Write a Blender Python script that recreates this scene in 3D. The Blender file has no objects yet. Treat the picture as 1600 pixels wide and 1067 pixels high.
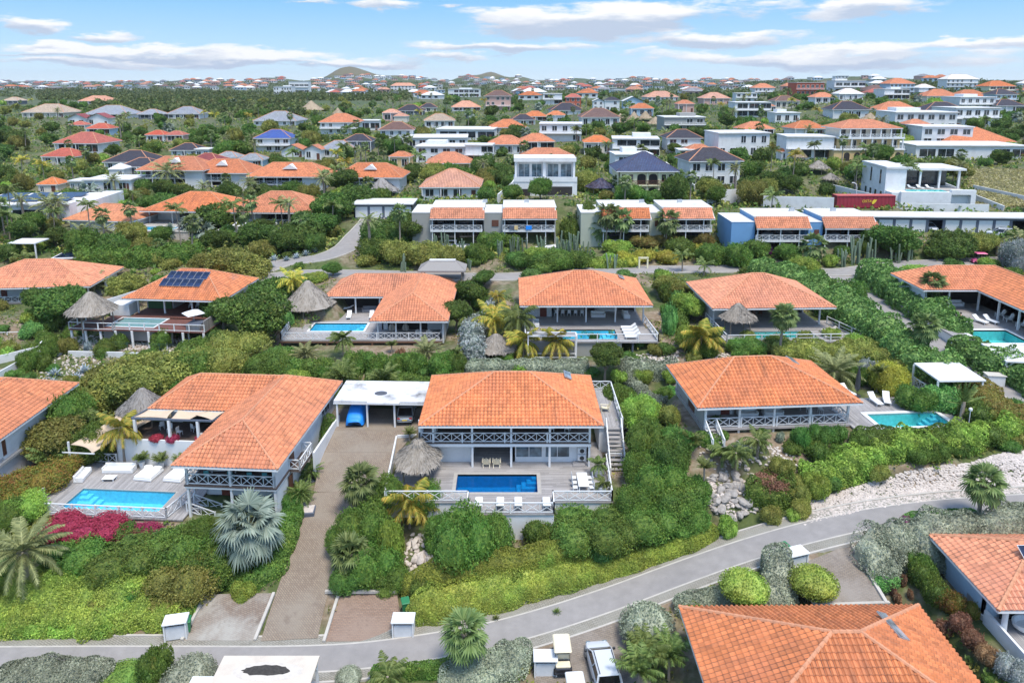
import bpy,math,random
import numpy as np
from math import sin,cos,pi,atan2,hypot,radians as R
rng=np.random.default_rng(11);random.seed(11)
SC=bpy.context.scene
COL=SC.collection

# ------------------------------------------------------------------ camera
F,XC,YC,CH=1118.0,800.0,349.0,41.0  # focal length and principal point in photo pixels
PT=math.atan(221.0/F);PS,PC=sin(PT),cos(PT)
cam=bpy.data.objects.new('camera',bpy.data.cameras.new('camera'));COL.objects.link(cam)
cam.location=(0,0,CH);cam.rotation_euler=(R(90)-PT,0,0)
cam.data.sensor_width=36;cam.data.lens=36*F/1600;cam.data.shift_y=-(533.5-YC)/1600
cam.data.clip_start=1;cam.data.clip_end=40000
SC.camera=cam
SC.view_settings.view_transform='Standard';SC.view_settings.look='None'
SC.view_settings.gamma=1;SC.view_settings.use_curve_mapping=False
SC.view_settings.exposure=EXPO=0.9
SC.cycles.max_bounces=6;SC.cycles.diffuse_bounces=2;SC.cycles.glossy_bounces=2
SC.cycles.transmission_bounces=2;SC.cycles.transparent_max_bounces=8
SC.cycles.use_denoising=True

# ------------------------------------------------------------------ sun and sky
SUN_EL,SUN_AZ=68.0,150.0  # azimuth clockwise from +Y: behind the camera, to its right
sun=bpy.data.objects.new('sun',bpy.data.lights.new('sun','SUN'));COL.objects.link(sun)
sun.data.energy=2.2;sun.data.angle=R(18);sun.data.color=(1,.93,.82)
sun.rotation_euler=(R(90-SUN_EL),0,R(180-SUN_AZ)+0)
W_=bpy.data.worlds.new('World');SC.world=W_;W_.use_nodes=True
wn,wl=W_.node_tree.nodes,W_.node_tree.links
wn.clear()
def N(nt,t,**kw):
    n=nt.new(t)
    for k,v in kw.items():
        if k.startswith('i_'):
            key=k[2:];key=int(key)if key.isdigit()else key.replace('_',' ')
            n.inputs[key].default_value=v
        else:setattr(n,k,v)
    return n
def mth(nt,lk,op,a,b=None,c=None):
    n=nt.new('ShaderNodeMath');n.operation=op
    for i,q in enumerate((a,b,c)):
        if q is None:continue
        if isinstance(q,(int,float)):n.inputs[i].default_value=q
        else:lk.new(q,n.inputs[i])
    return n.outputs[0]
def world():
    sky=N(wn,'ShaderNodeTexSky',sky_type='NISHITA',sun_disc=False,sun_elevation=R(SUN_EL),sun_rotation=R(SUN_AZ),
            altitude=0,air_density=1.15,dust_density=.35,ozone_density=2.4)
    tc=N(wn,'ShaderNodeTexCoord');sp=N(wn,'ShaderNodeSeparateXYZ');wl.new(tc.outputs['Generated'],sp.inputs[0])
    m=lambda op,a,b=None,c=None:mth(wn,wl,op,a,b,c)
    az=m('ARCTAN2',sp.outputs[0],sp.outputs[1]);el=m('ARCSINE',sp.outputs[2])
    # cloud layer in azimuth / elevation: long flat banks, broken by noise
    cb=N(wn,'ShaderNodeCombineXYZ');wl.new(m('MULTIPLY',az,9),cb.inputs[0]);wl.new(m('MULTIPLY',el,42),cb.inputs[1])
    nz=N(wn,'ShaderNodeTexNoise',i_Scale=1.0,i_Detail=9.0,i_Roughness=.6);wl.new(cb.outputs[0],nz.inputs['Vector'])
    cb2=N(wn,'ShaderNodeCombineXYZ');wl.new(m('MULTIPLY',az,2.2),cb2.inputs[0]);wl.new(m('MULTIPLY',el,17),cb2.inputs[1]);cb2.inputs[2].default_value=3.7
    nb=N(wn,'ShaderNodeTexNoise',i_Scale=1.0,i_Detail=4.0,i_Roughness=.5);wl.new(cb2.outputs[0],nb.inputs['Vector'])
    def px(x,y):
        cx,cy=(x-XC)/F,(y-YC)/F
        d=np.array([cx,PC-cy*PS,-PS-cy*PC]);d/=np.linalg.norm(d)
        return atan2(d[0],d[1]),math.asin(d[2])
    cw=N(wn,'ShaderNodeCombineXYZ');wl.new(m('MULTIPLY',az,6.5),cw.inputs[0]);wl.new(m('MULTIPLY',el,26),cw.inputs[1]);wz=N(wn,'ShaderNodeTexNoise',i_Scale=1.0,i_Detail=6.0,i_Roughness=.62);wl.new(cw.outputs[0],wz.inputs['Vector']);ws_=N(wn,'ShaderNodeSeparateColor');wl.new(wz.outputs['Color'],ws_.inputs[0])
    azw=m('ADD',az,m('MULTIPLY',m('SUBTRACT',ws_.outputs[0],.5),.22));elw=m('ADD',el,m('MULTIPLY',m('SUBTRACT',ws_.outputs[1],.5),.05))
    tot=None;und=None
    for(x,y,w,h,a)in CLOUDS:
        ca,ce=px(x,y);wa=abs(px(x+w,y)[0]-px(x-w,y)[0])/2;he=abs(px(x,y+h)[1]-px(x,y-h)[1])/2
        dx=m('DIVIDE',m('SUBTRACT',azw,ca),wa);dy=m('DIVIDE',m('SUBTRACT',elw,ce),he)
        v=m('MULTIPLY',m('MAXIMUM',m('SUBTRACT',1.0,m('SQRT',m('ADD',m('MULTIPLY',dx,dx),m('MULTIPLY',dy,dy)))),0.0),a)
        tot=v if tot is None else m('MAXIMUM',tot,v)
        u=m('MULTIPLY',v,dy);und=u if und is None else m('ADD',und,u)
    hi=m('MULTIPLY',m('MAXIMUM',m('SUBTRACT',nb.outputs[0],.5),0.0),m('MINIMUM',m('MULTIPLY',m('MAXIMUM',m('SUBTRACT',el,.14),0.0),8.0),1.6))
    f=m('ADD',m('ADD',tot,m('MULTIPLY',hi,1.6)),m('MULTIPLY',m('SUBTRACT',nz.outputs[0],.5),2.4))
    mask=N(wn,'ShaderNodeMapRange',interpolation_type='SMOOTHSTEP',i_1=.1,i_2=.62);wl.new(f,mask.inputs[0])
    mk=m('MULTIPLY',mask.outputs[0],m('MINIMUM',m('ADD',m('MULTIPLY',tot,3.0),m('MULTIPLY',hi,9.0)),1.0))
    sh=N(wn,'ShaderNodeMapRange',i_1=-.22,i_2=.16);wl.new(m('ADD',und,m('MULTIPLY',m('SUBTRACT',nz.outputs[0],.5),.5)),sh.inputs[0])
    cc=N(wn,'ShaderNodeMix',data_type='RGBA');wl.new(sh.outputs[0],cc.inputs[0])
    cc.inputs[6].default_value=(2.0,2.35,2.95,1);cc.inputs[7].default_value=(3.7,3.75,3.85,1)
    # clear blue band above the horizon, passing into the physical sky higher up
    gr=N(wn,'ShaderNodeValToRGB');wl.new(m('MULTIPLY',el,4.0),gr.inputs[0]);e=gr.color_ramp.elements;e.new(.25);e.new(.6)
    for k,(p,c)in enumerate(((0.0,(2.9,3.5,3.9)),(.14,(2.05,3.0,3.8)),(.42,(1.05,2.25,3.65)),(1.0,(.62,1.6,3.2)))):e[k].position=p;e[k].color=(*c,1)
    hz=N(wn,'ShaderNodeMapRange',i_1=.16,i_2=.5,i_3=1.0,i_4=.0);wl.new(el,hz.inputs[0])
    sk2=N(wn,'ShaderNodeMix',data_type='RGBA');wl.new(hz.outputs[0],sk2.inputs[0]);wl.new(sky.outputs[0],sk2.inputs[6]);wl.new(gr.outputs[0],sk2.inputs[7])
    mx=N(wn,'ShaderNodeMix',data_type='RGBA');wl.new(mk,mx.inputs[0]);wl.new(sk2.outputs[2],mx.inputs[6]);wl.new(cc.outputs[2],mx.inputs[7])
    bg=N(wn,'ShaderNodeBackground',i_Strength=.15);wl.new(mx.outputs[2],bg.inputs[0])
    out=N(wn,'ShaderNodeOutputWorld');wl.new(bg.outputs[0],out.inputs[0])
CLOUDS=[  # photo pixels: centre, half width, half height, density
    (900,34,230,36,1.4),(1110,62,200,20,1.25),(1010,18,250,26,1.2),(1350,18,140,24,1.2),(790,76,230,14,1.1),(690,92,90,11,.95),(560,100,200,8,.85),(60,84,200,9,.85),
    (1280,92,400,18,1.1),(1540,72,220,11,1.0),(1340,80,220,12,.9),(25,38,95,20,1.25),(170,52,95,13,1.0),(95,67,70,11,1.0),
    (190,78,260,14,1.1),(330,88,300,15,1.1),(470,96,280,11,.95),(110,97,220,12,.95),(620,4,80,10,.9),(490,1,80,6,.8),(960,86,120,9,.6),(705,10,40,7,.5)]
world()

# ------------------------------------------------------------------ photo pixel <-> world
def ray(px,py):
    x,y=(px-XC)/F,(py-YC)/F
    return np.array([x,PC-y*PS,-PS-y*PC])
def PX(px,py,z):
    d=ray(px,py);t=(z-CH)/d[2];return(d[0]*t,d[1]*t,z)
def PZ(px,py,zc):
    d=ray(px,py)*zc;return(d[0],d[1],CH+d[2])
def TOPX(p):
    h=p[2]-CH;zc=p[1]*PC-h*PS
    return XC+F*p[0]/zc,YC+F*(-p[1]*PS-h*PC)/zc

# ------------------------------------------------------------------ terrain
_c=[]
for q in[(-200,1030,0),(0,1030,0),(200,1030,0),(450,1030,0),(900,1030,0),(700,1000,.3),(900,955,1.5),(1100,880,3.2),(1300,823,4.6),
          (1500,790,5.8),(1700,780,7),(0,1120,-.5),(700,1120,-.5),(1100,1000,1),(1300,960,1.4),(1310,880,3.6),(1560,1000,3),(1500,900,3.4),(1250,940,2.2),(1300,1100,1),
          (100,900,1.2),(330,900,1.5),(480,900,.8),(720,890,1.4),(850,850,1.6),(600,860,1.2),(150,800,2.2),(60,760,2.3),(480,780,3.2),(570,720,4.2),(600,650,5.3),(990,800,3.6),(1010,700,5.5),(1150,770,5.2),
          (1200,700,7.2),(1450,720,7.2),(1600,720,7.8),(1060,660,7.5),(1380,640,8),(1570,640,8.5),(1500,570,8.8),(-100,700,3.5),(40,720,3),
          (250,600,4.8),(100,560,4.4),(250,545,4.6),(450,570,5),(600,560,5.2),(770,560,6.6),(900,560,6.8),(1000,580,7.2),(1060,520,8.2),(1200,545,8.2),(1400,500,9.3),
          (1100,420,9.8),(780,440,9.5),(560,430,9.6),(420,420,9.2),(-50,480,6),(200,430,8.3),(100,380,9.5),(300,380,9.6),(540,380,10.6),(580,345,12.6),
          (700,400,10.4),(900,400,10.4),(1250,410,10.4),(1450,400,10.6),(1600,400,10.8),(1800,400,11),(1330,430,10)]:
    _c.append(PX(*q))
for q in[(-250,350,150),(50,345,150),(250,352,150),(430,352,148),(580,340,149),(700,325,150),(850,306,150),(1000,310,155),(1200,330,150),(1440,350,140),(1650,348,145),(1450,318,162),(1600,300,170),
          (-250,272,200),(200,270,200),(600,277,200),(1000,262,200),(1310,253,200),(1700,255,200),(-300,215,280),(200,216,280),(600,216,280),(1000,205,280),(1400,197,280),(1850,200,280),
          (-400,182,400),(200,181,400),(600,179,400),(1000,172,400),(1400,161,400),(1950,162,400),(-400,158,700),(200,157,700),(600,154,700),(1000,148,700),(1400,140,700),(2000,142,700),
          (-400,141,1500),(300,140,1500),(900,137,1500),(1400,133,1500),(2000,136,1500),(-400,130,4000),(300,129,4000),(900,127,4000),(1400,127,4000),(2000,128,4000),(0,128.4,11000),(800,128,11000),(1600,128,11000)]:
    _c.append(PZ(*q))
CP=np.array(_c)
def _tk(x,y):
    d=np.maximum(y,5)+12
    return 3.2*x/d,3.2*np.log(d)
CA,CB=_tk(CP[:,0],CP[:,1])
HILLS=[(543,104,2500,68,130),(575,119.5,2500,150,260),(765,113,2700,62,110),(728,118,2600,46,100),(812,120,2700,60,100),(650,121,2600,90,160),(300,125,2300,180,260),(420,122,2000,110,200),(900,123,2400,90,260),(1000,121.5,2000,110,200),(1110,124,2400,120,260),(1240,124.5,1500,80,200),(1340,121.5,1300,90,200),(1460,124,900,90,160)]
HL=[]
ROADS=[]  # [polyline xyz array, half width]
PLOTS=[]  # cx, cy, hx, hy, yaw, z, falloff
PAVED=[]  # paved patches (corner points)
PITS=[]  # pool basins: cx, cy, hx, hy, yaw, z
def _base(x,y):
    a,b=_tk(x,y);num=np.zeros_like(a);den=np.zeros_like(a)
    for i in range(len(CP)):
        w=1.0/((a-CA[i])**2+(b-CB[i])**2+.004)**1.9
        num+=w*CP[i,2];den+=w
    z=num/den
    for(hx,hy,hh,sx,sy)in HL:
        z=z+hh*np.exp(-np.abs((x-hx)/sx)**1.7-np.abs((y-hy)/sy)**2)
    far=np.clip((y-500)/800,0,1)
    return z+far*2.2*(np.sin(x*.021+y*.004)+np.sin(x*.0083-y*.011+2)+.6*np.sin(x*.06+1.3*np.sin(y*.02)))
for(x,y,zc,sx,sy)in sorted(HILLS,key=lambda h:-h[3]):  # broad ridges first, the cones on top of them
    p=PZ(x,y,zc);HL.append((p[0],p[1],max(p[2]-float(_base(np.array([p[0]]),np.array([p[1]]))[0]),0),sx,sy))
def _rect(x,y,cx,cy,hx,hy,yaw):
    c,s=cos(yaw),sin(yaw);dx,dy=x-cx,y-cy
    u,v=np.abs(dx*c+dy*s)-hx,np.abs(-dx*s+dy*c)-hy
    return np.hypot(np.maximum(u,0),np.maximum(v,0))+np.minimum(np.maximum(u,v),0)
def seg_near(x,y,pl):
    best=np.full(x.shape,1e9);zz=np.zeros(x.shape)
    for i in range(len(pl)-1):
        ax,ay,az=pl[i];bx,by,bz=pl[i+1]
        L2=(bx-ax)**2+(by-ay)**2
        t=np.clip(((x-ax)*(bx-ax)+(y-ay)*(by-ay))/L2,0,1)
        d=np.hypot(x-ax-t*(bx-ax),y-ay-t*(by-ay))
        m=d<best;best=np.where(m,d,best);zz=np.where(m,az+t*(bz-az),zz)
    return best,zz
def sm(t):t=np.clip(t,0,1);return t*t*(3-2*t)
def TZ(x,y,pits=True):
    x=np.asarray(x,float);y=np.asarray(y,float);sh=x.shape;x=x.ravel();y=y.ravel()
    z=_base(x,y)
    near=y<190
    if near.any():
        xn,yn,zn=x[near],y[near],z[near]
        for(cx,cy,hx,hy,yaw,pz,fall)in PLOTS:
            d=_rect(xn,yn,cx,cy,hx,hy,yaw);w=1-sm(d/fall);zn=zn*(1-w)+pz*w
        for(pl,hw)in ROADS:
            d,rz=seg_near(xn,yn,pl);w=1-sm((d-hw-.5)/2.2);zn=zn*(1-w)+(rz-.08)*w
        for P in PAVED:
            i=np.where((np.abs(xn-P[0][0])<16)&(np.abs(yn-P[0][1])<16))[0]
            if len(i):
                A=np.array(P);c=A.mean(0);n_=np.linalg.svd(A-c)[2][2];n_=n_/n_[2]
                e=A[:,:2]*1.0;e=c[:2]+(e-c[:2])*1.06;inn=np.zeros(len(i),bool)
                for q in range(len(e)):
                    (x0,y0),(x1,y1)=e[q],e[q-1];cr=(y0>yn[i])!=(y1>yn[i]);inn^=cr&(xn[i]<(x1-x0)*(yn[i]-y0)/(y1-y0+1e-12)+x0)
                j=i[inn];zn[j]=np.minimum(zn[j],c[2]-((xn[j]-c[0])*n_[0]+(yn[j]-c[1])*n_[1])-.1)
        if pits:
            for(cx,cy,hx,hy,yaw,pz)in PITS:
                d=_rect(xn,yn,cx,cy,hx,hy,yaw);zn=np.where(d<.9,np.minimum(zn,pz),zn)
        z[near]=zn
    return z.reshape(sh)
GRID=None
def make_grid():
    global GRID
    ly=np.linspace(np.log(20),np.log(9500),620);u=np.linspace(-1,1,360);D,U=np.meshgrid(np.exp(ly),u,indexing='ij');GRID=(ly,u,TZ(U*(D*.95+24),D,False))
def TF(x,y):
    if GRID is None:return TZ(x,y,False)
    ly,u,Z=GRID;y=np.maximum(y,20.1);a=np.clip((np.log(y)-ly[0])/(ly[1]-ly[0]),0,len(ly)-1.001);b=np.clip((x/(y*.95+24)+1)/(u[1]-u[0]),0,len(u)-1.001);i,j=a.astype(int),b.astype(int);a,b=a-i,b-j
    return(Z[i,j]*(1-b)+Z[i,j+1]*b)*(1-a)+(Z[i+1,j]*(1-b)+Z[i+1,j+1]*b)*a
def tz(x,y):return float(TF(np.array([x]),np.array([y]))[0])
_T=np.exp(np.linspace(np.log(24),np.log(9000),150))
def G(px,py,up=0.0):
    """the point of the terrain seen at a photo pixel"""
    d=ray(px,py);lo=None
    zs=TF(d[0]*_T,d[1]*_T)+up-(CH+d[2]*_T)
    k=np.argmax(zs>0)
    if zs[k]<=0:k=len(_T)-1
    t2=np.linspace(_T[max(k-2,0)],_T[k],40);zs=TF(d[0]*t2,d[1]*t2)+up-(CH+d[2]*t2);k=max(int(np.argmax(zs>0)),1)if(zs>0).any()else len(t2)-1
    a,b=t2[k-1],t2[k];za,zb=zs[k-1],zs[k]
    t=a+(b-a)*(0 if zb==za else min(max(-za/(zb-za),0),1))
    return(d[0]*t,d[1]*t,CH+d[2]*t-up)

# ------------------------------------------------------------------ mesh builder and object helpers
class MB:
    def __init__(s):s.v=[];s.f=[];s.m=[];s.uv={}
    def add(s,vs,fs,m=0):
        o=len(s.v);s.v.extend([tuple(q)for q in vs])
        for f in fs:s.f.append(tuple(o+i for i in f));s.m.append(m)
        return s
    def box(s,x0,y0,z0,x1,y1,z1,m=0):
        return s.add([(x0,y0,z0),(x1,y0,z0),(x1,y1,z0),(x0,y1,z0),(x0,y0,z1),(x1,y0,z1),(x1,y1,z1),(x0,y1,z1)],
                     [(3,2,1,0),(4,5,6,7),(0,1,5,4),(1,2,6,5),(2,3,7,6),(3,0,4,7)],m)
    def cbox(s,x,y,z,w,d,h,m=0):return s.box(x-w/2,y-d/2,z,x+w/2,y+d/2,z+h,m)
    def rbox(s,x0,y0,z0,x1,y1,z1,r=.05,m=0):  # box with chamfered top and upright edges
        p=lambda i:[(x0+i+r,y0+i),(x1-i-r,y0+i),(x1-i,y0+i+r),(x1-i,y1-i-r),(x1-i-r,y1-i),(x0+i+r,y1-i),(x0+i,y1-i-r),(x0+i,y0+i+r)]
        vs=[(a,b,z0)for a,b in p(0)]+[(a,b,z1-r)for a,b in p(0)]+[(a,b,z1)for a,b in p(r)]
        fs=[tuple(range(7,-1,-1)),tuple(range(16,24))]
        for k in(0,8):fs+=[(k+i,k+(i+1)%8,k+8+(i+1)%8,k+8+i)for i in range(8)]
        return s.add(vs,fs,m)
    def bar(s,p,q,w,h=None,m=0):
        p,q=np.array(p,float),np.array(q,float);h=h or w;d=q-p;L=np.linalg.norm(d);d/=max(L,1e-9)
        up=np.array([0,0,1.])if abs(d[2])<.95 else np.array([1.,0,0])
        a=np.cross(d,up);a/=np.linalg.norm(a);b=np.cross(a,d);a*=w/2;b*=h/2
        return s.add([p-a-b,p+a-b,p+a+b,p-a+b,q-a-b,q+a-b,q+a+b,q-a+b],
                     [(0,1,2,3),(7,6,5,4),(4,5,1,0),(5,6,2,1),(6,7,3,2),(7,4,0,3)],m)
    def tube(s,pts,rad,n=6,m=0,cap=True):
        pts=[np.array(p,float)for p in pts];rad=[rad]*len(pts)if isinstance(rad,(int,float))else rad
        vs=[];K=len(pts)
        for i,p in enumerate(pts):
            d=pts[min(i+1,K-1)]-pts[max(i-1,0)];d=d/max(np.linalg.norm(d),1e-9)
            up=np.array([0,0,1.])if abs(d[2])<.9 else np.array([0,1.,0])
            a=np.cross(d,up);a/=np.linalg.norm(a);b=np.cross(a,d)
            for j in range(n):vs.append(p+rad[i]*(a*cos(2*pi*j/n)+b*sin(2*pi*j/n)))
        fs=[(i*n+(j+1)%n,i*n+j,(i+1)*n+j,(i+1)*n+(j+1)%n)for i in range(K-1)for j in range(n)]
        if cap:fs+=[tuple(range(n)),tuple(range(K*n-1,(K-1)*n-1,-1))]
        return s.add(vs,fs,m)
    def lathe(s,prof,n=16,x=0,y=0,m=0,sx=1,sy=1):
        vs=[(x+r*sx*cos(2*pi*j/n),y+r*sy*sin(2*pi*j/n),z)for r,z in prof for j in range(n)]
        K=len(prof);fs=[(i*n+j,i*n+(j+1)%n,(i+1)*n+(j+1)%n,(i+1)*n+j)for i in range(K-1)for j in range(n)]
        fs+=[tuple(range(n-1,-1,-1)),tuple(range((K-1)*n,K*n))]
        return s.add(vs,fs,m)
    def prism(s,pts,z0,z1,m=0):
        n=len(pts);vs=[(p[0],p[1],z0)for p in pts]+[(p[0],p[1],z1)for p in pts]
        return s.add(vs,[tuple(range(n-1,-1,-1)),tuple(range(n,2*n))]+[(i,(i+1)%n,n+(i+1)%n,n+i)for i in range(n)],m)
    def sheet(s,pts,m=0):return s.add(pts,[tuple(range(len(pts)))],m)
    def build(s,name,mats,parent=None,smooth=False):
        me=bpy.data.meshes.new(name);me.from_pydata(s.v,[],s.f)
        for q in(mats if isinstance(mats,(list,tuple))else[mats]):me.materials.append(q)
        if any(s.m):me.polygons.foreach_set('material_index',s.m)
        if smooth:me.polygons.foreach_set('use_smooth',[True]*len(s.f))
        me.update()
        return link(name,me,parent)
def link(name,me,parent=None):
    o=bpy.data.objects.new(name,me);COL.objects.link(o)
    if parent is not None:o.parent=parent;KIDS.setdefault(parent.name,[]).append(o)
    return o
KIDS={}
def npmesh(name,v,f,mats,uv=None,smooth=False):
    """mesh from numpy arrays: v (n,3), f (k,3 or 4)"""
    me=bpy.data.meshes.new(name);v=np.asarray(v,np.float32);f=np.asarray(f,np.int32);k,c=f.shape
    me.vertices.add(len(v));me.vertices.foreach_set('co',v.ravel())
    me.loops.add(k*c);me.loops.foreach_set('vertex_index',f.ravel())
    me.polygons.add(k);me.polygons.foreach_set('loop_start',np.arange(k,dtype=np.int32)*c)
    try:me.polygons.foreach_set('loop_total',np.full(k,c,np.int32))
    except Exception:pass
    if uv is not None:
        l=me.uv_layers.new(name='UVMap');l.data.foreach_set('uv',np.asarray(uv,np.float32)[f.ravel()].ravel())
    me.polygons.foreach_set('use_smooth',np.full(k,smooth,bool))
    for q in(mats if isinstance(mats,(list,tuple))else[mats]):me.materials.append(q)
    me.update(calc_edges=True);me.validate()
    return me
def tag(o,label,cat,group=None,kind=None):
    if label:o['label']=label
    if cat:o['category']=cat
    if group:o['group']=group
    if kind:o['kind']=kind
    return o
def thing(name,label,cat,loc=(0,0,0),rz=0.0,group=None):
    o=bpy.data.objects.new(name,None);COL.objects.link(o);o.empty_display_size=.3
    o.location=loc;o.rotation_euler=(0,0,rz)
    return tag(o,label,cat,group)
def dup(root,loc,rz=0.0,sc=1.0,label=None,group=None):
    def cp(o,par):
        c=o.copy();COL.objects.link(c)
        if par is not None:c.parent=par;KIDS.setdefault(par.name,[]).append(c)
        for ch in KIDS.get(o.name,[]):cp(ch,c)
        return c
    r=cp(root,None);r.location=loc;r.rotation_euler=(0,0,rz);r.scale=(sc,sc,sc)if isinstance(sc,(int,float))else sc
    if label:r['label']=label
    if group:r['group']=group
    return r

# ------------------------------------------------------------------ materials (all procedural)
MATS={}
def _new(name):
    m=bpy.data.materials.new(name);m.use_nodes=True;nt=m.node_tree
    return m,nt.nodes,nt.links,nt.nodes['Principled BSDF']
def coords(n,l,kind='Object',scale=None,rot=None):
    tc=n.new('ShaderNodeTexCoord')
    if scale is None and rot is None:return tc.outputs[kind]
    mp=n.new('ShaderNodeMapping');l.new(tc.outputs[kind],mp.inputs[0])
    if scale:mp.inputs['Scale'].default_value=scale
    if rot:mp.inputs['Rotation'].default_value=rot
    return mp.outputs[0]
def mixc(n,l,fac,a,b,blend='MIX'):
    x=n.new('ShaderNodeMix');x.data_type='RGBA';x.blend_type=blend
    for i,q in((0,fac),(6,a),(7,b)):
        if isinstance(q,(int,float)):x.inputs[i].default_value=q
        elif isinstance(q,tuple):x.inputs[i].default_value=(*q[:3],1)
        else:l.new(q,x.inputs[i])
    return x.outputs[2]
def ramp(n,l,fac,stops):
    r=n.new('ShaderNodeValToRGB');e=r.color_ramp.elements
    while len(e)<len(stops):e.new(.5)
    for k,(p,c)in enumerate(stops):e[k].position=p;e[k].color=(*c,1)
    l.new(fac,r.inputs[0]);return r.outputs[0]
def noise(n,l,vec,sc,det=4,rough=.55):
    x=N(n,'ShaderNodeTexNoise',i_Scale=sc,i_Detail=float(det),i_Roughness=rough);l.new(vec,x.inputs['Vector']);return x.outputs[0]
def bump(n,l,b,h,strength,dist=.02):
    x=N(n,'ShaderNodeBump',i_Strength=strength,i_Distance=dist);l.new(h,x.inputs['Height']);l.new(x.outputs[0],b.inputs['Normal'])
def surf(name,col,rough=.7,var=.12,scale=1.5,bmp=0.,bsc=12.,dirt=None,dirt_amt=.4,dirt_sc=.35,metal=0.,spec=None,kind='Object'):
    """painted, plastered or plain surface: colour with soft mottling, optional stains and fine relief"""
    if name in MATS:return MATS[name]
    m,n,l,b=_new(name);v=coords(n,l,kind)
    z=noise(n,l,v,scale,5)
    c=ramp(n,l,z,[(.25,tuple(q*(1-var)for q in col)),(.75,tuple(min(q*(1+var),.95)for q in col))])
    if dirt is not None:
        d=noise(n,l,v,dirt_sc,8,.65)
        mr=N(n,'ShaderNodeMapRange',i_1=.5,i_2=.72,i_4=dirt_amt);l.new(d,mr.inputs[0])
        c=mixc(n,l,mr.outputs[0],c,dirt)
    l.new(c,b.inputs['Base Color']);b.inputs['Roughness'].default_value=rough;b.inputs['Metallic'].default_value=metal
    if spec is not None:b.inputs['Specular IOR Level'].default_value=spec
    if bmp:bump(n,l,b,noise(n,l,v,bsc,4),bmp)
    MATS[name]=m;return m
def tile(name,col,dark=.35,relief=True,streak=.5,grime_shade=.75):
    """clay roof tiles; UV counts tiles along the eave and courses up the slope"""
    if name in MATS:return MATS[name]
    m,n,l,b=_new(name)
    tc=n.new('ShaderNodeTexCoord');uv=tc.outputs['UV'];oi=n.new('ShaderNodeObjectInfo');od=N(n,'ShaderNodeVectorMath',operation='ADD');l.new(tc.outputs['Object'],od.inputs[0]);sc_=N(n,'ShaderNodeVectorMath',operation='SCALE');sc_.inputs[0].default_value=(310,170,90);l.new(oi.outputs['Random'],sc_.inputs['Scale']);l.new(sc_.outputs[0],od.inputs[1]);ob=od.outputs[0];uo=N(n,'ShaderNodeVectorMath',operation='ADD');l.new(uv,uo.inputs[0]);l.new(sc_.outputs[0],uo.inputs[1])
    fl=N(n,'ShaderNodeVectorMath',operation='FLOOR');l.new(uv,fl.inputs[0])
    wn_=n.new('ShaderNodeTexWhiteNoise');wn_.noise_dimensions='2D';l.new(fl.outputs[0],wn_.inputs['Vector'])
    c=ramp(n,l,wn_.outputs[0],[(0,tuple(q*.78 for q in col)),(.45,col),(1,tuple(min(1,q*1.17+.01)for q in col))])
    big=noise(n,l,ob,.22,6,.65)
    c=mixc(n,l,mth(n,l,'MULTIPLY',mth(n,l,'MAXIMUM',mth(n,l,'SUBTRACT',big,.42),0.0),2.2),c,(col[0]*.8,col[1]*.82,col[2]*1.05))
    # dark lichen streaks that run down the slope
    mp=n.new('ShaderNodeMapping');l.new(uo.outputs[0],mp.inputs[0]);mp.inputs['Scale'].default_value=(.55,.09,1)
    st=noise(n,l,mp.outputs[0],1.0,6,.7);mr=N(n,'ShaderNodeMapRange',i_1=.56,i_2=.74,i_4=streak);l.new(st,mr.inputs[0])
    c=mixc(n,l,mr.outputs[0],c,(.07,.045,.035))
    pt=noise(n,l,uo.outputs[0],.9,3,.6);mr2=N(n,'ShaderNodeMapRange',i_1=.6,i_2=.72,i_4=dark);l.new(pt,mr2.inputs[0])
    c=mixc(n,l,mr2.outputs[0],c,(.12,.06,.04))
    # dirt and painted-in shade darken the tile channels and each course's lower edge
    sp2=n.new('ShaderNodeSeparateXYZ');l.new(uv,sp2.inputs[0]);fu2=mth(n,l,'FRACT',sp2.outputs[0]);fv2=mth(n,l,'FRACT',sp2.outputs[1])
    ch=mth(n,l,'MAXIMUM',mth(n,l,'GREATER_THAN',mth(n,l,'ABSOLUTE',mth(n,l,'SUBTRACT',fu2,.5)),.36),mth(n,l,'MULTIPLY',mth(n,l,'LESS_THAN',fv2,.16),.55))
    gn=noise(n,l,ob,.5,5,.65);mr3=N(n,'ShaderNodeMapRange',i_1=.3,i_2=.68,i_3=.12,i_4=grime_shade);l.new(gn,mr3.inputs[0]);c=mixc(n,l,mth(n,l,'MULTIPLY',ch,mr3.outputs[0]),c,(.1,.05,.035))
    if relief:  # far roofs: the pan-tile relief as bump
        sp=n.new('ShaderNodeSeparateXYZ');l.new(uv,sp.inputs[0])
        fu=mth(n,l,'SINE',mth(n,l,'MULTIPLY',sp.outputs[0],2*pi));fv=mth(n,l,'FRACT',sp.outputs[1])
        bump(n,l,b,mth(n,l,'SUBTRACT',mth(n,l,'MULTIPLY',fu,.5),fv),.8,.06)
    hv=N(n,'ShaderNodeHueSaturation');l.new(c,hv.inputs['Color']);l.new(mth(n,l,'ADD',.86,mth(n,l,'MULTIPLY',oi.outputs['Random'],.22)),hv.inputs['Value']);l.new(mth(n,l,'ADD',.9,mth(n,l,'MULTIPLY',mth(n,l,'FRACT',mth(n,l,'MULTIPLY',oi.outputs['Random'],7.3)),.16)),hv.inputs['Saturation']);l.new(mth(n,l,'SUBTRACT',.64,mth(n,l,'MULTIPLY',mth(n,l,'FRACT',mth(n,l,'MULTIPLY',oi.outputs['Random'],3.7)),.16)),mr.inputs[1])
    l.new(hv.outputs[0],b.inputs['Base Color']);b.inputs['Roughness'].default_value=.75
    MATS[name]=m;return m
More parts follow.
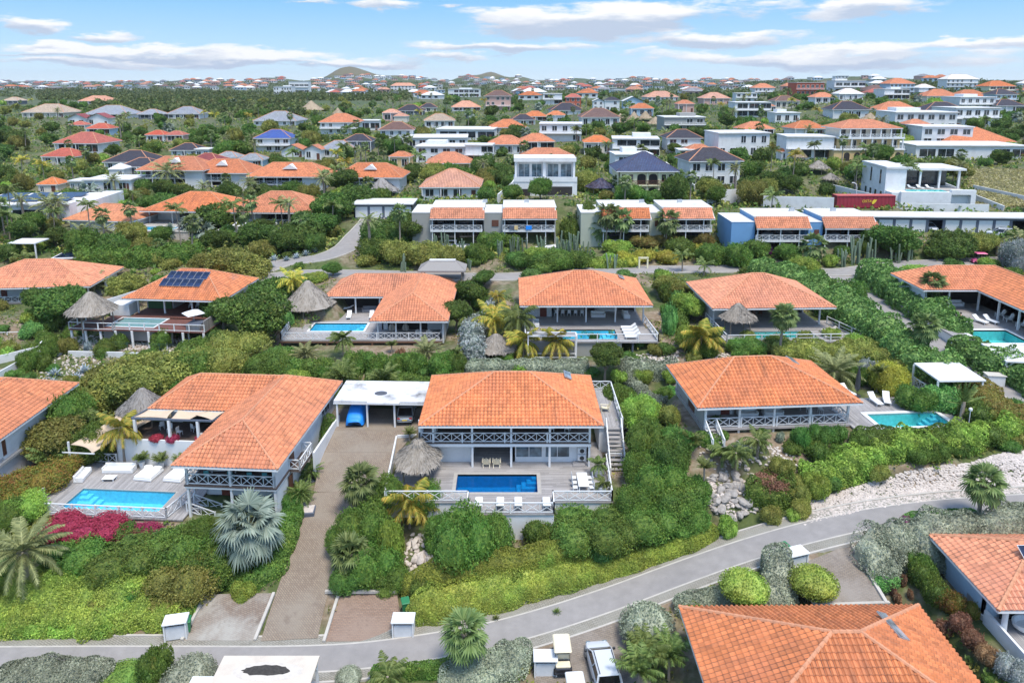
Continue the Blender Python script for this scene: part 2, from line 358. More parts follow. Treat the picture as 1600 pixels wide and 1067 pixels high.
def planks(name,col,axis=0,w=.14,dirt=(.1,.09,.08),rough=.75,var=.22):
    if name in MATS:return MATS[name]
    m,n,l,b=_new(name);tc=n.new('ShaderNodeTexCoord');sp=n.new('ShaderNodeSeparateXYZ');l.new(tc.outputs['Object'],sp.inputs[0])
    a=sp.outputs[1-axis];along=sp.outputs[axis]
    k=mth(n,l,'FLOOR',mth(n,l,'DIVIDE',a,w));fr=mth(n,l,'FRACT',mth(n,l,'DIVIDE',a,w))
    seg=mth(n,l,'FLOOR',mth(n,l,'DIVIDE',mth(n,l,'ADD',along,mth(n,l,'MULTIPLY',k,1.37)),3.1))
    cb=n.new('ShaderNodeCombineXYZ');l.new(k,cb.inputs[0]);l.new(seg,cb.inputs[1])
    wn_=n.new('ShaderNodeTexWhiteNoise');l.new(cb.outputs[0],wn_.inputs['Vector'])
    c=ramp(n,l,wn_.outputs[0],[(0,tuple(q*(1-var)for q in col)),(1,tuple(q*(1+var)for q in col))])
    d=noise(n,l,tc.outputs['Object'],.5,7,.65);mr=N(n,'ShaderNodeMapRange',i_1=.45,i_2=.75,i_4=.55);l.new(d,mr.inputs[0])
    c=mixc(n,l,mr.outputs[0],c,tuple(q*.62 for q in col))
    gap=mth(n,l,'LESS_THAN',fr,.1);c=mixc(n,l,gap,c,dirt)
    l.new(c,b.inputs['Base Color']);b.inputs['Roughness'].default_value=rough
    bump(n,l,b,mth(n,l,'SUBTRACT',1.0,gap),.4,.01)
    MATS[name]=m;return m
def pavers(name,c1,c2,c3,ang=.6,sc=1.0,mort=(.12,.11,.1),stain=None):
    """herringbone-like brick paving in small blocks, with large faded and stained areas"""
    if name in MATS:return MATS[name]
    m,n,l,b=_new(name);v=coords(n,l,'Object',(1,1,1),(0,0,ang))
    br=N(n,'ShaderNodeTexBrick',i_Scale=sc,i_Mortar_Size=.014,i_Brick_Width=.3,i_Row_Height=.15,i_Color1=(*c1,1),i_Color2=(*c2,1),i_Mortar=(*mort,1));l.new(v,br.inputs['Vector'])
    z=noise(n,l,coords(n,l),.25,7,.62);mr=N(n,'ShaderNodeMapRange',i_1=.42,i_2=.62,i_4=.75);l.new(z,mr.inputs[0])
    c=mixc(n,l,mr.outputs[0],br.outputs[0],c3)
    z2=noise(n,l,coords(n,l),.6,6,.7);mr2=N(n,'ShaderNodeMapRange',i_1=.57,i_2=.7,i_4=.6);l.new(z2,mr2.inputs[0])
    c=mixc(n,l,mr2.outputs[0],c,stain or tuple(q*.5 for q in c1))
    l.new(c,b.inputs['Base Color']);b.inputs['Roughness'].default_value=.85;bump(n,l,b,br.outputs[1],-.5,.01)
    MATS[name]=m;return m
def leaf(name,c0,c1,c2,trans=.3,big=.38,rough=.55):
    """foliage: each leaf its own tone, whole plants vary a little"""
    if name in MATS:return MATS[name]
    m,n,l,b=_new(name)
    g=n.new('ShaderNodeNewGeometry');oi=n.new('ShaderNodeObjectInfo')
    c=ramp(n,l,g.outputs['Random Per Island'],[(0,c0),(.52,c1),(1,c2)]if trans<.25 else[(0,c0),(.52,c1),(.965,c2),(.985,tuple(min(.6,q*.9+w)for q,w in zip(c1,(.09,.03,.01))))])
    z=noise(n,l,coords(n,l),.8,4,.6);mr=N(n,'ShaderNodeMapRange',i_1=.3,i_2=.7,i_3=1-big,i_4=1+big);l.new(z,mr.inputs[0])
    hs=N(n,'ShaderNodeHueSaturation',i_Saturation=.92);l.new(c,hs.inputs['Color']);l.new(mr.outputs[0],hs.inputs['Value'])
    h2=N(n,'ShaderNodeHueSaturation');l.new(hs.outputs[0],h2.inputs['Color'])
    pz=noise(n,l,g.outputs['Position'],.45,5,.65);l.new(mth(n,l,'ADD',mth(n,l,'MULTIPLY',mth(n,l,'SUBTRACT',pz,.5),-.11 if trans>=.25 else 0.0),mth(n,l,'ADD',.482,mth(n,l,'MULTIPLY',oi.outputs['Random'],.036))),h2.inputs['Hue'])
    l.new(mth(n,l,'ADD',.76,mth(n,l,'MULTIPLY',oi.outputs['Random'],.42)),h2.inputs['Value'])
    l.new(h2.outputs[0],b.inputs['Base Color']);b.inputs['Roughness'].default_value=rough;b.inputs['Specular IOR Level'].default_value=.3
    if trans:
        tr=n.new('ShaderNodeBsdfTranslucent');l.new(h2.outputs[0],tr.inputs[0]);mx=n.new('ShaderNodeMixShader');mx.inputs[0].default_value=trans
        l.new(b.outputs[0],mx.inputs[1]);l.new(tr.outputs[0],mx.inputs[2]);l.new(mx.outputs[0],n['Material Output'].inputs[0])
    MATS[name]=m;return m
def water(name,tint,rough=.03,bsc=2.5):
    if name in MATS:return MATS[name]
    m,n,l,b=_new(name)
    t=n.new('ShaderNodeBsdfTransparent');t.inputs[0].default_value=(*tint,1);g=n.new('ShaderNodeBsdfGlossy');g.inputs['Roughness'].default_value=rough
    fr=N(n,'ShaderNodeFresnel',i_IOR=1.33);mx=n.new('ShaderNodeMixShader');l.new(mth(n,l,'MULTIPLY',fr.outputs[0],.65),mx.inputs[0]);l.new(t.outputs[0],mx.inputs[1]);l.new(g.outputs[0],mx.inputs[2])
    bp=N(n,'ShaderNodeBump',i_Strength=.25,i_Distance=.05);l.new(noise(n,l,coords(n,l),bsc,3),bp.inputs['Height']);l.new(bp.outputs[0],g.inputs['Normal']);l.new(bp.outputs[0],fr.inputs['Normal'])
    l.new(mx.outputs[0],n['Material Output'].inputs[0]);MATS[name]=m;return m
def pooltile(name,c):
    if name in MATS:return MATS[name]
    m,n,l,b=_new(name);v=coords(n,l)
    vo=N(n,'ShaderNodeTexVoronoi',feature='DISTANCE_TO_EDGE',i_Scale=1.6);l.new(v,vo.inputs['Vector'])
    z=noise(n,l,v,3.0,3);c2=ramp(n,l,z,[(.3,tuple(q*.85 for q in c)),(.7,tuple(min(1,q*1.12)for q in c))])
    l.new(c2,b.inputs['Base Color']);b.inputs['Roughness'].default_value=.4;MATS[name]=m;return m
def thatch(name,c,c2):
    if name in MATS:return MATS[name]
    m,n,l,b=_new(name);v=coords(n,l,'Object',(1,1,.25))
    z=noise(n,l,v,9,5,.7);g=n.new('ShaderNodeNewGeometry')
    col=mixc(n,l,g.outputs['Random Per Island'],ramp(n,l,z,[(.3,c),(.7,c2)]),tuple(q*.72 for q in c2))
    l.new(col,b.inputs['Base Color']);b.inputs['Roughness'].default_value=.95;bump(n,l,b,z,.8,.05);MATS[name]=m;return m

ROOF=tile('clay tile',(.68,.25,.105),streak=.4);ROOFN=tile('clay tile laid',(.68,.245,.105),relief=False,streak=.5,grime_shade=.95)
ROOF2=tile('clay tile red',(.55,.11,.06),streak=.25);ROOF3=tile('clay tile pale',(.68,.33,.2),streak=.2);ROOF4=tile('clay tile bright',(.64,.2,.07),dark=.15,streak=.15)
ROOFNAVY=tile('slate tile navy',(.028,.034,.05),dark=.1,streak=.1);ROOFBLUE=tile('slate tile blue',(.03,.06,.14),dark=.1,streak=.1);ROOFGREY=tile('metal roof grey',(.3,.33,.35),dark=.1,streak=.15)
ROOFCOB=tile('roof cobalt',(.03,.1,.36),dark=.1,streak=.1);ROOFMAR=tile('roof maroon',(.3,.06,.06),dark=.1,streak=.1);ROOFTAN=tile('roof tan',(.52,.4,.27),dark=.1,streak=.2);ROOFBRN=tile('roof brown',(.16,.09,.07),dark=.2,streak=.2)
CAP=surf('ridge mortar',(.6,.28,.155),.8,.2,3,dirt=(.3,.15,.1))
WHITE=surf('white paint',(.74,.75,.75),.6,.04,.8,dirt=(.5,.49,.46),dirt_amt=.35,dirt_sc=.8)
WALLW=surf('white plaster',(.72,.73,.73),.8,.06,.7,.15,8,dirt=(.42,.41,.38),dirt_amt=.4,dirt_sc=.5)
WALLG=surf('grey plaster',(.33,.33,.31),.85,.08,.7,.15,8,dirt=(.22,.22,.2));WALLGR=surf('green grey plaster',(.42,.45,.36),.85,.08,.7)
WALLB=surf('blue plaster',(.15,.32,.55),.85,.07,.7,dirt=(.1,.2,.35));WALLY=surf('pale yellow plaster',(.78,.74,.5),.8,.06,.7);WALLO=surf('ochre plaster',(.68,.5,.25),.8,.08,.7)
WALLC=surf('cream plaster',(.68,.62,.52),.8,.08,.7);WALLP=surf('pink plaster',(.6,.38,.32),.8,.08,.7);WALLR=surf('red plaster',(.45,.1,.05),.8,.08,.7);WALLLB=surf('light blue plaster',(.42,.55,.66),.8,.06,.7);WALLDG=surf('dark grey plaster',(.16,.17,.19),.8,.08,.7)
FLATW=surf('white roof coating',(.68,.68,.67),.75,.06,.5,dirt=(.36,.34,.32),dirt_amt=.55,dirt_sc=.3)
FLATG=surf('pale roof screed',(.55,.52,.46),.85,.1,.5,dirt=(.3,.28,.25),dirt_amt=.5,dirt_sc=.4)
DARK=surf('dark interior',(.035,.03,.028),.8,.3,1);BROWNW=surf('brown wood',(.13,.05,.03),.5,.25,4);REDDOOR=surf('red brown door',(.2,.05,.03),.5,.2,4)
DECKG=planks('weathered deck',(.36,.34,.33),0);DECKY=planks('weathered deck lengthwise',(.36,.345,.34),1);DECKR=planks('red hardwood deck',(.17,.065,.05),0);DECKB=planks('dark brown deck',(.12,.085,.07),1)
CONC=surf('concrete',(.42,.4,.37),.85,.1,1.2,.2,9,dirt=(.25,.24,.22));KERB=surf('kerb concrete',(.5,.47,.42),.85,.12,1.5,.2,9,dirt=(.3,.27,.24))
METAL=surf('dark metal',(.05,.055,.06),.4,.1,3,metal=.3);GALV=surf('galvanised steel',(.5,.52,.54),.4,.08,3,metal=.6);STEEL=surf('grey blue steel',(.1,.12,.16),.5,.1,3)
CUSH=surf('white cushion',(.82,.82,.8),.9,.03,3,.1,20);CREAM=surf('cream plastic',(.74,.66,.48),.6,.05,3);TEAL=surf('teal fabric',(.08,.3,.32),.9,.1,3);GREYF=surf('grey fabric',(.25,.25,.26),.9,.1,3)
BARK=surf('grey bark',(.24,.2,.16),.9,.3,3,.6,10);BARKP=surf('palm bark',(.3,.25,.2),.9,.25,4,.7,8);STEMG=surf('green stem',(.16,.2,.07),.7,.2,4)
ROCK=surf('pale boulder',(.36,.33,.3),.9,.3,2.2,.9,5,dirt=(.18,.16,.14));ROCKW=surf('white coral stone',(.56,.5,.45),.9,.22,2.2,.9,6,dirt=(.36,.26,.2));
SOIL=surf('bare soil',(.27,.18,.12),.95,.25,.8,.6,5)
THATCH=thatch('thatch',(.3,.26,.21),(.44,.4,.35));THATCHG=thatch('grey thatch',(.26,.24,.22),(.38,.36,.34));THATCHT=thatch('tan thatch',(.38,.29,.19),(.5,.4,.28))
SAIL=surf('sand shade cloth',(.6,.47,.34),.85,.06,2,.1,30);GREENP=surf('green plastic',(.03,.2,.08),.5,.08,3);REDC=surf('red container steel',(.33,.03,.05),.55,.12,.7,dirt=(.2,.03,.04));YELP=surf('yellow paint',(.85,.62,.05),.6,.05,3)
BLUEF=surf('blue car cover',(.015,.27,.9),.55,.1,1.2,.5,4);CARW=surf('white car paint',(.6,.63,.66),.18,.02,3,spec=.6);CARS=surf('silver car paint',(.3,.34,.38),.2,.03,3,metal=.5);CARD=surf('dark car paint',(.03,.03,.035),.2,.03,3);PINK=surf('pink paint',(.75,.14,.3),.35,.05,3);RUBBER=surf('black rubber',(.02,.02,.02),.8,.1,4);TAIL=surf('red lamp glass',(.35,.02,.02),.2,.05,4)
SKIN=surf('skin',(.42,.22,.14),.6,.05,5);HAIR=surf('dark hair',(.03,.02,.015),.7,.1,5)
def glass(name,c,rough=.06):
    m,n,l,b=_new(name);z=noise(n,l,coords(n,l),.9,3)
    l.new(ramp(n,l,z,[(.35,tuple(q*.4 for q in c)),(.65,tuple(min(1,q*1.6)for q in c))]),b.inputs['Base Color']);b.inputs['Roughness'].default_value=rough;b.inputs['Specular IOR Level'].default_value=.7
    MATS[name]=m;return m
GLASS=glass('window glass',(.03,.037,.042));GLASSB=glass('blue glass',(.1,.15,.18));CARGL=glass('car glass',(.01,.012,.015));SOLAR=glass('solar cell',(.012,.022,.06),.15);SKYL=glass('skylight',(.2,.22,.24))
WAT={'deep':water('deep pool water',(.3,.72,.9)),'sky':water('sky blue pool water',(.7,.95,1)),'teal':water('teal pool water',(.62,.93,.93))}
PT_={'deep':pooltile('blue pool lining',(.03,.27,.5)),'sky':pooltile('pale pool lining',(.2,.64,.82)),'teal':pooltile('turquoise pool lining',(.24,.66,.68))}

L={}
L['hedge']=leaf('hedge leaves',(0.19,0.261,0.0276),(0.325,0.418,0.046),(0.517,0.584,0.0767));L['hedgedark']=leaf('dark hedge leaves',(0.0715,0.165,0.0248),(0.123,0.264,0.0364),(0.203,0.373,0.0579))
L['grey']=leaf('silver hedge leaves',(0.179,0.216,0.143),(0.303,0.344,0.23),(0.454,0.484,0.345),.15);L['bush']=leaf('bush leaves',(0.0763,0.161,0.02),(0.143,0.264,0.0314),(0.249,0.378,0.05));L['bushlight']=leaf('light bush leaves',(0.174,0.285,0.03),(0.308,0.475,0.0489),(0.516,0.688,0.0942))
L['tree']=leaf('tree leaves',(0.0597,0.127,0.0192),(0.118,0.218,0.0321),(0.212,0.34,0.0482));L['treeolive']=leaf('olive tree leaves',(0.183,0.208,0.0356),(0.299,0.317,0.0536),(0.469,0.458,0.0892));L['grape']=leaf('round shrub leaves',(0.0786,0.206,0.0445),(0.145,0.34,0.0625),(0.314,0.558,0.125),.2)
L['yellow']=leaf('yellow bush leaves',(0.306,0.311,0.0255),(0.505,0.466,0.0383),(0.576,0.566,0.0638));L['croton']=leaf('croton leaves',(0.115,0.179,0.0223),(0.322,0.28,0.0335),(0.391,0.14,0.0335));L['russet']=leaf('russet hedge leaves',(0.187,0.18,0.0383),(0.287,0.255,0.051),(0.316,0.15,0.0383));L['dry']=leaf('dry brush',(0.184,0.0848,0.0383),(0.306,0.142,0.0638),(0.459,0.283,0.153),.1)
L['boug']=leaf('magenta bracts',(0.276,0.0088,0.036),(0.437,0.0154,0.066),(0.552,0.033,0.12),.2,.2);L['bougp']=leaf('purple bracts',(0.23,0.0212,0.153),(0.401,0.053,0.287),(0.432,0.106,0.383),.2);L['silverb']=leaf('silver bush leaves',(0.193,0.242,0.201),(0.359,0.42,0.366),(0.518,0.518,0.533),.1)
L['palm']=leaf('palm leaves',(0.072,0.124,0.0242),(0.144,0.206,0.0363),(0.245,0.304,0.0726),.2,.1);L['palmdate']=leaf('date palm leaves',(0.158,0.187,0.066),(0.259,0.288,0.099),(0.403,0.418,0.154),.2,.1);L['palmyel']=leaf('yellow palm leaves',(0.175,0.237,0.02),(0.425,0.413,0.03),(0.688,0.475,0.04),.25,.15);L['palmsilver']=leaf('silver palm leaves',(0.144,0.194,0.151),(0.23,0.298,0.233),(0.331,0.387,0.302),.12,.1);L['palmdry']=leaf('dry palm leaves',(.2,.17,.09),(.28,.24,.13),(.38,.32,.2),.1)
L['fan']=leaf('fan palm leaves',(0.0805,0.138,0.033),(0.149,0.218,0.055),(0.253,0.322,0.099),.2,.1);L['agave']=leaf('agave leaves',(.24,.32,.36),(.36,.45,.5),(.5,.58,.62),.05,.1);L['cactus']=leaf('cactus skin',(.12,.17,.11),(.17,.23,.15),(.24,.3,.2),0,.1);L['scrub']=leaf('scrub leaves',(0.0715,0.114,0.0248),(0.122,0.167,0.0373),(0.186,0.228,0.0621));L['grass']=leaf('lawn grass',(.07,.14,.02),(.1,.19,.03),(.15,.25,.05),.2)

# ------------------------------------------------------------------ roofs
def hip(x0,x1,y0,y1,ze,zr,a,b,axis='x'):
    """slopes (eave edge first) and ridge lines of a hip roof; ridge from a to b along the axis"""
    if axis=='x':A,B=(a,(y0+y1)/2,zr),(b,(y0+y1)/2,zr)
    else:A,B=((x0+x1)/2,a,zr),((x0+x1)/2,b,zr)
    c=[(x0,y0,ze),(x1,y0,ze),(x1,y1,ze),(x0,y1,ze)]
    if axis=='x':S=[[c[0],c[1],B,A],[c[1],c[2],B],[c[2],c[3],A,B],[c[3],c[0],A]];E=[(A,B),(c[0],A),(c[3],A),(c[1],B),(c[2],B)]
    else:S=[[c[0],c[1],A],[c[1],c[2],B,A],[c[2],c[3],B],[c[3],c[0],A,B]];E=[(A,B),(c[0],A),(c[1],A),(c[2],B),(c[3],B)]
    if a==b:E=E[1:];S=[[p for i,p in enumerate(q)if i==0 or p!=q[i-1]]for q in S]
    return S,E
PROF=[(0,0.),(.14,.01),(.36,.1),(.66,.1),(.88,.01)]
def _plane(pl):
    P=np.array(pl,float);eu=P[1]-P[0];eu/=np.linalg.norm(eu);n=np.cross(eu,P[2]-P[0]);n/=np.linalg.norm(n);ev=np.cross(n,eu)
    return P,eu,ev,n,np.stack([(P-P[0])@eu,(P-P[0])@ev],1)
def tiled(slopes,w=.36,Lc=.42):
    """each clay tile column is laid course by course: real relief"""
    VV,FF,UU=[],[],[];off=0
    for pl in slopes:
        P,eu,ev,n,q=_plane(pl);K=len(q)
        for k in range(int(q[:,0].max()/w)+1):
            uc=(k+.5)*w+1.3e-4;vs=[]
            for i in range(K):
                (u0,v0),(u1,v1)=q[i],q[(i+1)%K]
                if(u0-uc)*(u1-uc)<0:vs.append(v0+(v1-v0)*(uc-u0)/(u1-u0))
            if len(vs)<2 or max(vs)-min(vs)<.1:continue
            va,vb=min(vs),max(vs);c0,c1=int(va/Lc),int(math.ceil(vb/Lc));rows=[]
            for c in range(c0,c1):
                rows.append((max(c*Lc,va),.04,c+.02));rows.append((min((c+1)*Lc,vb),0.,c+.98))
            R_=np.array(rows);pu=np.array([k*w+a*w for a,_ in PROF]+[(k+1)*w]);ph=np.array([h for _,h in PROF]+[0.])
            U,Vv=np.meshgrid(pu,R_[:,0]);H=ph[None,:]+R_[:,1][:,None]
            pts=P[0]+U[...,None]*eu+Vv[...,None]*ev+H[...,None]*n
            nr,npf=U.shape;VV.append(pts.reshape(-1,3))
            uvu=np.broadcast_to(k+np.linspace(.02,.98,npf),(nr,npf));UU.append(np.stack([uvu,np.broadcast_to(R_[:,2][:,None],(nr,npf))],-1).reshape(-1,2))
            I=np.arange(nr*npf).reshape(nr,npf)+off
            FF.append(np.stack([I[:-1,:-1],I[:-1,1:],I[1:,1:],I[1:,:-1]],-1).reshape(-1,4));off+=nr*npf
    return np.concatenate(VV),np.concatenate(FF),np.concatenate(UU)
def flatroof(slopes,w=.36,Lc=.42):
    V,Fc,U=[],[],[];o=0
    for pl in slopes:
        P,eu,ev,n,q=_plane(pl);V.append(P+n*.05);U.append(q/np.array([w,Lc]));Fc+=[(o,o+i,o+i+1)for i in range(1,len(P)-1)];o+=len(P)
    return np.concatenate(V),np.array(Fc),np.concatenate(U)
def roof(parent,slopes,edges,mat=None,detail=True,thick=.2,cap=.1,capmat=None,under=None):
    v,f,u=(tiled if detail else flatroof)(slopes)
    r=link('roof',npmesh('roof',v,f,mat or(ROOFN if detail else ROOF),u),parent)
    mb=MB()
    for pl in slopes:
        P,eu,ev,n,q=_plane(pl);d=np.array([0,0,-.07]);mb.sheet([p+d for p in P][::-1])
        a,b=P[0],P[1];o=np.cross(eu,[0,0,1.])*.012
        mb.sheet([a+o+(0,0,-thick),b+o+(0,0,-thick),b+o+(0,0,-.01),a+o+(0,0,-.01)])
        mb.sheet([a+o+(0,0,-thick),a-o*9+(0,0,-thick),b-o*9+(0,0,-thick),b+o+(0,0,-thick)])
    mb.build('fascia',under or WHITE,r)
    if cap:
        mb=MB()
        for a,b in edges:
            a,b=np.array(a)+(0,0,.05),np.array(b)+(0,0,.05);L_=np.linalg.norm(b-a);n_=max(2,int(L_/.45))if detail else 1
            for i in range(n_):
                p,q=a+(b-a)*i/n_,a+(b-a)*(i+1.0)/n_;mb.tube([p,q],[cap*1.12,cap*.92],6)
        mb.build('ridge_cap',capmat or CAP,r)
    return r
def wall(mb,x0,y0,x1,y1,z0,z1,t=.2,holes=(),m=0):
    """upright wall along a line, with rectangular openings given as (from, to, bottom, top) along it"""
    L_=hypot(x1-x0,y1-y0);ux,uy=(x1-x0)/L_,(y1-y0)/L_;nx,ny=-uy*t,ux*t
    def blk(a,b,za,zb):
        if b-a<.01 or zb-za<.01:return
        p=[(x0+ux*a,y0+uy*a),(x0+ux*b,y0+uy*b)];p+=[(p[1][0]+nx,p[1][1]+ny),(p[0][0]+nx,p[0][1]+ny)]
        mb.prism(p,za,zb,m)
    c=0
    for(a,b,za,zb)in sorted(holes):blk(c,a,z0,z1);blk(a,b,z0,za);blk(a,b,zb,z1);c=b
    blk(c,L_,z0,z1);return mb
def window(parent,x,y,z,w,h,face='f',gl=None,fr=None,mull=1,name='window',deep=.06):
    """framed window set on a wall face: f, b, l, r = front, back, left, right of the house"""
    fw=.07;mb=MB();g=MB()
    def B(m,a0,b0,a1,b1,d0,d1):
        if face=='f':m.box(x+a0,y-d1,z+b0,x+a1,y-d0,z+b1)
        elif face=='b':m.box(x-a1,y+d0,z+b0,x-a0,y+d1,z+b1)
        elif face=='l':m.box(x-d1,y-a1,z+b0,x-d0,y-a0,z+b1)
        else:m.box(x+d0,y+a0,z+b0,x+d1,y+a1,z+b1)
    B(mb,0,0,w,fw,0,deep);B(mb,0,h-fw,w,h,0,deep);B(mb,0,fw,fw,h-fw,0,deep);B(mb,w-fw,fw,w,h-fw,0,deep)
    for i in range(1,mull+1):B(mb,w*i/(mull+1)-.03,fw,w*i/(mull+1)+.03,h-fw,0,deep-.01)
    B(g,fw,fw,w-fw,h-fw,.005,.025)
    o=mb.build(name,fr or WHITE,parent);g.build('pane',gl or GLASS,o);return o
def railing(parent,pts,h=1.0,style='x',cell=1.15,post=2.4,mat=None,name='railing'):
    mb=MB();gl=MB()
    for a,b in zip(pts[:-1],pts[1:]):
        a,b=np.array(a,float),np.array(b,float);L_=np.linalg.norm(b-a);n=max(1,round(L_/post));z=lambda p,k:p+np.array([0,0,k])
        for i in range(n+1):p=a+(b-a)*i/n;mb.bar(z(p,-.05),z(p,h+.06),.13)
        mb.bar(z(a,h),z(b,h),.1,.07);mb.bar(z(a,.12),z(b,.12),.07,.07)
        if style=='x':
            for i in range(n):
                p0,p1=a+(b-a)*i/n,a+(b-a)*(i+1)/n;k=max(1,round(L_/n/cell))
                for j in range(k):
                    c,d=p0+(p1-p0)*j/k,p0+(p1-p0)*(j+1)/k
                    mb.bar(z(c,.14),z(d,h-.02),.05,.055);mb.bar(z(d,.14),z(c,h-.02),.045,.05)
                    if j:mb.bar(z(c,.12),z(c,h),.05)
        elif style=='glass':
            for i in range(n):gl.bar(z(a+(b-a)*(i+.06)/n,.5),z(a+(b-a)*(i+.94)/n,.5),.015,.66)
        elif style=='h':mb.bar(z(a,h*.55),z(b,h*.55),.05,.06)
    o=mb.build(name,mat or WHITE,parent)
    if gl.v:gl.build('glass_panel',MATS.get('clear')or GLASSB,o)
    return o
def stairs(parent,a,b,w,n,mat,name='stairs',rail=True,railmat=None):
    """flight from low point a to high point b"""
    a,b=np.array(a,float),np.array(b,float);d=(b-a)*(1,1,0);L_=np.linalg.norm(d);d/=L_;s=np.array([-d[1],d[0],0])*w/2;mb=MB();rise=(b[2]-a[2])/n
    for i in range(n):
        p=a+d*L_*i/n;q=a+d*L_*(i+1.05)/n;zt=a[2]+rise*(i+1)
        mb.prism([(p-s)[:2],(q-s)[:2],(q+s)[:2],(p+s)[:2]],zt-.1,zt)
    for k in(-1,1):mb.bar(a+s*k*1.04-(0,0,.1),b+s*k*1.04-(0,0,.25),.06,.28)
    o=mb.build(name,mat,parent)
    if rail:railing(o,[a+s,b+s],.95,'x',1.2,2.2,railmat);railing(o,[a-s,b-s],.95,'x',1.2,2.2,railmat)
    return o

# ------------------------------------------------------------------ pools and decks
def l2w(root,p):
    c,s=cos(root.rotation_euler[2]),sin(root.rotation_euler[2]);x,y,z=root.location
    return(x+p[0]*c-p[1]*s,y+p[0]*s+p[1]*c,z+p[2])
def deckfloor(mb,x0,y0,x1,y1,z,holes=(),t=.14,m=0):
    xs=sorted({x0,x1}|{v for h in holes for v in(h[0],h[2])if x0<v<x1});ys=sorted({y0,y1}|{v for h in holes for v in(h[1],h[3])if y0<v<y1})
    for xa,xb in zip(xs[:-1],xs[1:]):
        for ya,yb in zip(ys[:-1],ys[1:]):
            cx,cy=(xa+xb)/2,(ya+yb)/2
            if any(h[0]<cx<h[2]and h[1]<cy<h[3]for h in holes):continue
            mb.box(xa,ya,z-t,xb,yb,z,m)
    return mb
def pool(root,x0,y0,x1,y1,label,kind='sky',cope=None,steps='tr',cw=.3,depth=1.35):
    """swimming pool whose coping top lies at the root's z = 0; x, y in the root's frame"""
    cx,cy,_=l2w(root,((x0+x1)/2,(y0+y1)/2,0));hx,hy=(x1-x0)/2,(y1-y0)/2
    PITS.append((cx,cy,hx,hy,root.rotation_euler[2],root.location[2]-depth-.5))
    p=thing('swimming_pool',label,'pool',(cx,cy,root.location[2]),root.rotation_euler[2],'swimming pools of the villas')
    mb=MB();a,b,d=hx,hy,depth
    mb.sheet([(-a,-b,-d),(a,-b,-d),(a,b,-d),(-a,b,-d)])
    for q in([(-a,-b),(a,-b)],[(a,-b),(a,b)],[(a,b),(-a,b)],[(-a,b),(-a,-b)]):
        (u,v),(s,t)=q;mb.sheet([(u,v,-.01),(s,t,-.01),(s,t,-d),(u,v,-d)])
    mb.build('basin',PT_[kind],p)
    c=MB();deckfloor(c,-a-cw,-b-cw,a+cw,b+cw,.02,[(-a,-b,a,b)],.2);c.build('coping',cope or WHITE,p)
    if steps:
        s=MB();sx=1 if 'r' in steps else-1;sy=1 if 't' in steps else-1;ws=min(1.9,b*1.1)
        for i in range(4):
            e=(ws/4)*(4-i);X0,X1=sorted((sx*(a-.01),sx*(a-.01-e*1.15)));Y0,Y1=sorted((sy*(b-.01),sy*(b-.01-e*.95)))
            s.box(X0,Y0,-d+.01,X1,Y1,-d+.28*(i+1))
        s.build('pool_steps',PT_['sky']if kind!='deep' else pooltile('step lining',(.06,.36,.6)),p)
    w=MB();w.sheet([(-a,-b,-.13),(a,-b,-.13),(a,b,-.13),(-a,b,-.13)]);w.build('water',WAT[kind],p)
    return p

# ------------------------------------------------------------------ foliage
def leaves(P,D,size,wid=.55,fold=.18,jit=.9,up=.25,sv=.35,tang=.75):
    """leaf quads at points P pointing roughly along D"""
    n=len(P);q=np.cross(D,rng.normal(0,1,(n,3)));q/=np.linalg.norm(q,axis=1)[:,None]+1e-9;d=(D if tang is None else q*tang+D*(1-tang))+rng.normal(0,jit,(n,3))*.45;d[:,2]+=up;d/=np.linalg.norm(d,axis=1)[:,None]+1e-9
    r=rng.normal(0,1,(n,3));r=r*.5+(D if tang is not None else 0);q=np.cross(r,d);s=q/(np.linalg.norm(q,axis=1)[:,None]+1e-9);nn=np.cross(d,s)
    L_=size*(1+rng.uniform(-sv,sv,n))[:,None];W2=L_*wid*.5
    b=P-d*L_*.3;t=P+d*L_*.7;m=P+d*L_*.12+nn*L_*fold
    v=np.stack([b,m+s*W2,t,m-s*W2],1).reshape(-1,3);return v,np.arange(4*n).reshape(-1,4)
def blobpts(B,n,r0=.82,r1=1.06,zmin=None):
    B=np.array(B,float);w=B[:,3]*B[:,4]+B[:,3]*B[:,5]+B[:,4]*B[:,5];P,Dn=[],[];tot=0
    while tot<n:
        k=rng.choice(len(B),n,p=w/w.sum());d=rng.normal(0,1,(n,3));d/=np.linalg.norm(d,axis=1)[:,None]
        p=B[k,:3]+d*B[k,3:]*rng.uniform(r0,r1,(n,1));ok=np.ones(n,bool)
        for j in range(len(B)):q=(p-B[j,:3])/B[j,3:];ok&=~(((q*q).sum(1)<.62)&(k!=j))
        if zmin is not None:ok&=p[:,2]>zmin
        nd=d/B[k,3:];nd/=np.linalg.norm(nd,axis=1)[:,None];P.append(p[ok]);Dn.append(nd[ok]);tot+=ok.sum()
    return np.concatenate(P)[:n],np.concatenate(Dn)[:n]
_ico=None
def ico(sub=1):
    import bmesh
    bm=bmesh.new();bmesh.ops.create_icosphere(bm,subdivisions=sub,radius=1);v=np.array([q.co[:]for q in bm.verts]);f=np.array([[q.index for q in x.verts]for x in bm.faces]);bm.free();return v,f
ICO1,ICO2=ico(1),ico(2)
def cores(B,s=.8):
    V,Q=[],[];o=0
    for b in B:
        v=ICO2[0]*np.array(b[3:])*s*(1+rng.uniform(-.12,.12,(len(ICO2[0]),1)))+np.array(b[:3]);V.append(v);f=ICO2[1]+o;Q.append(np.concatenate([f,f[:,2:]],1));o+=len(v)
    return np.concatenate(V),np.concatenate(Q)
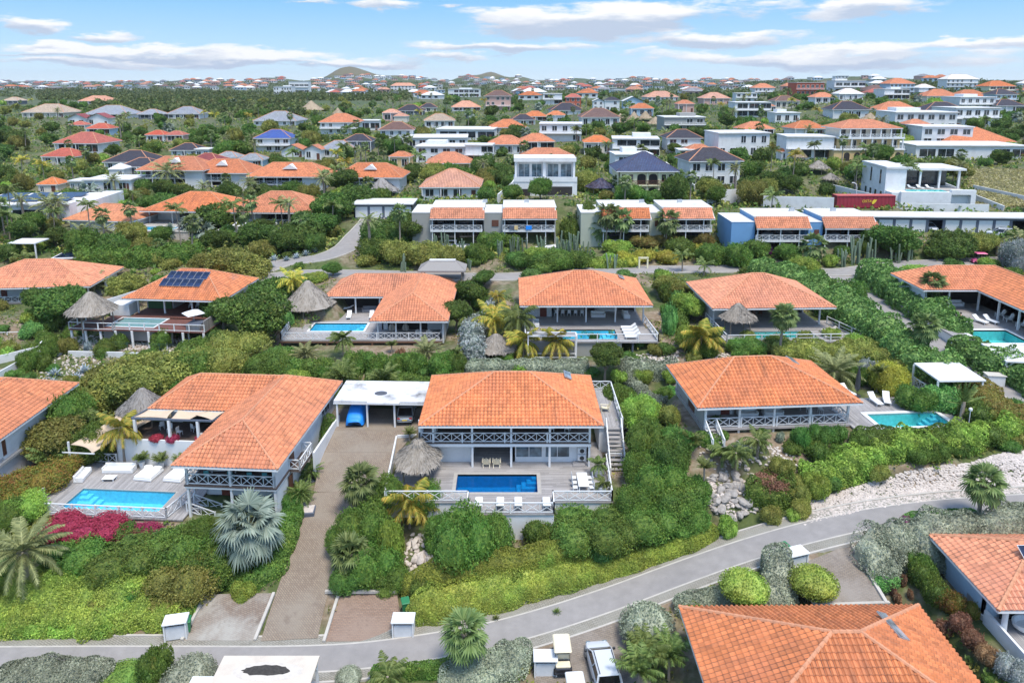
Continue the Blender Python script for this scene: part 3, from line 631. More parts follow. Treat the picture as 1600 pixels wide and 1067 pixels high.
def foliage_mesh(name,B,n,size,zmin=None,core=.8,mat=None,shoots=0,**kw):
    p,d=blobpts(B,n,zmin=zmin)
    if shoots:  # loose sprigs that break the outline
        k=rng.choice(len(p),shoots);dd=d[k]+rng.normal(0,.35,(shoots,3))+(0,0,.45);dd/=np.linalg.norm(dd,axis=1)[:,None];ln=rng.uniform(.08,.3,(shoots,1,1))*rng.uniform(.4,1,(shoots,1,1));t=np.linspace(.1,1,9)[None,:,None]
        p=np.concatenate([p,(p[k][:,None]+dd[:,None]*ln*t+rng.normal(0,size*.22,(shoots,9,3))).reshape(-1,3)]);d=np.concatenate([d,np.repeat(dd,9,0)])
    v,f=leaves(p,d,size,**kw)
    if core:
        cv,cf=cores(B,core);k=len(v);v=np.concatenate([v,cv]);
        q=cf+k;tri=q[:,:3]
        me=npmesh2(name,v,f,tri,mat or L['bush'])
    else:me=npmesh(name,v,f,mat or L['bush'])
    return me
def npmesh2(name,v,quads,tris,mat):
    me=bpy.data.meshes.new(name);nq,nt=len(quads),len(tris)
    me.vertices.add(len(v));me.vertices.foreach_set('co',np.asarray(v,np.float32).ravel())
    li=np.concatenate([np.asarray(quads,np.int32).ravel(),np.asarray(tris,np.int32).ravel()]);me.loops.add(len(li));me.loops.foreach_set('vertex_index',li)
    me.polygons.add(nq+nt);me.polygons.foreach_set('loop_start',np.concatenate([np.arange(nq)*4,nq*4+np.arange(nt)*3]).astype(np.int32))
    try:me.polygons.foreach_set('loop_total',np.concatenate([np.full(nq,4),np.full(nt,3)]).astype(np.int32))
    except Exception:pass
    me.polygons.foreach_set('use_smooth',np.zeros(nq+nt,bool))
    for q in(mat if isinstance(mat,(list,tuple))else[mat]):me.materials.append(q)
    me.update(calc_edges=True);return me
def bushblobs(k,flat=.75):
    B=[(0,0,.45,.8,.8,.5)]
    for i in range(k):a=2*pi*i/k+random.uniform(-.3,.3);r=random.uniform(.35,.6);s=random.uniform(.35,.55);B.append((r*cos(a),r*sin(a),random.uniform(.3,.7),s,s,s*random.uniform(.7,1)))
    return B
def crownblobs(k,sp=.62):
    B=[(0,0,0,.62,.62,.5)]
    for i in range(k):
        a=2*pi*i/k+random.uniform(-.4,.4);r=random.uniform(.3,sp);s=random.uniform(.28,.46);B.append((r*cos(a),r*sin(a),random.uniform(-.3,.32),s,s,s*random.uniform(.6,.85)))
    return B
PB={}  # bush prototypes: unit radius, base at z = 0
for cls,(n,sz,cr,nv)in{'n3':(8500,.062,.78,3),'n2':(4200,.085,.8,4),'n1':(1700,.125,.8,4),'m':(700,.2,.8,4),'f':(200,.36,.85,3)}.items():
    PB[cls]=[foliage_mesh('bush',bushblobs(6+(cls=='n3')*4),n,sz,zmin=0.0,core=cr,jit=.8,sv=.5,shoots={'n3':150,'n2':90,'n1':45,'m':14,'f':4}[cls])for _ in range(nv)]
PD=[foliage_mesh('clipped shrub',[(0,0,.5,1,1,.5)],n,sz,zmin=.02,core=.9,jit=.5,wid=.7)for n,sz in((4200,.075),(1500,.12))]
def trunkmesh(name,h,r,limbs,spread,mat=BARK):
    mb=MB();bend=random.uniform(-.15,.15)*h;top=np.array([bend*.5,random.uniform(-.1,.1)*h,h*.62])
    mb.tube([(0,0,-.3),(bend*.3,0,h*.3),top],[r*1.3,r,r*.75],7)
    for i in range(limbs):
        a=2*pi*i/limbs+random.uniform(-.4,.4);e=np.array([cos(a)*spread,sin(a)*spread,h*random.uniform(.85,1.1)]);mid=(top+e)/2+(0,0,-.06*h)
        mb.tube([top-(0,0,.1*h),mid,e],[r*.6,r*.42,r*.2],5)
    o=mb.build(name,mat);me=o.data;bpy.data.objects.remove(o);return me
PTR={}  # tree prototypes: crown radius 1; trunk shares the unit
for cls,(n,sz,nv)in{'n':(7000,.08,4),'m':(1500,.17,5),'f':(420,.3,4)}.items():
    PTR[cls]=[]
    for _ in range(nv):
        B=[(x,y,z+1.0,a,b,c)for(x,y,z,a,b,c)in crownblobs(9 if cls=='n' else 7)]
        PTR[cls].append((trunkmesh('trunk',1.0,.06,5 if cls!='f' else 2,.45),foliage_mesh('crown',B,n,sz,core=.62 if cls=='n' else .72,sv=.5,shoots={'n':140,'m':36,'f':8}[cls])))
ALLV=[]  # every plant, for the labels written at the end: (object, adjective kind, xyz, class)
def setmat(o,m):
    for s in o.material_slots:s.link='OBJECT';s.material=m
def bush(x,y,r,h,mat='bush',desc='rounded green bush',name='bush',rd=None,z=None,rz=None,clipped=False,cls=None,group=None):
    D=y;sz=r*1000/max(D,20)
    if clipped:me=PD[0 if sz>14 else 1]
    else:me=random.choice(PB[cls or('n3' if sz>30 else 'n2' if sz>16 else 'n1' if sz>9 else 'm' if sz>5 else 'f')])
    o=bpy.data.objects.new(name,me);COL.objects.link(o);setmat(o,L[mat]);o.location=(x,y,(tz(x,y)if z is None else z)-.05)
    o.rotation_euler=(0,0,random.uniform(0,6.3)if rz is None else rz);o.scale=(r,rd or r,h);o['category']='bush';ALLV.append((o,desc,(x,y,o.location[2]+h*.5),'bush'+desc));
    return o
def tree(x,y,r,h,mat='tree',desc='round leafy tree',name='tree',cls=None,z=None,squash=1.0):
    sz=r*1000/max(y,20);tm,cm=random.choice(PTR[cls or('n' if sz>16 else 'm' if sz>7 else 'f')])
    zz=tz(x,y)if z is None else z;t=thing(name,None,'tree',(x,y,zz),random.uniform(0,6.3))
    a=link('trunk',tm,t);a.scale=(r,r,max(h-r*squash*.95,h*.35));c=link('crown',cm,t);setmat(c,L[mat]);c.scale=(r,r,r*squash);c.location=(0,0,h-r*squash*1.75)
    ALLV.append((t,desc,(x,y,zz+h*.8),'tree'+desc));return t
def hedge(path,w,h,mat,label,leaf_=.16,dens=1.0,name='hedge',z=None,wob=.12,top=None,cat='hedge',closed=False):
    """clipped hedge along a line of ground points (x, y)"""
    P=np.array([(p[0],p[1])for p in path],float);seg=np.hypot(*(P[1:]-P[:-1]).T);cum=np.concatenate([[0],np.cumsum(seg)]);Lh=cum[-1]
    ws=np.array(w if isinstance(w,(list,tuple))else[w]*len(P),float);hs=np.array(h if isinstance(h,(list,tuple))else[h]*len(P),float)
    def at(s):return np.stack([np.interp(s,cum,P[:,0]),np.interp(s,cum,P[:,1])],-1),np.interp(s,cum,ws),np.interp(s,cum,hs)
    ph=rng.uniform(0,6,6)
    def surfp(s,th,k=1.0):  # th 0..pi over the rounded-square section; s beyond the ends rounds off
        sc=np.clip(s,0,Lh);c,ww,hh=at(sc);e=.3;c2,_,_=at(np.clip(sc+e,0,Lh));c1,_,_=at(np.clip(sc-e,0,Lh));t=c2-c1;t/=np.linalg.norm(t,axis=-1,keepdims=True)+1e-9
        nrm=np.stack([-t[...,1],t[...,0]],-1);p4=lambda q:np.sign(q)*np.abs(q)**.5
        wb=1+wob*(np.sin(s*1.1+ph[0])+.7*np.sin(s*2.3+th*2+ph[1])+.5*np.sin(s*4.1-th*3+ph[2]))*.6
        over=np.maximum(np.maximum(-s,s-Lh),0);er=np.sqrt(np.clip(1-(over/(ww/2))**2,0,1))
        o=p4(np.cos(th))*ww/2*wb*k*er;u=p4(np.sin(th))*hh*wb*k*(.55+.45*er)
        xy=c+nrm*o[...,None]+t*(np.where(s<0,s,np.where(s>Lh,s-Lh,0))*k)[...,None]
        return xy,u
    area=Lh*(ws.mean()+2*hs.mean())+2*ws.mean()*hs.mean();n=int(min(area/leaf_**2*3.6*dens,60000))
    s=rng.uniform(-ws[0]/2,Lh+ws[-1]/2,n);tt=np.linspace(0,pi,400);sx_,sy_=np.sign(np.cos(tt))*np.abs(np.cos(tt))**.5*ws.mean()/2,np.abs(np.sin(tt))**.5*hs.mean();al=np.concatenate([[0],np.cumsum(np.hypot(np.diff(sx_),np.diff(sy_)))]);th=np.interp(rng.uniform(0,al[-1],n),al,tt)
    xy,u=surfp(s,th,rng.uniform(.97,1.02,n));g=TZ(xy[:,0],xy[:,1],False)if z is None else np.full(n,z)
    pt=np.stack([xy[:,0],xy[:,1],g+u],-1);e=.05;xb,ub=surfp(s,th,np.full(n,.9));dn=pt-np.stack([xb[:,0],xb[:,1],g+ub],-1);dn/=np.linalg.norm(dn,axis=1)[:,None]+1e-9
    v,f=leaves(pt,dn,leaf_*1.15,wid=.65,jit=.6)
    ns,nt_=max(4,int(Lh/.6)),9;S,T=np.meshgrid(np.linspace(-ws[0]/2*.97,Lh+ws[-1]/2*.97,ns),np.linspace(0,pi,nt_),indexing='ij');cxy,cu=surfp(S.ravel(),T.ravel(),.84)
    cg=TZ(cxy[:,0],cxy[:,1],False)if z is None else np.full(len(cxy),z);cu=np.where((T.ravel()<.01)|(T.ravel()>3.13),-.5,cu);cv=np.stack([cxy[:,0],cxy[:,1],cg+cu],-1);I=np.arange(ns*nt_).reshape(ns,nt_)+len(v)
    cf=np.stack([I[:-1,:-1],I[1:,:-1],I[1:,1:],I[:-1,1:]],-1).reshape(-1,4)
    c0=np.array([*(P[len(P)//2]),tz(*P[len(P)//2])if z is None else z])
    o=link(name,npmesh(name,np.concatenate([v,cv])-c0,np.concatenate([f,cf]),L[mat]));o.location=c0;return tag(o,label,cat)

# palms ---------------------------------------------------------------
def frond(L_,n,ll,lw,a0,droop,flat=.35):
    """feather frond along +X from the origin: base angle a0, curving down by droop"""
    t=np.linspace(0,1,9);ang=a0-droop*t**1.3;dx,dz=np.cos(ang),np.sin(ang);X=np.concatenate([[0],np.cumsum((dx[1:]+dx[:-1])/2)])/8*L_;Z=np.concatenate([[0],np.cumsum((dz[1:]+dz[:-1])/2)])/8*L_
    V,Q=[],[]
    for i in range(8):
        k=len(V);w0,w1=.05*(1-t[i]*.8),.05*(1-t[i+1]*.8);V+=[(X[i],-w0,Z[i]),(X[i],w0,Z[i]),(X[i+1],w1,Z[i+1]),(X[i+1],-w1,Z[i+1])];Q.append((k,k+1,k+2,k+3))
    for i in range(n):
        s=.14+.86*(i+random.uniform(-.3,.3))/n;s=min(max(s,.1),1);x,z,an=np.interp(s,t,X),np.interp(s,t,Z),np.interp(s,t,ang);l=ll*(math.sin(pi*min(.14+s*.84,1))**.6)*random.uniform(.85,1.1)
        for sd in(-1,1):
            f=random.uniform(.5,.75);d=np.array([cos(an)*f,sd*(1-f*.4),sin(an)*f-flat*random.uniform(.6,1.4)]);d/=np.linalg.norm(d);w=np.array([cos(an),0,sin(an)])*lw
            p=np.array([x,0,z]);k=len(V);V+=[p-w*.5,p+w*.5,p+d*l*.6+w*.45+(0,0,-.02*l),p+d*l+(0,0,-.18*l)];Q.append((k,k+1,k+2,k+3))
    return np.array(V,float),np.array(Q)
def fanleaf(pet,R_,n,span,a0,droop,cup=.25):
    """fan leaf on a stalk along +X"""
    V,Q=[],[];e=np.array([cos(a0),0,sin(a0)])*pet;k=0
    V+=[(0,-.03,0),(0,.03,0),tuple(e+(0,.02,0)),tuple(e+(0,-.02,0))];Q.append((0,1,2,3));an=a0-droop
    fx,fz=np.array([cos(an),0,sin(an)]),np.array([-sin(an),0,cos(an)]);fy=np.array([0,1.,0])
    for i in range(n):
        b=-span/2+span*(i+.5)/n;d=fx*cos(b)+fy*sin(b)+fz*(-cup*abs(sin(b))+random.uniform(-.06,.06));d/=np.linalg.norm(d);sd=np.cross(fz,d);l=R_*(.72+.28*cos(b*.6))*random.uniform(.9,1.05);w=R_*span/n*.36
        k=len(V);tip=e+d*l-np.array([0,0,.16*l*random.uniform(.4,1.6)]);m=e+d*l*.55
        V+=[tuple(e),tuple(m+sd*w+fz*.02),tuple(tip),tuple(m-sd*w-fz*.02)];Q.append((k,k+1,k+2,k+3))
    return np.array(V,float),np.array(Q)
def rotz(v,a):c,s=cos(a),sin(a);return np.stack([v[:,0]*c-v[:,1]*s,v[:,0]*s+v[:,1]*c,v[:,2]],-1)
def gather(items):
    V,Q=[],[];o=0
    for v,q in items:V.append(v);Q.append(q+o);o+=len(v)
    return np.concatenate(V),np.concatenate(Q)
def palmcrown(kind,far=False):
    it=[]
    if kind=='coco':
        for i in range(20 if not far else 14):e=random.uniform(-.35,1.25);it.append((frond(random.uniform(2.1,2.7),26 if not far else 9,.75,.085 if not far else .2,e,random.uniform(.9,1.5),.45),i*2.4))
    elif kind=='date':
        for i in range(46 if not far else 24):e=-.55+1.75*(i/46 if not far else i/24);it.append((frond(random.uniform(2.2,2.8),24 if not far else 9,.5,.07 if not far else .16,e,random.uniform(.7,1.1),.15),i*2.4))
    elif kind=='areca':
        for i in range(26):e=random.uniform(.7,1.45);it.append((frond(random.uniform(1.5,2.3),16 if not far else 8,.5,.09,e,random.uniform(.7,1.2),.3),i*2.4))
    elif kind=='fan':
        for i in range(40 if not far else 22):e=-.9+2.3*((i+.5)/(40 if not far else 22));it.append((fanleaf(random.uniform(.7,1.0),random.uniform(.75,.95),15 if not far else 7,3.6,e,.25+.3*(1.2-e)),i*2.4))
    elif kind=='bismarck':
        for i in range(34 if not far else 20):e=-.75+2.1*((i+.5)/(34 if not far else 20));it.append((fanleaf(random.uniform(1.2,1.7),random.uniform(1.2,1.5),24 if not far else 9,4.4,e,.35+.3*(1.2-e),.45),i*2.4))
    elif kind=='traveller':
        for i in range(13):
            e=.25+(pi-.5)*i/12;v,q=frond(2.3,9,.35,.24,.2,.35,.05);c,s=cos(e),sin(e);it.append((np.stack([v[:,0]*c-v[:,2]*s,v[:,1],v[:,0]*s+v[:,2]*c],-1),q));it[-1]=(it[-1],.2)
    return gather([(rotz(v,a+random.uniform(-.25,.25)),q)for(v,q),a in it])
PP={}
MATP={'coco':'palm','date':'palmdate','areca':'palm','fan':'fan','bismarck':'palmsilver','traveller':'palm'}
for k in MATP:
    PP[k]=[npmesh('crown',*palmcrown(k),L[MATP[k]])for _ in range(3 if k in('coco','fan','date')else 2)]
    PP[k+'f']=[npmesh('crown',*palmcrown(k,True),L[MATP[k]])for _ in range(2)]
def palm(x,y,h,kind='coco',s=1.0,desc='tall palm',mat=None,lean=.06,name=None,z=None,tr=None):
    far=y>105;zz=tz(x,y)if z is None else z;t=thing(name or{'coco':'coconut_palm','date':'date_palm','areca':'areca_palm','fan':'fan_palm','bismarck':'silver_palm','traveller':'traveller_palm'}[kind],None,'palm tree',(x,y,zz),random.uniform(0,6.3)if kind!='traveller' else 0)
    r=tr or{'coco':.11,'date':.26,'areca':.1,'fan':.15,'bismarck':.3,'traveller':.2}[kind];lx=random.uniform(-lean,lean)*h;ly=random.uniform(-lean,lean)*h
    if h>.3:
        mb=MB();mb.tube([(0,0,-.3),(lx*.25,ly*.25,h*.35),(lx*.6,ly*.6,h*.7),(lx,ly,h+.1)],[r*1.35,r,r*.9,r*.85],8);mb.build('trunk',BARKP,t)
        if kind in('fan','date'):
            mb=MB();mb.lathe([(r*1.1,h-.75),(r*2.0,h-.25),(r*1.5,h+.1)],8,lx,ly);mb.build('leaf_bases',BARKP,t)
    c=link('crown',random.choice(PP[kind+('f' if far else '')]),t);c.location=(lx,ly,h);c.scale=(s,s,s);c.rotation_euler=(0,0,random.uniform(0,6.3)if kind!='traveller' else 0)
    if mat:setmat(c,L[mat])
    ALLV.append((t,desc,(x,y,zz+h),'palm'+desc));return t
def agave_mesh():
    V,Q=[],[]
    for i in range(34):
        e=1.45-1.35*(i/34)**.8;a=i*2.4;l=random.uniform(.85,1.1);k=len(V);d=np.array([cos(a)*cos(e),sin(a)*cos(e),sin(e)]);s=np.array([-sin(a),cos(a),0]);u=np.cross(d,s)
        V+=[d*.05-s*.05,d*.05+s*.05,d*l*.5+s*.1+u*.03,d*l*.5-s*.1+u*.03,d*l+u*.0];Q+=[(k,k+1,k+2,k+3),(k+3,k+2,k+4,k+4)]
    V=np.array(V);Q=np.array(Q);return npmesh2('agave',V,Q[::2],Q[1::2][:,:3],L['agave'])
AG=[agave_mesh()for _ in range(2)]
def agave(x,y,s,desc='spiky blue agave',mat='agave',z=None,name='agave'):
    o=bpy.data.objects.new(name,random.choice(AG));COL.objects.link(o);setmat(o,L[mat]);o.location=(x,y,tz(x,y)if z is None else z);o.scale=(s,)*3;o.rotation_euler=(0,0,random.uniform(0,6));o['category']='agave';ALLV.append((o,desc,tuple(o.location),'agave'+desc));return o
def cactus(x,y,h,n,spread,desc='clump of tall column cactus'):
    t=MB()
    for i in range(n):
        a,r=random.uniform(0,6.3),random.uniform(0,spread)**.8;hh=h*random.uniform(.5,1.05);lx,ly=random.uniform(-.12,.12)*hh+.12*r*cos(a),random.uniform(-.1,.1)*hh
        bx,by=r*cos(a),r*sin(a);t.tube([(bx,by,-.2),(bx+lx*.4,by+ly*.4,hh*.5),(bx+lx,by+ly,hh*.97),(bx+lx,by+ly,hh)],[.13,.15,.13,.05],7)
    o=t.build('column_cactus',L['cactus']);o.location=(x,y,tz(x,y));o['category']='cactus';ALLV.append((o,desc,(x,y,o.location[2]+h/2),'cactus'+desc));return o
def rockmesh(name='boulder',sub=ICO2):
    v=sub[0].copy();
    for _ in range(7):d=rng.normal(0,1,3);d/=np.linalg.norm(d);k=rng.uniform(.45,.8);pr=v@d;v-=np.maximum(pr-k,0)[:,None]*d
    v*=np.array([1,rng.uniform(.65,.95),rng.uniform(.5,.8)])*(1+rng.uniform(-.05,.05,(len(v),1)));f=sub[1];return npmesh(name,v,f,ROCK)
RK=[rockmesh()for _ in range(8)]
def boulder(x,y,s,mat=None,label='pale grey boulder',group='boulders',sink=.25):
    o=bpy.data.objects.new('boulder',random.choice(RK));COL.objects.link(o)
    if mat:setmat(o,mat)
    o.location=(x,y,tz(x,y)+s*sink);o.scale=(s*random.uniform(.85,1.2),s,s*random.uniform(.8,1.1));o.rotation_euler=(random.uniform(-.4,.4),random.uniform(-.4,.4),random.uniform(0,6.3));return tag(o,label,'boulder',group)

# ------------------------------------------------------------------ roads and ground
def road(name,pts,hw,mat,edge=None,kerb=True,steps=6,verge=0.9,drops=((),())):
    """paved strip that follows the terrain; brick verges and low kerbs on both sides"""
    P=np.array([PX(*p)if len(p)==3 else G(*p)for p in pts]);
    t=np.linspace(0,len(P)-1,(len(P)-1)*steps+1);i=np.clip(t.astype(int),0,len(P)-2);u=(t-i)[:,None]
    p0,p1,p2,p3=P[np.clip(i-1,0,len(P)-1)],P[i],P[i+1],P[np.clip(i+2,0,len(P)-1)]
    Q=.5*(2*p1+(p2-p0)*u+(2*p0-5*p1+4*p2-p3)*u**2+(3*p1-p0-3*p2+p3)*u**3)
    tan=np.gradient(Q[:,:2],axis=0);tan/=np.linalg.norm(tan,axis=1)[:,None];nr=np.stack([-tan[:,1],tan[:,0]],-1)
    wd=hw+(verge+.25 if edge else .1);ROADS.append(([tuple(q)for q in Q[::3]]+[tuple(Q[-1])],wd))
    QX=np.array([TOPX(q)[0]for q in Q])
    def strip(nm,a,b,z,m,thick=None,dr=()):
        mb=MB();n=len(Q);z=np.where(sum([(QX>u)&(QX<v)for u,v in dr],np.zeros(n,bool))>0,.02,z)[:,None];A=np.concatenate([Q[:,:2]+nr*a,Q[:,2:]+z],1);B=np.concatenate([Q[:,:2]+nr*b,Q[:,2:]+z],1)
        for k in range(n-1):
            mb.sheet([A[k],A[k+1],B[k+1],B[k]][::-1]if b>a else[A[k],A[k+1],B[k+1],B[k]])
            if thick:
                for S,r in((A,1),(B,0)):q=[S[k],S[k+1],S[k+1]-(0,0,thick),S[k]-(0,0,thick)];mb.sheet(q if r==(b>a)else q[::-1])
        o=mb.build(nm,m);return tag(o,None,None,kind='structure')
    strip(name,-hw,hw,.02,mat)
    if edge:
        strip('brick_verge',hw,hw+verge,.015,edge);strip('brick_verge',-hw-verge,-hw,.015,edge)
        if kerb:
            tag(strip('kerb',hw+verge,hw+verge+.16,.12,KERB,.3,drops[0]),None,None);strip('kerb',-hw-verge-.16,-hw-verge,.12,KERB,.3,drops[1])
            strip('gutter',hw-.08,hw+.06,.024,KERB);strip('gutter',-hw-.06,-hw+.08,.024,KERB)
    elif kerb:strip('kerb',hw,hw+.2,.12,KERB,.3);strip('kerb',-hw-.2,-hw,.12,KERB,.3)
    return Q
def asphalt():
    m=surf('worn asphalt',(.3,.282,.268),.9,.12,1.1,.3,14,dirt=(.22,.21,.205),dirt_amt=.4,dirt_sc=.25,kind='Object');n,l=m.node_tree.nodes,m.node_tree.links;b=n['Principled BSDF'];c=b.inputs['Base Color'].links[0].from_socket;v=coords(n,l);
    tr=noise(n,l,coords(n,l,'Object',(.5,.5,.5)),3.0,9,.75);ck=N(n,'ShaderNodeMapRange',i_1=.6,i_2=.72,i_4=.4);l.new(tr,ck.inputs[0]);c=mixc(n,l,ck.outputs[0],c,(.19,.18,.175));v2=N(n,'ShaderNodeTexVoronoi',i_Scale=.16);l.new(v,v2.inputs['Vector']);sr=n.new('ShaderNodeSeparateColor');l.new(v2.outputs['Color'],sr.inputs[0]);c=mixc(n,l,mth(n,l,'MULTIPLY',mth(n,l,'GREATER_THAN',sr.outputs[0],.75),.1),c,(.2,.195,.19));l.new(c,b.inputs['Base Color']);return m
ASPH=asphalt()
BRICKV=pavers('verge bricks',(.27,.25,.2),(.33,.31,.26),(.3,.29,.25),.5);DRIVE=pavers('driveway bricks',(.24,.18,.13),(.3,.235,.17),(.28,.24,.19),.8,stain=(.17,.13,.1))
BRICKR=pavers('parking bricks',(.26,.165,.115),(.33,.22,.155),(.3,.22,.17),0.);BRICKP=pavers('pale parking bricks',(.22,.16,.12),(.28,.22,.17),(.42,.41,.37),.4);BRICKD=pavers('stained parking bricks',(.21,.17,.13),(.26,.215,.17),(.3,.27,.24),.3,stain=(.14,.11,.09))
road('lane',[(-160,1031,-.1),(-40,1031,0),(120,1030,0),(280,1030,0),(430,1030,0),(550,1025,0),(660,1011,.25),(760,993,.25),(860,966,.5),(960,933,1.05),(1060,896,2.0),(1160,861,3.2),(1260,832,4.3),(1360,810,5.0),(1460,796,5.6),(1560,788,6.2),(1680,782,7),(1850,775,8)],1.25,ASPH,BRICKV,drops=([(270,645)],[(800,1000),(1190,1350)]))
road('driveway',[(452,999,.02),(465,950,.35),(483,890,1.0),(500,830,1.9),(516,790,2.7),(528,766,3.17)],2.1,DRIVE,kerb=False)
road('upper_lane',[(395,428,9.3),(440,412,9.6),(500,403,10.2),(540,388,11.0),(560,368,11.8),(575,352,12.6),(585,338,13.1)],2.3,ASPH)
road('back_lane',[(380,440,9.2),(470,428,9.5),(600,429,9.5),(700,432,9.5),(790,433,9.5),(900,426,9.8),(1000,422,9.9),(1100,421,10),(1220,420,10),(1310,426,10.1),(1400,415,10.3),(1500,410,10.5),(1620,405,10.8),(1750,401,11)],2.0,ASPH)
road('side_lane',[(1312,428,10.1),(1335,447,9.9),(1375,470,9.7),(1415,497,9.5),(1455,527,9.2),(1500,560,8.9),(1550,592,8.7),(1605,622,8.5),(1700,672,8.3)],2.1,ASPH)
def paved(name,px,z,mat,label=None):
    """flat paved patch, photo pixels of its corners; each corner at its own height"""
    P=[PX(q[0],q[1],q[2]if len(q)>2 else z)for q in px];c=np.mean(P,0);mb=MB();mb.sheet([np.array(p)-c for p in P]);mb.add([np.array(p)-c-(0,0,.3)for p in P]+[np.array(p)-c for p in P],[(i,(i+1)%len(P),len(P)+(i+1)%len(P),len(P)+i)for i in range(len(P))])
    o=mb.build(name,mat);o.location=c;xs,ys=[p[0]for p in P],[p[1]for p in P];PAVED.append([(p[0],p[1],p[2])for p in P]);return tag(o,label,None,kind='structure')
# plots that are levelled in the slope: x, y, half sizes, turn, height, fall-off
PLOTS+=[(-18,49.6,9.5,3.0,0,.05,2.2),(0,67.5,11.0,6.6,0,3.95,2.2),(3.5,76,14,2.5,0,5.0,4),(-14,72.5,5.2,4.0,0,5.25,2.5),(-30,63,14,5.6,R(-4),2.45,2.5),(-30.5,73,8.5,5,R(-4),4.4,2),(26.5,68.5,8.2,5,R(4),7.6,2.2),(38.2,66.5,5.6,3.6,R(4),7.9,2),
          (-53,66,5.5,10,0,2.5,3),(20.7,39.5,9,6.5,0,1.1,2),(41,46,9,5.5,0,3.2,1.6),(-49,106,9,6,R(-5),6.0,4),(-78,115,12,7,R(-6),5.6,4),(-15,104,9.5,10,0,5.4,3.5),(9.8,97,9,6.5,0,8.4,3.5),(34.5,95.5,9,6,R(2),8.4,3.5),(62.5,90.5,9.5,12.5,0,10.1,2.5),(29,53.2,3.4,2.6,R(14),3.4,1.6),(5.5,42.5,5.5,3.4,0,.05,1.5),(-16,40.5,4,2.2,0,.0,2),(80,132.5,25,7.5,R(-3),13.1,3),(74.6,150,7,2,0,14.7,3)]

# ------------------------------------------------------------------ furniture
PROTO={}
def place(kind,make,p,rz,label,group=None):
    if kind not in PROTO:
        PROTO[kind]=r=make();r.location=p;r.rotation_euler=(0,0,rz)
    else:r=dup(PROTO[kind],p,rz)
    r['label']=label
    if group:r['group']=group
    elif 'group' in r:del r['group']
    return r
def f_lounger(mat=CUSH):
    t=thing('sun_lounger','','lounger');mb=MB()
    for x in(-.32,.32):mb.bar((x,-.95,.3),(x,.55,.3),.05)
    for y in(-.85,.45):
        for x in(-.32,.32):mb.bar((x,y,0),(x,y,.3),.05)
    mb.build('frame',WHITE,t);MB().rbox(-.33,-.98,.32,.33,.4,.42,.04).build('mattress',mat,t)
    m=MB();m.add([(-.33,.4,.32),(.33,.4,.32),(.33,1.0,.78),(-.33,1.0,.78),(-.33,.36,.42),(.33,.36,.42),(.33,.95,.88),(-.33,.95,.88)],[(0,3,2,1),(4,5,6,7),(0,1,5,4),(1,2,6,5),(2,3,7,6),(3,0,4,7)]);m.build('backrest',mat,t);return t
def f_chair(mat=WHITE,h=.95):
    t=thing('chair','','chair');MB().rbox(-.23,-.23,.42,.23,.23,.48,.03).build('seat',mat,t);MB().rbox(-.23,.2,.48,.23,.25,h,.02).build('backrest',mat,t)
    for x in(-.2,.2):
        for y in(-.2,.2):MB().bar((x,y,0),(x,y,.43),.04).build('leg',mat,t)
    return t
def f_table(w=1.0,d=2.4,mat=WHITE,h=.75):
    t=thing('table','','table');MB().rbox(-w/2,-d/2,h-.05,w/2,d/2,h,.03).build('table_top',mat,t)
    for x in(-w/2+.1,w/2-.1):
        for y in(-d/2+.12,d/2-.12):MB().bar((x,y,0),(x,y,h-.05),.08).build('leg',mat,t)
    return t
def f_sofa(w=2.0,d=.9,mat=CUSH,fr=WHITE):
    t=thing('sofa','','sofa');MB().rbox(-w/2,-d/2,.05,w/2,d/2,.25,.04).build('base',fr,t);MB().rbox(-w/2+.12,-d/2,.25,w/2-.12,d/2-.2,.45,.07).build('seat',mat,t);MB().rbox(-w/2,d/2-.22,.25,w/2,d/2,.8,.08).build('backrest',mat,t)
    for s in(-1,1):MB().rbox(min(s*w/2,s*(w/2-.14)),-d/2,.25,max(s*w/2,s*(w/2-.14)),d/2-.22,.62,.05).build('armrest',mat,t)
    return t
def f_daybed(w=1.9,d=2.1):
    t=thing('daybed','','daybed');MB().rbox(-w/2,-d/2,.06,w/2,d/2,.26,.04).build('base',WHITE,t);MB().rbox(-w/2+.04,-d/2+.04,.26,w/2-.04,d/2-.04,.48,.08).build('mattress',CUSH,t)
    for x in(-.5,.5):MB().rbox(x-.42,d/2-.5,.48,x+.42,d/2-.1,.66,.08).build('pillow',CUSH,t)
    return t
def f_adiron(mat=CREAM):
    t=thing('deck_chair','','chair');m=MB()
    m.add([(-.28,-.35,.36),(.28,-.35,.36),(.28,.3,.24),(-.28,.3,.24),(-.28,-.35,.41),(.28,-.35,.41),(.28,.3,.29),(-.28,.3,.29)],[(0,3,2,1),(4,5,6,7),(0,1,5,4),(1,2,6,5),(2,3,7,6),(3,0,4,7)]);m.build('seat',mat,t);m=MB()
    for i in range(5):x=-.24+i*.12;m.bar((x,.28,.25),(x*1.25,.62,.95+.07*(2-abs(i-2))),.1,.03)
    m.build('backrest',mat,t)
    for s in(-1,1):MB().bar((s*.36,-.45,.56),(s*.36,.42,.52),.13,.03).build('armrest',mat,t);MB().bar((s*.34,-.38,0),(s*.34,-.38,.55),.07).build('leg',mat,t);MB().bar((s*.3,.5,0),(s*.34,.2,.52),.06).build('leg',mat,t)
    return t
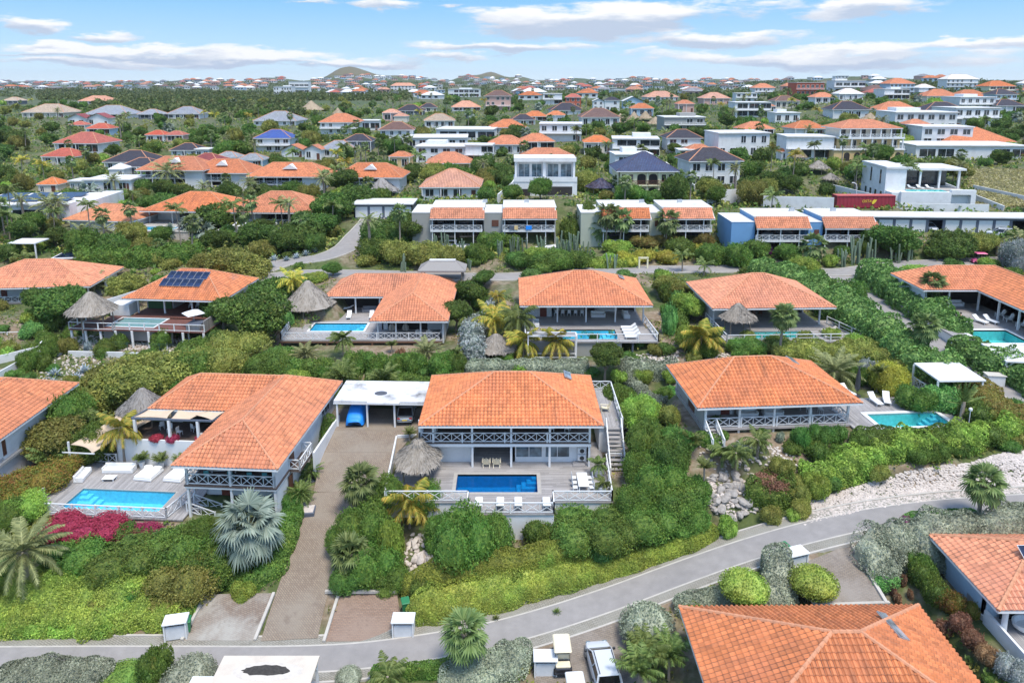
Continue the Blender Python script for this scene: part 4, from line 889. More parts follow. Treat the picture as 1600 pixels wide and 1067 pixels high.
def f_hang():
    t=thing('egg_chair','','chair');m=MB();m.tube([(-.5,-.1,.05),(.5,-.1,.05)],.03);m.tube([(0,.4,.05),(0,.5,1.2),(0,.3,1.9),(0,-.05,1.85)],.03);m.build('stand',METAL,t)
    b=MB();b.lathe([(.1,.35),(.42,.5),(.5,.8),(.4,1.15),(.15,1.4)],12,0,-.05,sy=.8);b.build('basket',surf('wicker',(.5,.45,.38),.9,.2,20,.5,30),t);c=MB();c.rbox(-.3,-.5,.55,.3,-.05,.72,.08);c.build('cushion',CUSH,t);return t
def pot(x,y,z,r,h,mat,label,kind='areca',s=.6,pl=None,n='plant_pot',stem=.5):
    t=thing(n,label,'plant pot',(x,y,z));m=MB();m.lathe([(r*.7,0),(r,h*.95),(r*1.06,h),(r*.9,h),(r*.85,h*.9),(0.02,h*.88)],14);m.build('pot',mat,t)
    p=palm(x,y,stem,kind,s,pl or 'potted palm',z=z+h*.88,tr=.06);p['category']='potted plant';return t
def palapa(x,y,z,r,eave,apex,label,mat=None,ry=None,posts=6,peak=.25,rag=.18,rz=0.,group=None,name='palapa'):
    ry=ry or r;t=thing(name,label,'thatched shelter',(x,y,z),rz,group);n=30;V,Q=[],[]
    prof=[(1.0,0),(.78,.2),(.52,.46),(.26,.75),(peak*.35,.96),(.02,1.0)];m=MB()
    for k,(q,hh)in enumerate(prof):
        for j in range(n):a=2*pi*j/n;rr=q*(1+(random.uniform(-rag,rag)*.35 if k<2 else random.uniform(-.02,.02)));V.append((r*rr*cos(a),ry*rr*sin(a),eave+(apex-eave)*hh+(random.uniform(-.12,.06)if k==0 else 0)))
    m.add(V,[(i*n+j,i*n+(j+1)%n,(i+1)*n+(j+1)%n,(i+1)*n+j)for i in range(len(prof)-1)for j in range(n)]);m.add([(r*.97*cos(2*pi*j/n),ry*.97*sin(2*pi*j/n),eave-.12)for j in range(n)],[tuple(range(n-1,-1,-1))])
    rf=m.build('roof',mat or THATCH,t,False)
    # loose straw strips all over the roof
    ns=1500 if y<110 else 300;a=rng.uniform(0,2*pi,ns);qq=np.sqrt(rng.uniform(.01,1,ns));zz=eave+(apex-eave)*np.interp(qq,[p[0]for p in prof][::-1],[p[1]for p in prof][::-1])+.06
    P=np.stack([r*qq*np.cos(a),ry*qq*np.sin(a),zz],1);D=np.stack([np.cos(a)*r,np.sin(a)*ry,np.full(ns,-(apex-eave)*1.1)],1);D/=np.linalg.norm(D,axis=1)[:,None]
    v,f=leaves(P,D,.55 if y<110 else 1.0,wid=.16,fold=.05,jit=.25,up=0,tang=None);link('thatch_strips',npmesh('thatch_strips',v,f,mat or THATCH),rf)
    for i in range(posts):b=2*pi*(i+.5)/posts;MB().tube([(r*.78*cos(b),ry*.78*sin(b),-.3),(r*.76*cos(b),ry*.76*sin(b),eave+.25)],.09,6).build('post',BARK,t)
    return t
# ------------------------------------------------------------------ vehicles (length along Y, nose at +Y)
def car(kind,paint,label,loc,rz,group=None,wheels=True):
    Ln,Wd,H={'suv':(4.3,1.86,1.62),'sedan':(4.6,1.8,1.42),'pickup':(5.0,1.86,1.75)}[kind];t=thing('parked_car',label,'car',loc,rz,group);m=MB()
    sec=[(-.5,.42,.36,.62),(-.485,.47,.28,.84),(-.4,.49,.24,.95),(-.2,.5,.22,.97),(.12,.5,.22,.96),(.3,.5,.24,.9),(.42,.475,.28,.8),(.48,.42,.32,.68),(.5,.36,.38,.58)]
    rows=[]
    for(yy,w,zb,zt)in sec:
        w*=Wd;zt=zt*H/1.55;y=yy*Ln;rows.append([(-w*.94,y,zb),(-w,y,zb+.12),(-w*1.0,y,zt*.72),(-w*.93,y,zt*.96),(-w*.8,y,zt),(w*.8,y,zt),(w*.93,y,zt*.96),(w,y,zt*.72),(w,y,zb+.12),(w*.94,y,zb)])
    n=10;m.add([p for r in rows for p in r],[(i*n+j,i*n+(j+1)%n,(i+1)*n+(j+1)%n,(i+1)*n+j)for i in range(len(rows)-1)for j in range(n)]+[tuple(range(n)),tuple(range(len(rows)*n-1,(len(rows)-1)*n-1,-1))]);b=m.build('body',paint,t,True)
    e=b.modifiers.new('soft','SUBSURF');e.levels=e.render_levels=2
    zs=.93*H/1.55;r0,r1,f0,f1={'suv':(-.48,-.44,.05,.27),'sedan':(-.38,-.18,.0,.24),'pickup':(-.12,-.06,.08,.28)}[kind];wb,wt=Wd*.455,Wd*.375;g=MB()
    lo=[(-wb,r0*Ln,zs),(wb,r0*Ln,zs),(wb,f1*Ln,zs),(-wb,f1*Ln,zs)];hi=[(-wt,r1*Ln,H-.06),(wt,r1*Ln,H-.06),(wt,f0*Ln,H-.06),(-wt,f0*Ln,H-.06)]
    g.add(lo+hi,[(0,1,5,4),(1,2,6,5),(2,3,7,6),(3,0,4,7),(4,5,6,7)]);g.build('windows',CARGL,t)
    rf=MB();wr=wt+.05;rf.rbox(-wr,r1*Ln-.1,H-.09,wr,f0*Ln+.06,H,.06);
    for s in(-1,1):
        rf.bar((s*(wb+.0),f1*Ln,zs),(s*(wt+.02),f0*Ln,H-.07),.07);rf.bar((s*(wb+.0),r0*Ln,zs),(s*(wt+.02),r1*Ln,H-.07),.12);rf.bar((s*(wb+.005),(r0+f1)*.5*Ln,zs),(s*(wt+.02),(r1+f0)*.5*Ln,H-.07),.07)
    rf.build('roof',paint,t)
    if kind=='suv':
        for s in(-1,1):MB().bar((s*wt*.9,r1*Ln,H+.05),(s*wt*.9,f0*Ln-.1,H+.05),.05).build('roof_rail',METAL,t)
    for s in(-1,1):
        mi=MB();mi.rbox(min(s*Wd*.5,s*(Wd*.5+.2)),f1*Ln-.35,zs+.02,max(s*Wd*.5,s*(Wd*.5+.2)),f1*Ln-.22,zs+.18,.03);mi.build('mirror',METAL,t)
        MB().rbox(min(s*Wd*.24,s*Wd*.42),Ln*.455,.6,max(s*Wd*.24,s*Wd*.42),Ln*.485,.74,.03).build('headlight',GLASSB,t);MB().rbox(min(s*Wd*.26,s*Wd*.43),-Ln*.5,.68,max(s*Wd*.26,s*Wd*.43),-Ln*.485,.84,.02).build('tail_light',TAIL,t)
        for yy in(-.3,.31):
            w=MB();w.tube([(s*(Wd*.5-.2),yy*Ln,.33),(s*(Wd*.5+.015),yy*Ln,.33)],.33,16);o=w.build('wheel',RUBBER,t);h=MB();h.tube([(s*(Wd*.5-.02),yy*Ln,.33),(s*(Wd*.5+.03),yy*Ln,.33)],.2,10);h.build('rim',GALV,o)
    MB().box(-.26,-Ln*.503,.52,.26,-Ln*.497,.63).build('number_plate',YELP,t);return t
def buggy(paint,roofm,label,loc,rz,seatm=CREAM,group=None,body2=None):
    """open golf buggy, nose at +Y"""
    t=thing('golf_cart',label,'golf cart',loc,rz,group);m=MB();m.rbox(-.6,-1.2,.3,.6,1.2,.42,.05);m.rbox(-.58,-1.2,.42,.58,-.35,.78,.1);m.build('body',paint,t)
    n=MB();n.add([(-.55,.55,.42),(.55,.55,.42),(.5,1.22,.42),(-.5,1.22,.42),(-.5,.6,.95),(.5,.6,.95),(.42,1.15,.72),(-.42,1.15,.72)],[(4,5,6,7),(0,1,5,4),(1,2,6,5),(2,3,7,6),(3,0,4,7)]);n.build('bonnet',paint,t)
    MB().rbox(-.52,-.4,.78,.52,.08,.92,.05).build('seat',seatm,t);MB().rbox(-.52,-.48,.92,.52,-.38,1.3,.04).build('backrest',seatm,t);MB().rbox(-.52,-1.15,.78,.52,-.6,.9,.05).build('rear_seat',seatm,t)
    for x in(-.52,.52):
        for(y0,y1)in((.62,.5),(-.55,-.6)):MB().bar((x,y0,.8),(x*.95,y1,1.82),.04).build('roof_post',METAL,t)
    MB().rbox(-.62,-.95,1.82,.62,.8,1.9,.07).build('roof',roofm,t);s=MB();s.tube([(-.25,.5,.9),(-.25,.35,1.1)],.025);s.tube([(-.25+.17*cos(a),.33-.06*sin(a),1.12+.16*sin(a))for a in np.linspace(0,6.28,9)],.02,5);s.build('steering_wheel',METAL,t)
    for x in(-.55,.55):
        for y in(-.82,.85):w=MB();w.tube([(x-.1,y,.25),(x+.1,y,.25)],.25,12);w.build('wheel',RUBBER,t)
    return t

# ------------------------------------------------------------------ the villas
FOOT=[]  # footprints kept clear of plants: cx, cy, hx, hy, yaw
def lp(root,px,py,dz=0.0):
    """local coordinates in the frame of a villa of the point at a photo pixel, dz above the villa's zero level"""
    x,y,z=PX(px,py,root.location[2]+dz);dx,dy=x-root.location[0],y-root.location[1];c,s=cos(root.rotation_euler[2]),sin(root.rotation_euler[2]);return dx*c+dy*s,-dx*s+dy*c
def foot(root,x0,y0,x1,y1):
    c=l2w(root,((x0+x1)/2,(y0+y1)/2,0));FOOT.append((c[0],c[1],(x1-x0)/2,(y1-y0)/2,root.rotation_euler[2]))
def post(root,x,y,z0,z1,w=.2,m=None):return MB().box(x-w/2,y-w/2,z0,x+w/2,y+w/2,z1).build('post',m or WHITE,root)
def door(root,x,y,z,w=.95,h=2.1,m=None):
    d=MB().box(x,y-.05,z,x+w,y,z+h).build('door',m or REDDOOR,root);MB().cbox(x+w-.12,y-.08,z+1.0,.04,.06,.12).build('handle',GALV,d);return d
def sub(root,name,label=None):
    o=bpy.data.objects.new(name,None);COL.objects.link(o);o.parent=root;KIDS.setdefault(root.name,[]).append(o);return o
def skylight(root,x,y,z,w,l,pitch,yaw=0.):
    m=MB().box(-w/2,-l/2,0,w/2,l/2,.1);o=m.build('skylight',GALV,root);MB().box(-w/2+.06,-l/2+.06,.1,w/2-.06,l/2-.06,.12).build('pane',SKYL,o);o.location=(x,y,z);o.rotation_euler=(0,pitch,yaw);return o
def deckthing(root,label,name='pool_deck'):
    t=thing(name,label,'deck',tuple(root.location),root.rotation_euler[2]);return t

def h_centre():
    r=thing('villa','two-storey white villa with full-width X-railed balcony above the dark blue pool','villa',(-8.85,62.6,4.2),0);foot(r,-3,-6.4,18.2,13.5)
    S,E=hip(0,17.5,0,11.7,4.9,7.85,7.05,10.6);roof(r,S,E);skylight(r,14.7,8.6,6.35,.8,1.7,R(22.5),R(0))
    w=MB();wall(w,1.2,2.2,5.0,2.2,0,2.35);wall(w,5.0,2.2,5.0,6.2,0,2.35);wall(w,8.95,6.2,8.95,2.2,0,2.35);wall(w,5.0,6.2,8.95,6.2,0,2.35)
    wall(w,8.95,2.2,16.4,2.2,0,2.35,.2,[(.25,2.9,.45,2.2),(3.15,5.6,.45,2.2)]);wall(w,16.4,2.2,16.4,10.8,0,2.35);wall(w,1.2,10.8,1.2,2.2,0,4.9);wall(w,16.4,10.8,1.2,10.8,0,4.9);wall(w,16.4,5,16.4,10.8,2.35,4.9)
    wall(w,1.2,4.2,6.2,4.2,2.6,4.85,.2,[(3.6,4.55,2.6,4.7)]);wall(w,6.2,4.2,6.2,9,2.6,4.85);w.build('walls',WALLW,r)
    MB().box(5.2,6.0,.02,8.75,6.15,2.3).build('recess_wall',surf('brown brick recess',(.23,.18,.15),.9,.25,5),r);door(r,4.8,4.3,2.6)
    for x,ww in((9.2,2.65),(12.1,2.45)):window(r,x,2.26,.45,ww,1.75,'f',GLASSB,None,1)
    window(r,2.0,4.2,3.0,1.3,1.4,'f',GLASSB)
    MB().box(6.3,8.6,2.62,16.3,8.75,4.85).build('room_wall',BROWNW,r)
    s=MB().box(-.15,1.08,2.2,16.5,10.9,2.52);s.build('floor_slab',WHITE,r);MB().box(-.15,1.05,2.52,16.5,10.9,2.62).build('veranda_floor',DECKB,r)
    for x in(-.05,1.25,5.0,8.77,12.5,16.35):post(r,x,1.2,2.6,4.95)
    for x in(1.2,5.0,8.77,12.5,16.35):post(r,x,1.3,-.1,2.25)
    railing(r,[(-.05,1.15,2.62),(16.35,1.15,2.62)],1.0,'x',.95,3.7);railing(r,[(-.05,5.5,2.62),(-.05,1.15,2.62)],1.0,'x',1.2,2.4)
    for i in range(2):a=MB().rbox(15.3,1.75,.35+i*.75,16.1,2.18,.95+i*.75,.04).build('air_conditioner',WHITE,r);MB().tube([(15.7,1.74,.65+i*.75),(15.7,1.71,.65+i*.75)],.22,12).build('fan_grille',METAL,a)
    MB().rbox(14.8,1.2,0,16.0,2.1,.14,.03).build('door_step',DECKG,r)
    # right-hand terrace with its stairs
    t=deckthing(r,'narrow raised side terrace with white X railing and grey stairs beside the centre villa','side_terrace')
    MB().box(17.6,4.3,2.45,20.1,13.4,2.6).build('floor',DECKY,t);MB().box(17.7,4.5,-.3,20.0,13.2,2.45).build('base',WALLW,t);railing(t,[(17.7,13.3,2.6),(20.0,13.3,2.6),(20.0,4.4,2.6)],1.0,'x',1.15,2.3);stairs(t,(19.1,.4,-.6),(19.1,4.3,2.6),1.5,11,DECKG)
    # pool deck
    d=deckthing(r,'grey plank deck round the dark blue pool with white X railing and white base wall')
    PL=(3.66,-3.18,11.2,-.14);cw=.35;hole=(PL[0]-cw,PL[1]-cw,PL[2]+cw,PL[3]+cw);m=MB();deckfloor(m,-2.4,-4.7,17.9,6.1,0,[hole]);deckfloor(m,5.0,-6.5,12.5,-4.7,-.0);m.build('floor',DECKG,d)
    b=MB();wall(b,-2.35,-4.6,4.9,-4.6,-1.6,-.15);wall(b,5.0,-6.4,12.5,-6.4,-2.9,-.15);wall(b,12.6,-4.6,17.8,-4.6,-2.4,-.15);wall(b,5.0,-4.6,5.0,-6.3,-2.9,-.15,-.2);wall(b,12.5,-6.3,12.5,-4.6,-2.9,-.15);wall(b,17.8,-4.6,17.8,2,-2.4,-.15);b.build('base_wall',WALLW,d)
    railing(d,[(-2.35,-4.6,0),(4.95,-4.6,0),(4.95,-6.4,0),(12.5,-6.4,0),(12.5,-4.6,0),(17.8,-4.6,0),(18.1,2.0,0),(19.6,2.0,0)],1.0,'x',1.25,3.7)
    q=MB();wall(q,-2.4,-4.6,-3.0,5.6,-1,1.0,.16);wall(q,-3.0,5.6,0,5.9,-1,1.0,.16);q.build('side_wall',WALLW,d)
    p=pool(r,*PL,'dark blue rectangular pool with corner steps in front of the two-storey villa','deep',surf('grey coping',(.4,.38,.35),.8,.1,3),'tr',.35);
    palapa(*l2w(r,(-.1,.1,0)),2.2,1.6,3.4,'shaggy grey thatched shelter at the left end of the dark blue pool',THATCH,2.9,4,.62)
    for i,x in enumerate((7.9-3.9,5.9,7.5,10.0)):
        place('lounger',f_lounger,l2w(r,(x+1.9,-5.5,0)),pi,f"white sun lounger on the front bay, {['leftmost', 'second from left', 'third from left', 'rightmost'][i]} of the row of four",'sun loungers')
    for i,x in enumerate((6.35,7.35)):place('adiron',f_adiron,l2w(r,(x,1.5,0)),pi,f"cream slatted deck chair under the balcony, {['left', 'right'][i]} one of the pair",'cream deck chairs')
    place('dining',f_table,l2w(r,(15.4,-2.2,0)),0,'long white dining table on the right end of the grey deck')
    for k in range(6):
        sd=-1 if k%2 else 1;yy=-3.0+.8*(k//2);place('chair',f_chair,l2w(r,(15.4+sd*.75,yy,0)),-sd*pi/2,f"white chair at the long table on the grey deck, {['right', 'left'][k % 2]} side, {['near end', 'middle', 'far end'][k // 2]}",'white dining chairs')
    pot(*l2w(r,(17.1,-.4,0)),.5,.8,WHITE,'large white pot with a small palm, farther of two by the deck railing','coco',.5,'small palm in the far white pot');pot(*l2w(r,(17.2,-3.1,0)),.5,.6,WHITE,'large white pot with a small palm, nearer of two by the deck railing','coco',.42,'small palm in the near white pot',stem=.3)
    place('sofa',f_sofa,l2w(r,(10.2,5.6,2.62)),0,'white sofa on the balcony of the centre villa');place('dining',f_table,l2w(r,(13.6,4.0,2.62)),pi/2,'white table on the balcony of the centre villa')
    for k in range(4):place('chair',f_chair,l2w(r,(12.8+1.5*(k//2),4.0+(-.8 if k%2 else .8),2.62)),0 if not k%2 else pi,f"white chair at the balcony table of the centre villa, {['far left', 'near left', 'far right', 'near right'][k]}",'white dining chairs')
    place('adiron',f_adiron,l2w(r,(18.7,8.0,2.6)),-pi/2,'cream deck chair on the narrow side terrace')
    return r
def h_left():
    r=thing('villa','white L-shaped two-storey villa with shade sails beside the brick driveway','villa',(-29.9,57.4,2.7),R(-4));foot(r,-14.5,-.3,10.3,19)
    S,E=hip(0,9.6,0,18.6,5.3,7.75,4.1,14.3,'y');roof(r,S,E)
    S,E=hip(-8.3,5.0,10.5,18.4,5.33,7.6,-4.5,4.9);S=[S[0],S[2],S[3]];w2=sub(r,'wing');roof(w2,S,E[:3])
    w=MB();wall(w,.7,4.2,8.9,4.2,0,5.25,.2,[(.5,4.9,3.0,5.1),(5.2,6.15,3.0,5.1)]);wall(w,8.9,1.0,8.9,17.8,-.3,5.25,.2,[(3.2,4.1,3.0,5.1),(2.6,3.5,.3,2.4),(12.5,14,3.6,4.7)]);wall(w,8.9,17.8,.7,17.8,-.3,5.25);wall(w,.7,10.5,.7,4.2,0,5.25)
    wall(w,-7.6,13.4,.7,13.4,2.5,5.25,.2,[(1.2,7.0,2.5,5.0)]);wall(w,-7.6,17.8,-7.6,13.4,2.5,5.25);wall(w,.7,17.8,-7.6,17.8,2.0,5.25);w.build('walls',WALLW,r)
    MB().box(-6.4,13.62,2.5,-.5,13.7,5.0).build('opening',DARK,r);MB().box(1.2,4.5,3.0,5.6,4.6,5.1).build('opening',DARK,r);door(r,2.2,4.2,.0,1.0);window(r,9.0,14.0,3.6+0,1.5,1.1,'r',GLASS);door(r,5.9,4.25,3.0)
    MB().box(.6,.8,2.7,9.0,4.3,2.9).build('floor_slab',WHITE,r);MB().box(.55,.75,2.9,9.05,4.3,3.02).build('veranda_floor',DECKB,r)
    for x in(.8,4.8,8.8):post(r,x,.95,3.0,5.3);post(r,x,1.0,-.4,2.75)
    railing(r,[(.75,4.0,3.02),(.75,.9,3.02),(8.85,.9,3.02),(8.85,1.1,3.02)],1.05,'x',.95,4)
    MB().box(8.9,4.0,2.75,10.0,7.4,2.95).build('balcony_floor',DECKB,r);railing(r,[(8.95,4.05,2.95),(9.95,4.05,2.95),(9.95,7.35,2.95),(8.95,7.35,2.95)],1.0,'x',.8,3.4);MB().box(9.0,3.6,.2,9.06,4.5,2.4).build('side_door',BROWNW,r);MB().box(9.0,4.2,3.0,9.06,5.1,5.1).build('balcony_door',BROWNW,r)
    # raised terrace with pergola
    t=deckthing(r,'raised dark plank terrace with white front wall under beige shade sails','raised_terrace');MB().box(-10.4,9.0,2.3,.6,13.4,2.45).build('floor',DECKB,t);q=MB();wall(q,-11.0,8.9,.6,8.9,-.3,2.75,.2);wall(q,-11.0,13.5,-11.0,8.9,-.3,2.45,.2);q.build('front_wall',WALLW,t)
    g=thing('pergola','dark grey pergola with three beige shade sails on the raised terrace','pergola',tuple(r.location),r.rotation_euler[2]);m=MB();m.bar((-9.3,9.2,4.9),(-.9,9.2,4.9),.16,.18);m.bar((-9.3,9.2,4.9),(-8.2,12.2,5.1),.14,.16);m.bar((-.9,9.2,4.9),(.4,11.5,5.1),.14,.16);m.bar((-8.2,10.9,5.3),(.1,10.6,5.3),.1,.1);m.build('frame',STEEL,g)
    for x in(-9.0,-5.4,-2.4):MB().box(x-.12,9.08,2.4,x+.12,9.32,4.82).build('post',WHITE,g)
    def sail(par,P,sag,nm='shade_sail'):
        A,B,C,D=[np.array(p,float)for p in P];n=9;V=[];
        for i in range(n):
            for j in range(n):
                u,v=i/(n-1),j/(n-1);k=.12;uu=u+k*math.sin(pi*v)*(.5-u);vv=v+k*math.sin(pi*u)*(.5-v);V.append((A*(1-uu)+B*uu)*(1-vv)+(D*(1-uu)+C*uu)*vv-(0,0,sag*math.sin(pi*u)*math.sin(pi*v)))
        m=MB();m.add(V,[(i*n+j,(i+1)*n+j,(i+1)*n+j+1,i*n+j+1)for i in range(n-1)for j in range(n-1)]);o=m.build(nm,SAIL,par,True);s=o.modifiers.new('cloth','SOLIDIFY');s.thickness=.02;return o
    sail(g,[(-9.2,9.4,4.95),(-5.6,9.3,5.0),(-5.2,10.8,5.5),(-8.1,10.9,5.35)],.25);sail(g,[(-5.3,9.3,4.85),(-3.6,9.2,4.8),(-1.6,10.7,5.4),(-5.1,10.9,5.55)],.4);sail(g,[(-3.0,9.9,5.15),(-.9,9.3,4.95),(.1,10.7,5.4),(-1.5,10.8,5.4)],.2)
    s=thing('shade_sail','large beige shade sail on white poles over the left end of the sun deck','shade sail',tuple(r.location),r.rotation_euler[2]);sail(s,[(-14.6,7.2,2.9),(-12.0,6.6,2.4),(-8.4,11.4,3.7),(-12.4,11.4,4.0)],.3,'cloth');MB().bar((-14.8,7.2,-.3),(-14.8,7.2,3.2),.15).build('pole',WHITE,s);MB().bar((-15.3,6.9,2.2),(-11.7,6.5,2.4),.1).build('boom',WHITE,s)
    palapa(*l2w(r,(-10.6,13.4,2.4)),2.6,1.6,3.9,'grey thatched roof behind the raised terrace and its sails',THATCHG,2.4,4)
    # deck and pool
    d=deckthing(r,'grey plank sun deck with X railing round the bright pool of the left villa');PL=(-11.6,1.15,-2.35,4.3);cw=.12;m=MB();deckfloor(m,-14.2,.1,.5,8.9,0,[(PL[0]-cw,PL[1]-cw,PL[2]+cw,PL[3]+cw)]);m.build('floor',DECKY,d)
    q=MB();wall(q,-14.1,.2,-.9,.2,-1.6,-.15);wall(q,-.9,.2,-.9,.9,-1.6,-.15);wall(q,-14.1,8.8,-14.1,.2,-1.6,-.15);q.build('base_wall',surf('dark plank skirt',(.13,.12,.12),.9,.2,3),d)
    railing(d,[(-14.2,7.0,0),(-14.2,.2,0),(-1.0,.2,0),(-.3,3.9,0)],1.0,'x',1.0,2.4);MB().box(-14.5,7.2,0,-14.35,9.2,1.7).build('screen',DECKG,d);railing(d,[(-13.9,9.0,0),(-11.2,9.0,0)],1.0,'x',1.0,2.4);stairs(d,(2.9,2.0,-.9),(.3,2.0,0),1.3,6,DECKG)
    pool(r,*PL,'light blue pool with corner steps on the grey deck of the left villa','sky',surf('grey coping',(.4,.38,.35),.8,.1,3),'tl',.12)
    place('sofa',f_sofa,l2w(r,(-12.9,6.1,0)),pi/2+.1,'white outdoor sofa facing right at the left end of the sun deck');place('sofa3',lambda:f_sofa(3.1),l2w(r,(-10.0,7.5,0)),0,'long white outdoor sofa below the raised terrace wall');place('low',lambda:f_table(1.2,.8,CUSH,.35),l2w(r,(-10.0,5.9,0)),0,'low white table in front of the long outdoor sofa')
    place('daybed',f_daybed,l2w(r,(-6.6,6.9,0)),-.15,'wide white daybed left of its twin on the sun deck','daybeds');place('daybed',f_daybed,l2w(r,(-3.6,6.9,0)),-.15,'wide white daybed right of its twin, near the house corner','daybeds')
    place('round',lambda:round_table(),l2w(r,(-1.2,5.6,0)),0,'round white table beside the house corner on the sun deck');place('round',None,l2w(r,(-.4,6.6,0)),0,'second round white table half under the left villa eave')
    for i,x in enumerate((-8.1,-6.1,-4.0)):pot(*l2w(r,(x,8.3,0)),.3,.7,WHITE,f"tall white pot with a bushy palm against the terrace wall, {['leftmost', 'middle', 'rightmost'][i]} of three",'areca',.55,f"bushy palm in the {['leftmost', 'middle', 'rightmost'][i]} of three white pots",stem=.2)
    for i,x in enumerate((-6.9,-5.2)):bush(*l2w(r,(x,9.3,0))[:2],.75,.7,'boug',f"{['left', 'right'][i]} magenta bush on the terrace wall behind the white pots",'flowering_bush',z=5.2)
    bush(*l2w(r,(-2.3,9.4,0))[:2],.6,.6,'boug','magenta bush on the terrace wall nearest the house roof','flowering_bush',z=5.2)
    for i,(x,y)in enumerate(((-6.6,11.2),(-5.2,10.6),(-4.2,11.6),(-7.8,11.8))):place('chair',f_chair,l2w(r,(x,y,2.45)),i*1.3,f"white chair under the shade sails, number {['one', 'two', 'three', 'four'][i]} from the front" if 0 else['white chair under the sails left of the middle post','white chair under the sails behind the middle post','white chair under the sails near the house roof','white chair deep under the leftmost sail'][i],'terrace chairs')
    place('low',None,l2w(r,(-2.4,10.4,2.45)),0,'low white table under the rightmost shade sail')
    place('dining',f_table,l2w(r,(3.2,2.6,3.02)),pi/2,'white table on the upper veranda of the left villa')
    for i,x in enumerate((2.2,4.4,6.2,7.6)):place('teal',lambda:f_chair(TEAL),l2w(r,(x,1.9,3.02)),pi,f"teal chair on the upper veranda, {['leftmost', 'second from left', 'third from left', 'rightmost'][i]} of four",'teal veranda chairs')
    # planter wall with hedge by the carport, planters on the driveway
    return r
def round_table():
    t=thing('round_table','','table');m=MB();m.lathe([(.62,.7),(.66,.72),(.66,.75),(.02,.76)],14);m.build('table_top',WHITE,t);m=MB();m.lathe([(.3,0),(.28,.04),(.05,.06),(.05,.7)],10);m.build('leg',WHITE,t);return t
def h_right():
    r=thing('villa','single-storey villa with X-railed veranda below the agaves, left of the turquoise pool','villa',(17.6,63.2,8.2),R(4));foot(r,-.3,-1,27.5,10.8)
    S,E=hip(0,16.3,0,10.5,2.4,5.3,5.4,9.2);roof(r,S,E);skylight(r,12.4,7.0,4.05,.8,1.7,R(22),0)
    MB().box(.9,.5,-.22,15.5,10,0).build('veranda_floor',DECKG,r);w=MB();wall(w,1.0,3.4,5.0,3.4,0,2.38,.2,[(2.6,3.5,0,2.1)]);wall(w,5.0,3.4,5.0,7,0,2.38);wall(w,5.0,7.0,15.3,7.0,0,2.38);wall(w,15.3,7.0,15.3,10,0,2.38);wall(w,15.3,10,1.0,10,-.6,2.38);w.build('walls',WALLW,r)
    w=MB();wall(w,1.0,9.8,1.0,1.2,-.8,2.38,.2,[(4,6.2,-.2,2.1)]);w.build('side_wall',WALLG,r);MB().box(1.05,3.7,-.2,1.1,5.7,2.1).build('side_door',BROWNW,r);door(r,3.6,3.45,0);MB().box(5.3,6.85,0,15.1,6.95,2.35).build('room_wall',BROWNW,r)
    for x in(1.1,4.45,7.9,11.5,15.3):post(r,x,.75,-.8,2.45)
    railing(r,[(1.1,.7,0),(15.3,.7,0),(15.3,3.6,0)],1.0,'x',1.15,3.55);stairs(r,(1.6,-1.7,-.9),(1.6,.6,0),1.1,5,DECKG)
    d=deckthing(r,'grey plank terrace round the turquoise pool right of the veranda villa');PL=(18.3,-.35,25.5,2.45);m=MB();deckfloor(m,15.5,-1.2,27.0,6.2,-.05,[(PL[0]-.45,PL[1]-.45,PL[2]+.45,PL[3]+.45)]);m.build('floor',DECKY,d);q=MB();wall(q,15.6,-1.1,27,-1.1,-1.6,-.2);wall(q,26.9,-1.1,26.9,6.1,-1.2,-.2);q.build('base_wall',CONC,d)
    pool(r,*PL,'turquoise pool with broad white coping right of the veranda villa','teal',WHITE,'tr',.45)
    for i,(x,y)in enumerate(((20.6,4.9),(21.9,5.0),(18.0,7.0),(18.9,7.2))):place('lounger',f_lounger,l2w(r,(x,y,-.03)),[0.1,-.35,.3,.3][i]+pi*0,['white sun lounger behind the turquoise pool, left of the pair','white sun lounger behind the turquoise pool, right of the pair','white sun lounger beside the black screen, left one','white sun lounger beside the black screen, right one'][i],'sun loungers')
    s=thing('folded_parasol','tall black folded parasol standing behind the turquoise pool','parasol',l2w(r,(19.6,6.6,0)));m=MB();m.lathe([(.12,.6),(.28,.9),(.24,2.2),(.05,3.2)],10);m.build('canopy',METAL,s);m=MB();m.tube([(0,0,0),(0,0,3.3)],.04);m.lathe([(.4,0),(.4,.1),(.05,.12)],10);m.build('pole',METAL,s)
    for i,x in enumerate((6.2,7.4,12.6,13.8)):place('sofa' if i<2 else 'chair',None,l2w(r,(x+(i==1)*1.4,3.0,0)),0,['white sofa on the veranda of the right villa, left one','white sofa on the veranda of the right villa, right one','white chair on the veranda of the right villa, left one','white chair on the veranda of the right villa, right one'][i],'veranda seats')
    place('dining',None,l2w(r,(13.2,4.2,0)),pi/2,'white table at the back of the right villa veranda')
    t=thing('garden_lamp','white garden lamp post at the right corner of the turquoise pool terrace','lamp',l2w(r,(26.6,-.9,-.3)));MB().tube([(0,0,0),(0,0,2.0)],.04).build('pole',WHITE,t);m=MB();m.lathe([(.05,2.0),(.16,2.05),(.16,2.25),(.03,2.35)],10);m.build('lamp_head',WHITE,t)
    return r
def h_front():
    r=thing('villa','villa seen from above with long ridge and solar water panel at the bottom','villa',(12.1,33.2,1.2),R(.5));foot(r,0,0,17.3,12)
    S,E=hip(0,17.3,0,11.9,2.8,5.8,8.1,9.9);roof(r,S,E,cap=.13);w=MB();wall(w,1,10.6,1,1,0,2.7);wall(w,16.2,10.6,1,10.6,0,2.7);wall(w,16.2,1,16.2,10.6,0,2.7);wall(w,1,1,16.2,1,0,2.7);w.build('walls',WALLW,r)
    o=skylight(r,13.1,7.9,4.55,.75,2.4,R(22),R(8));return r
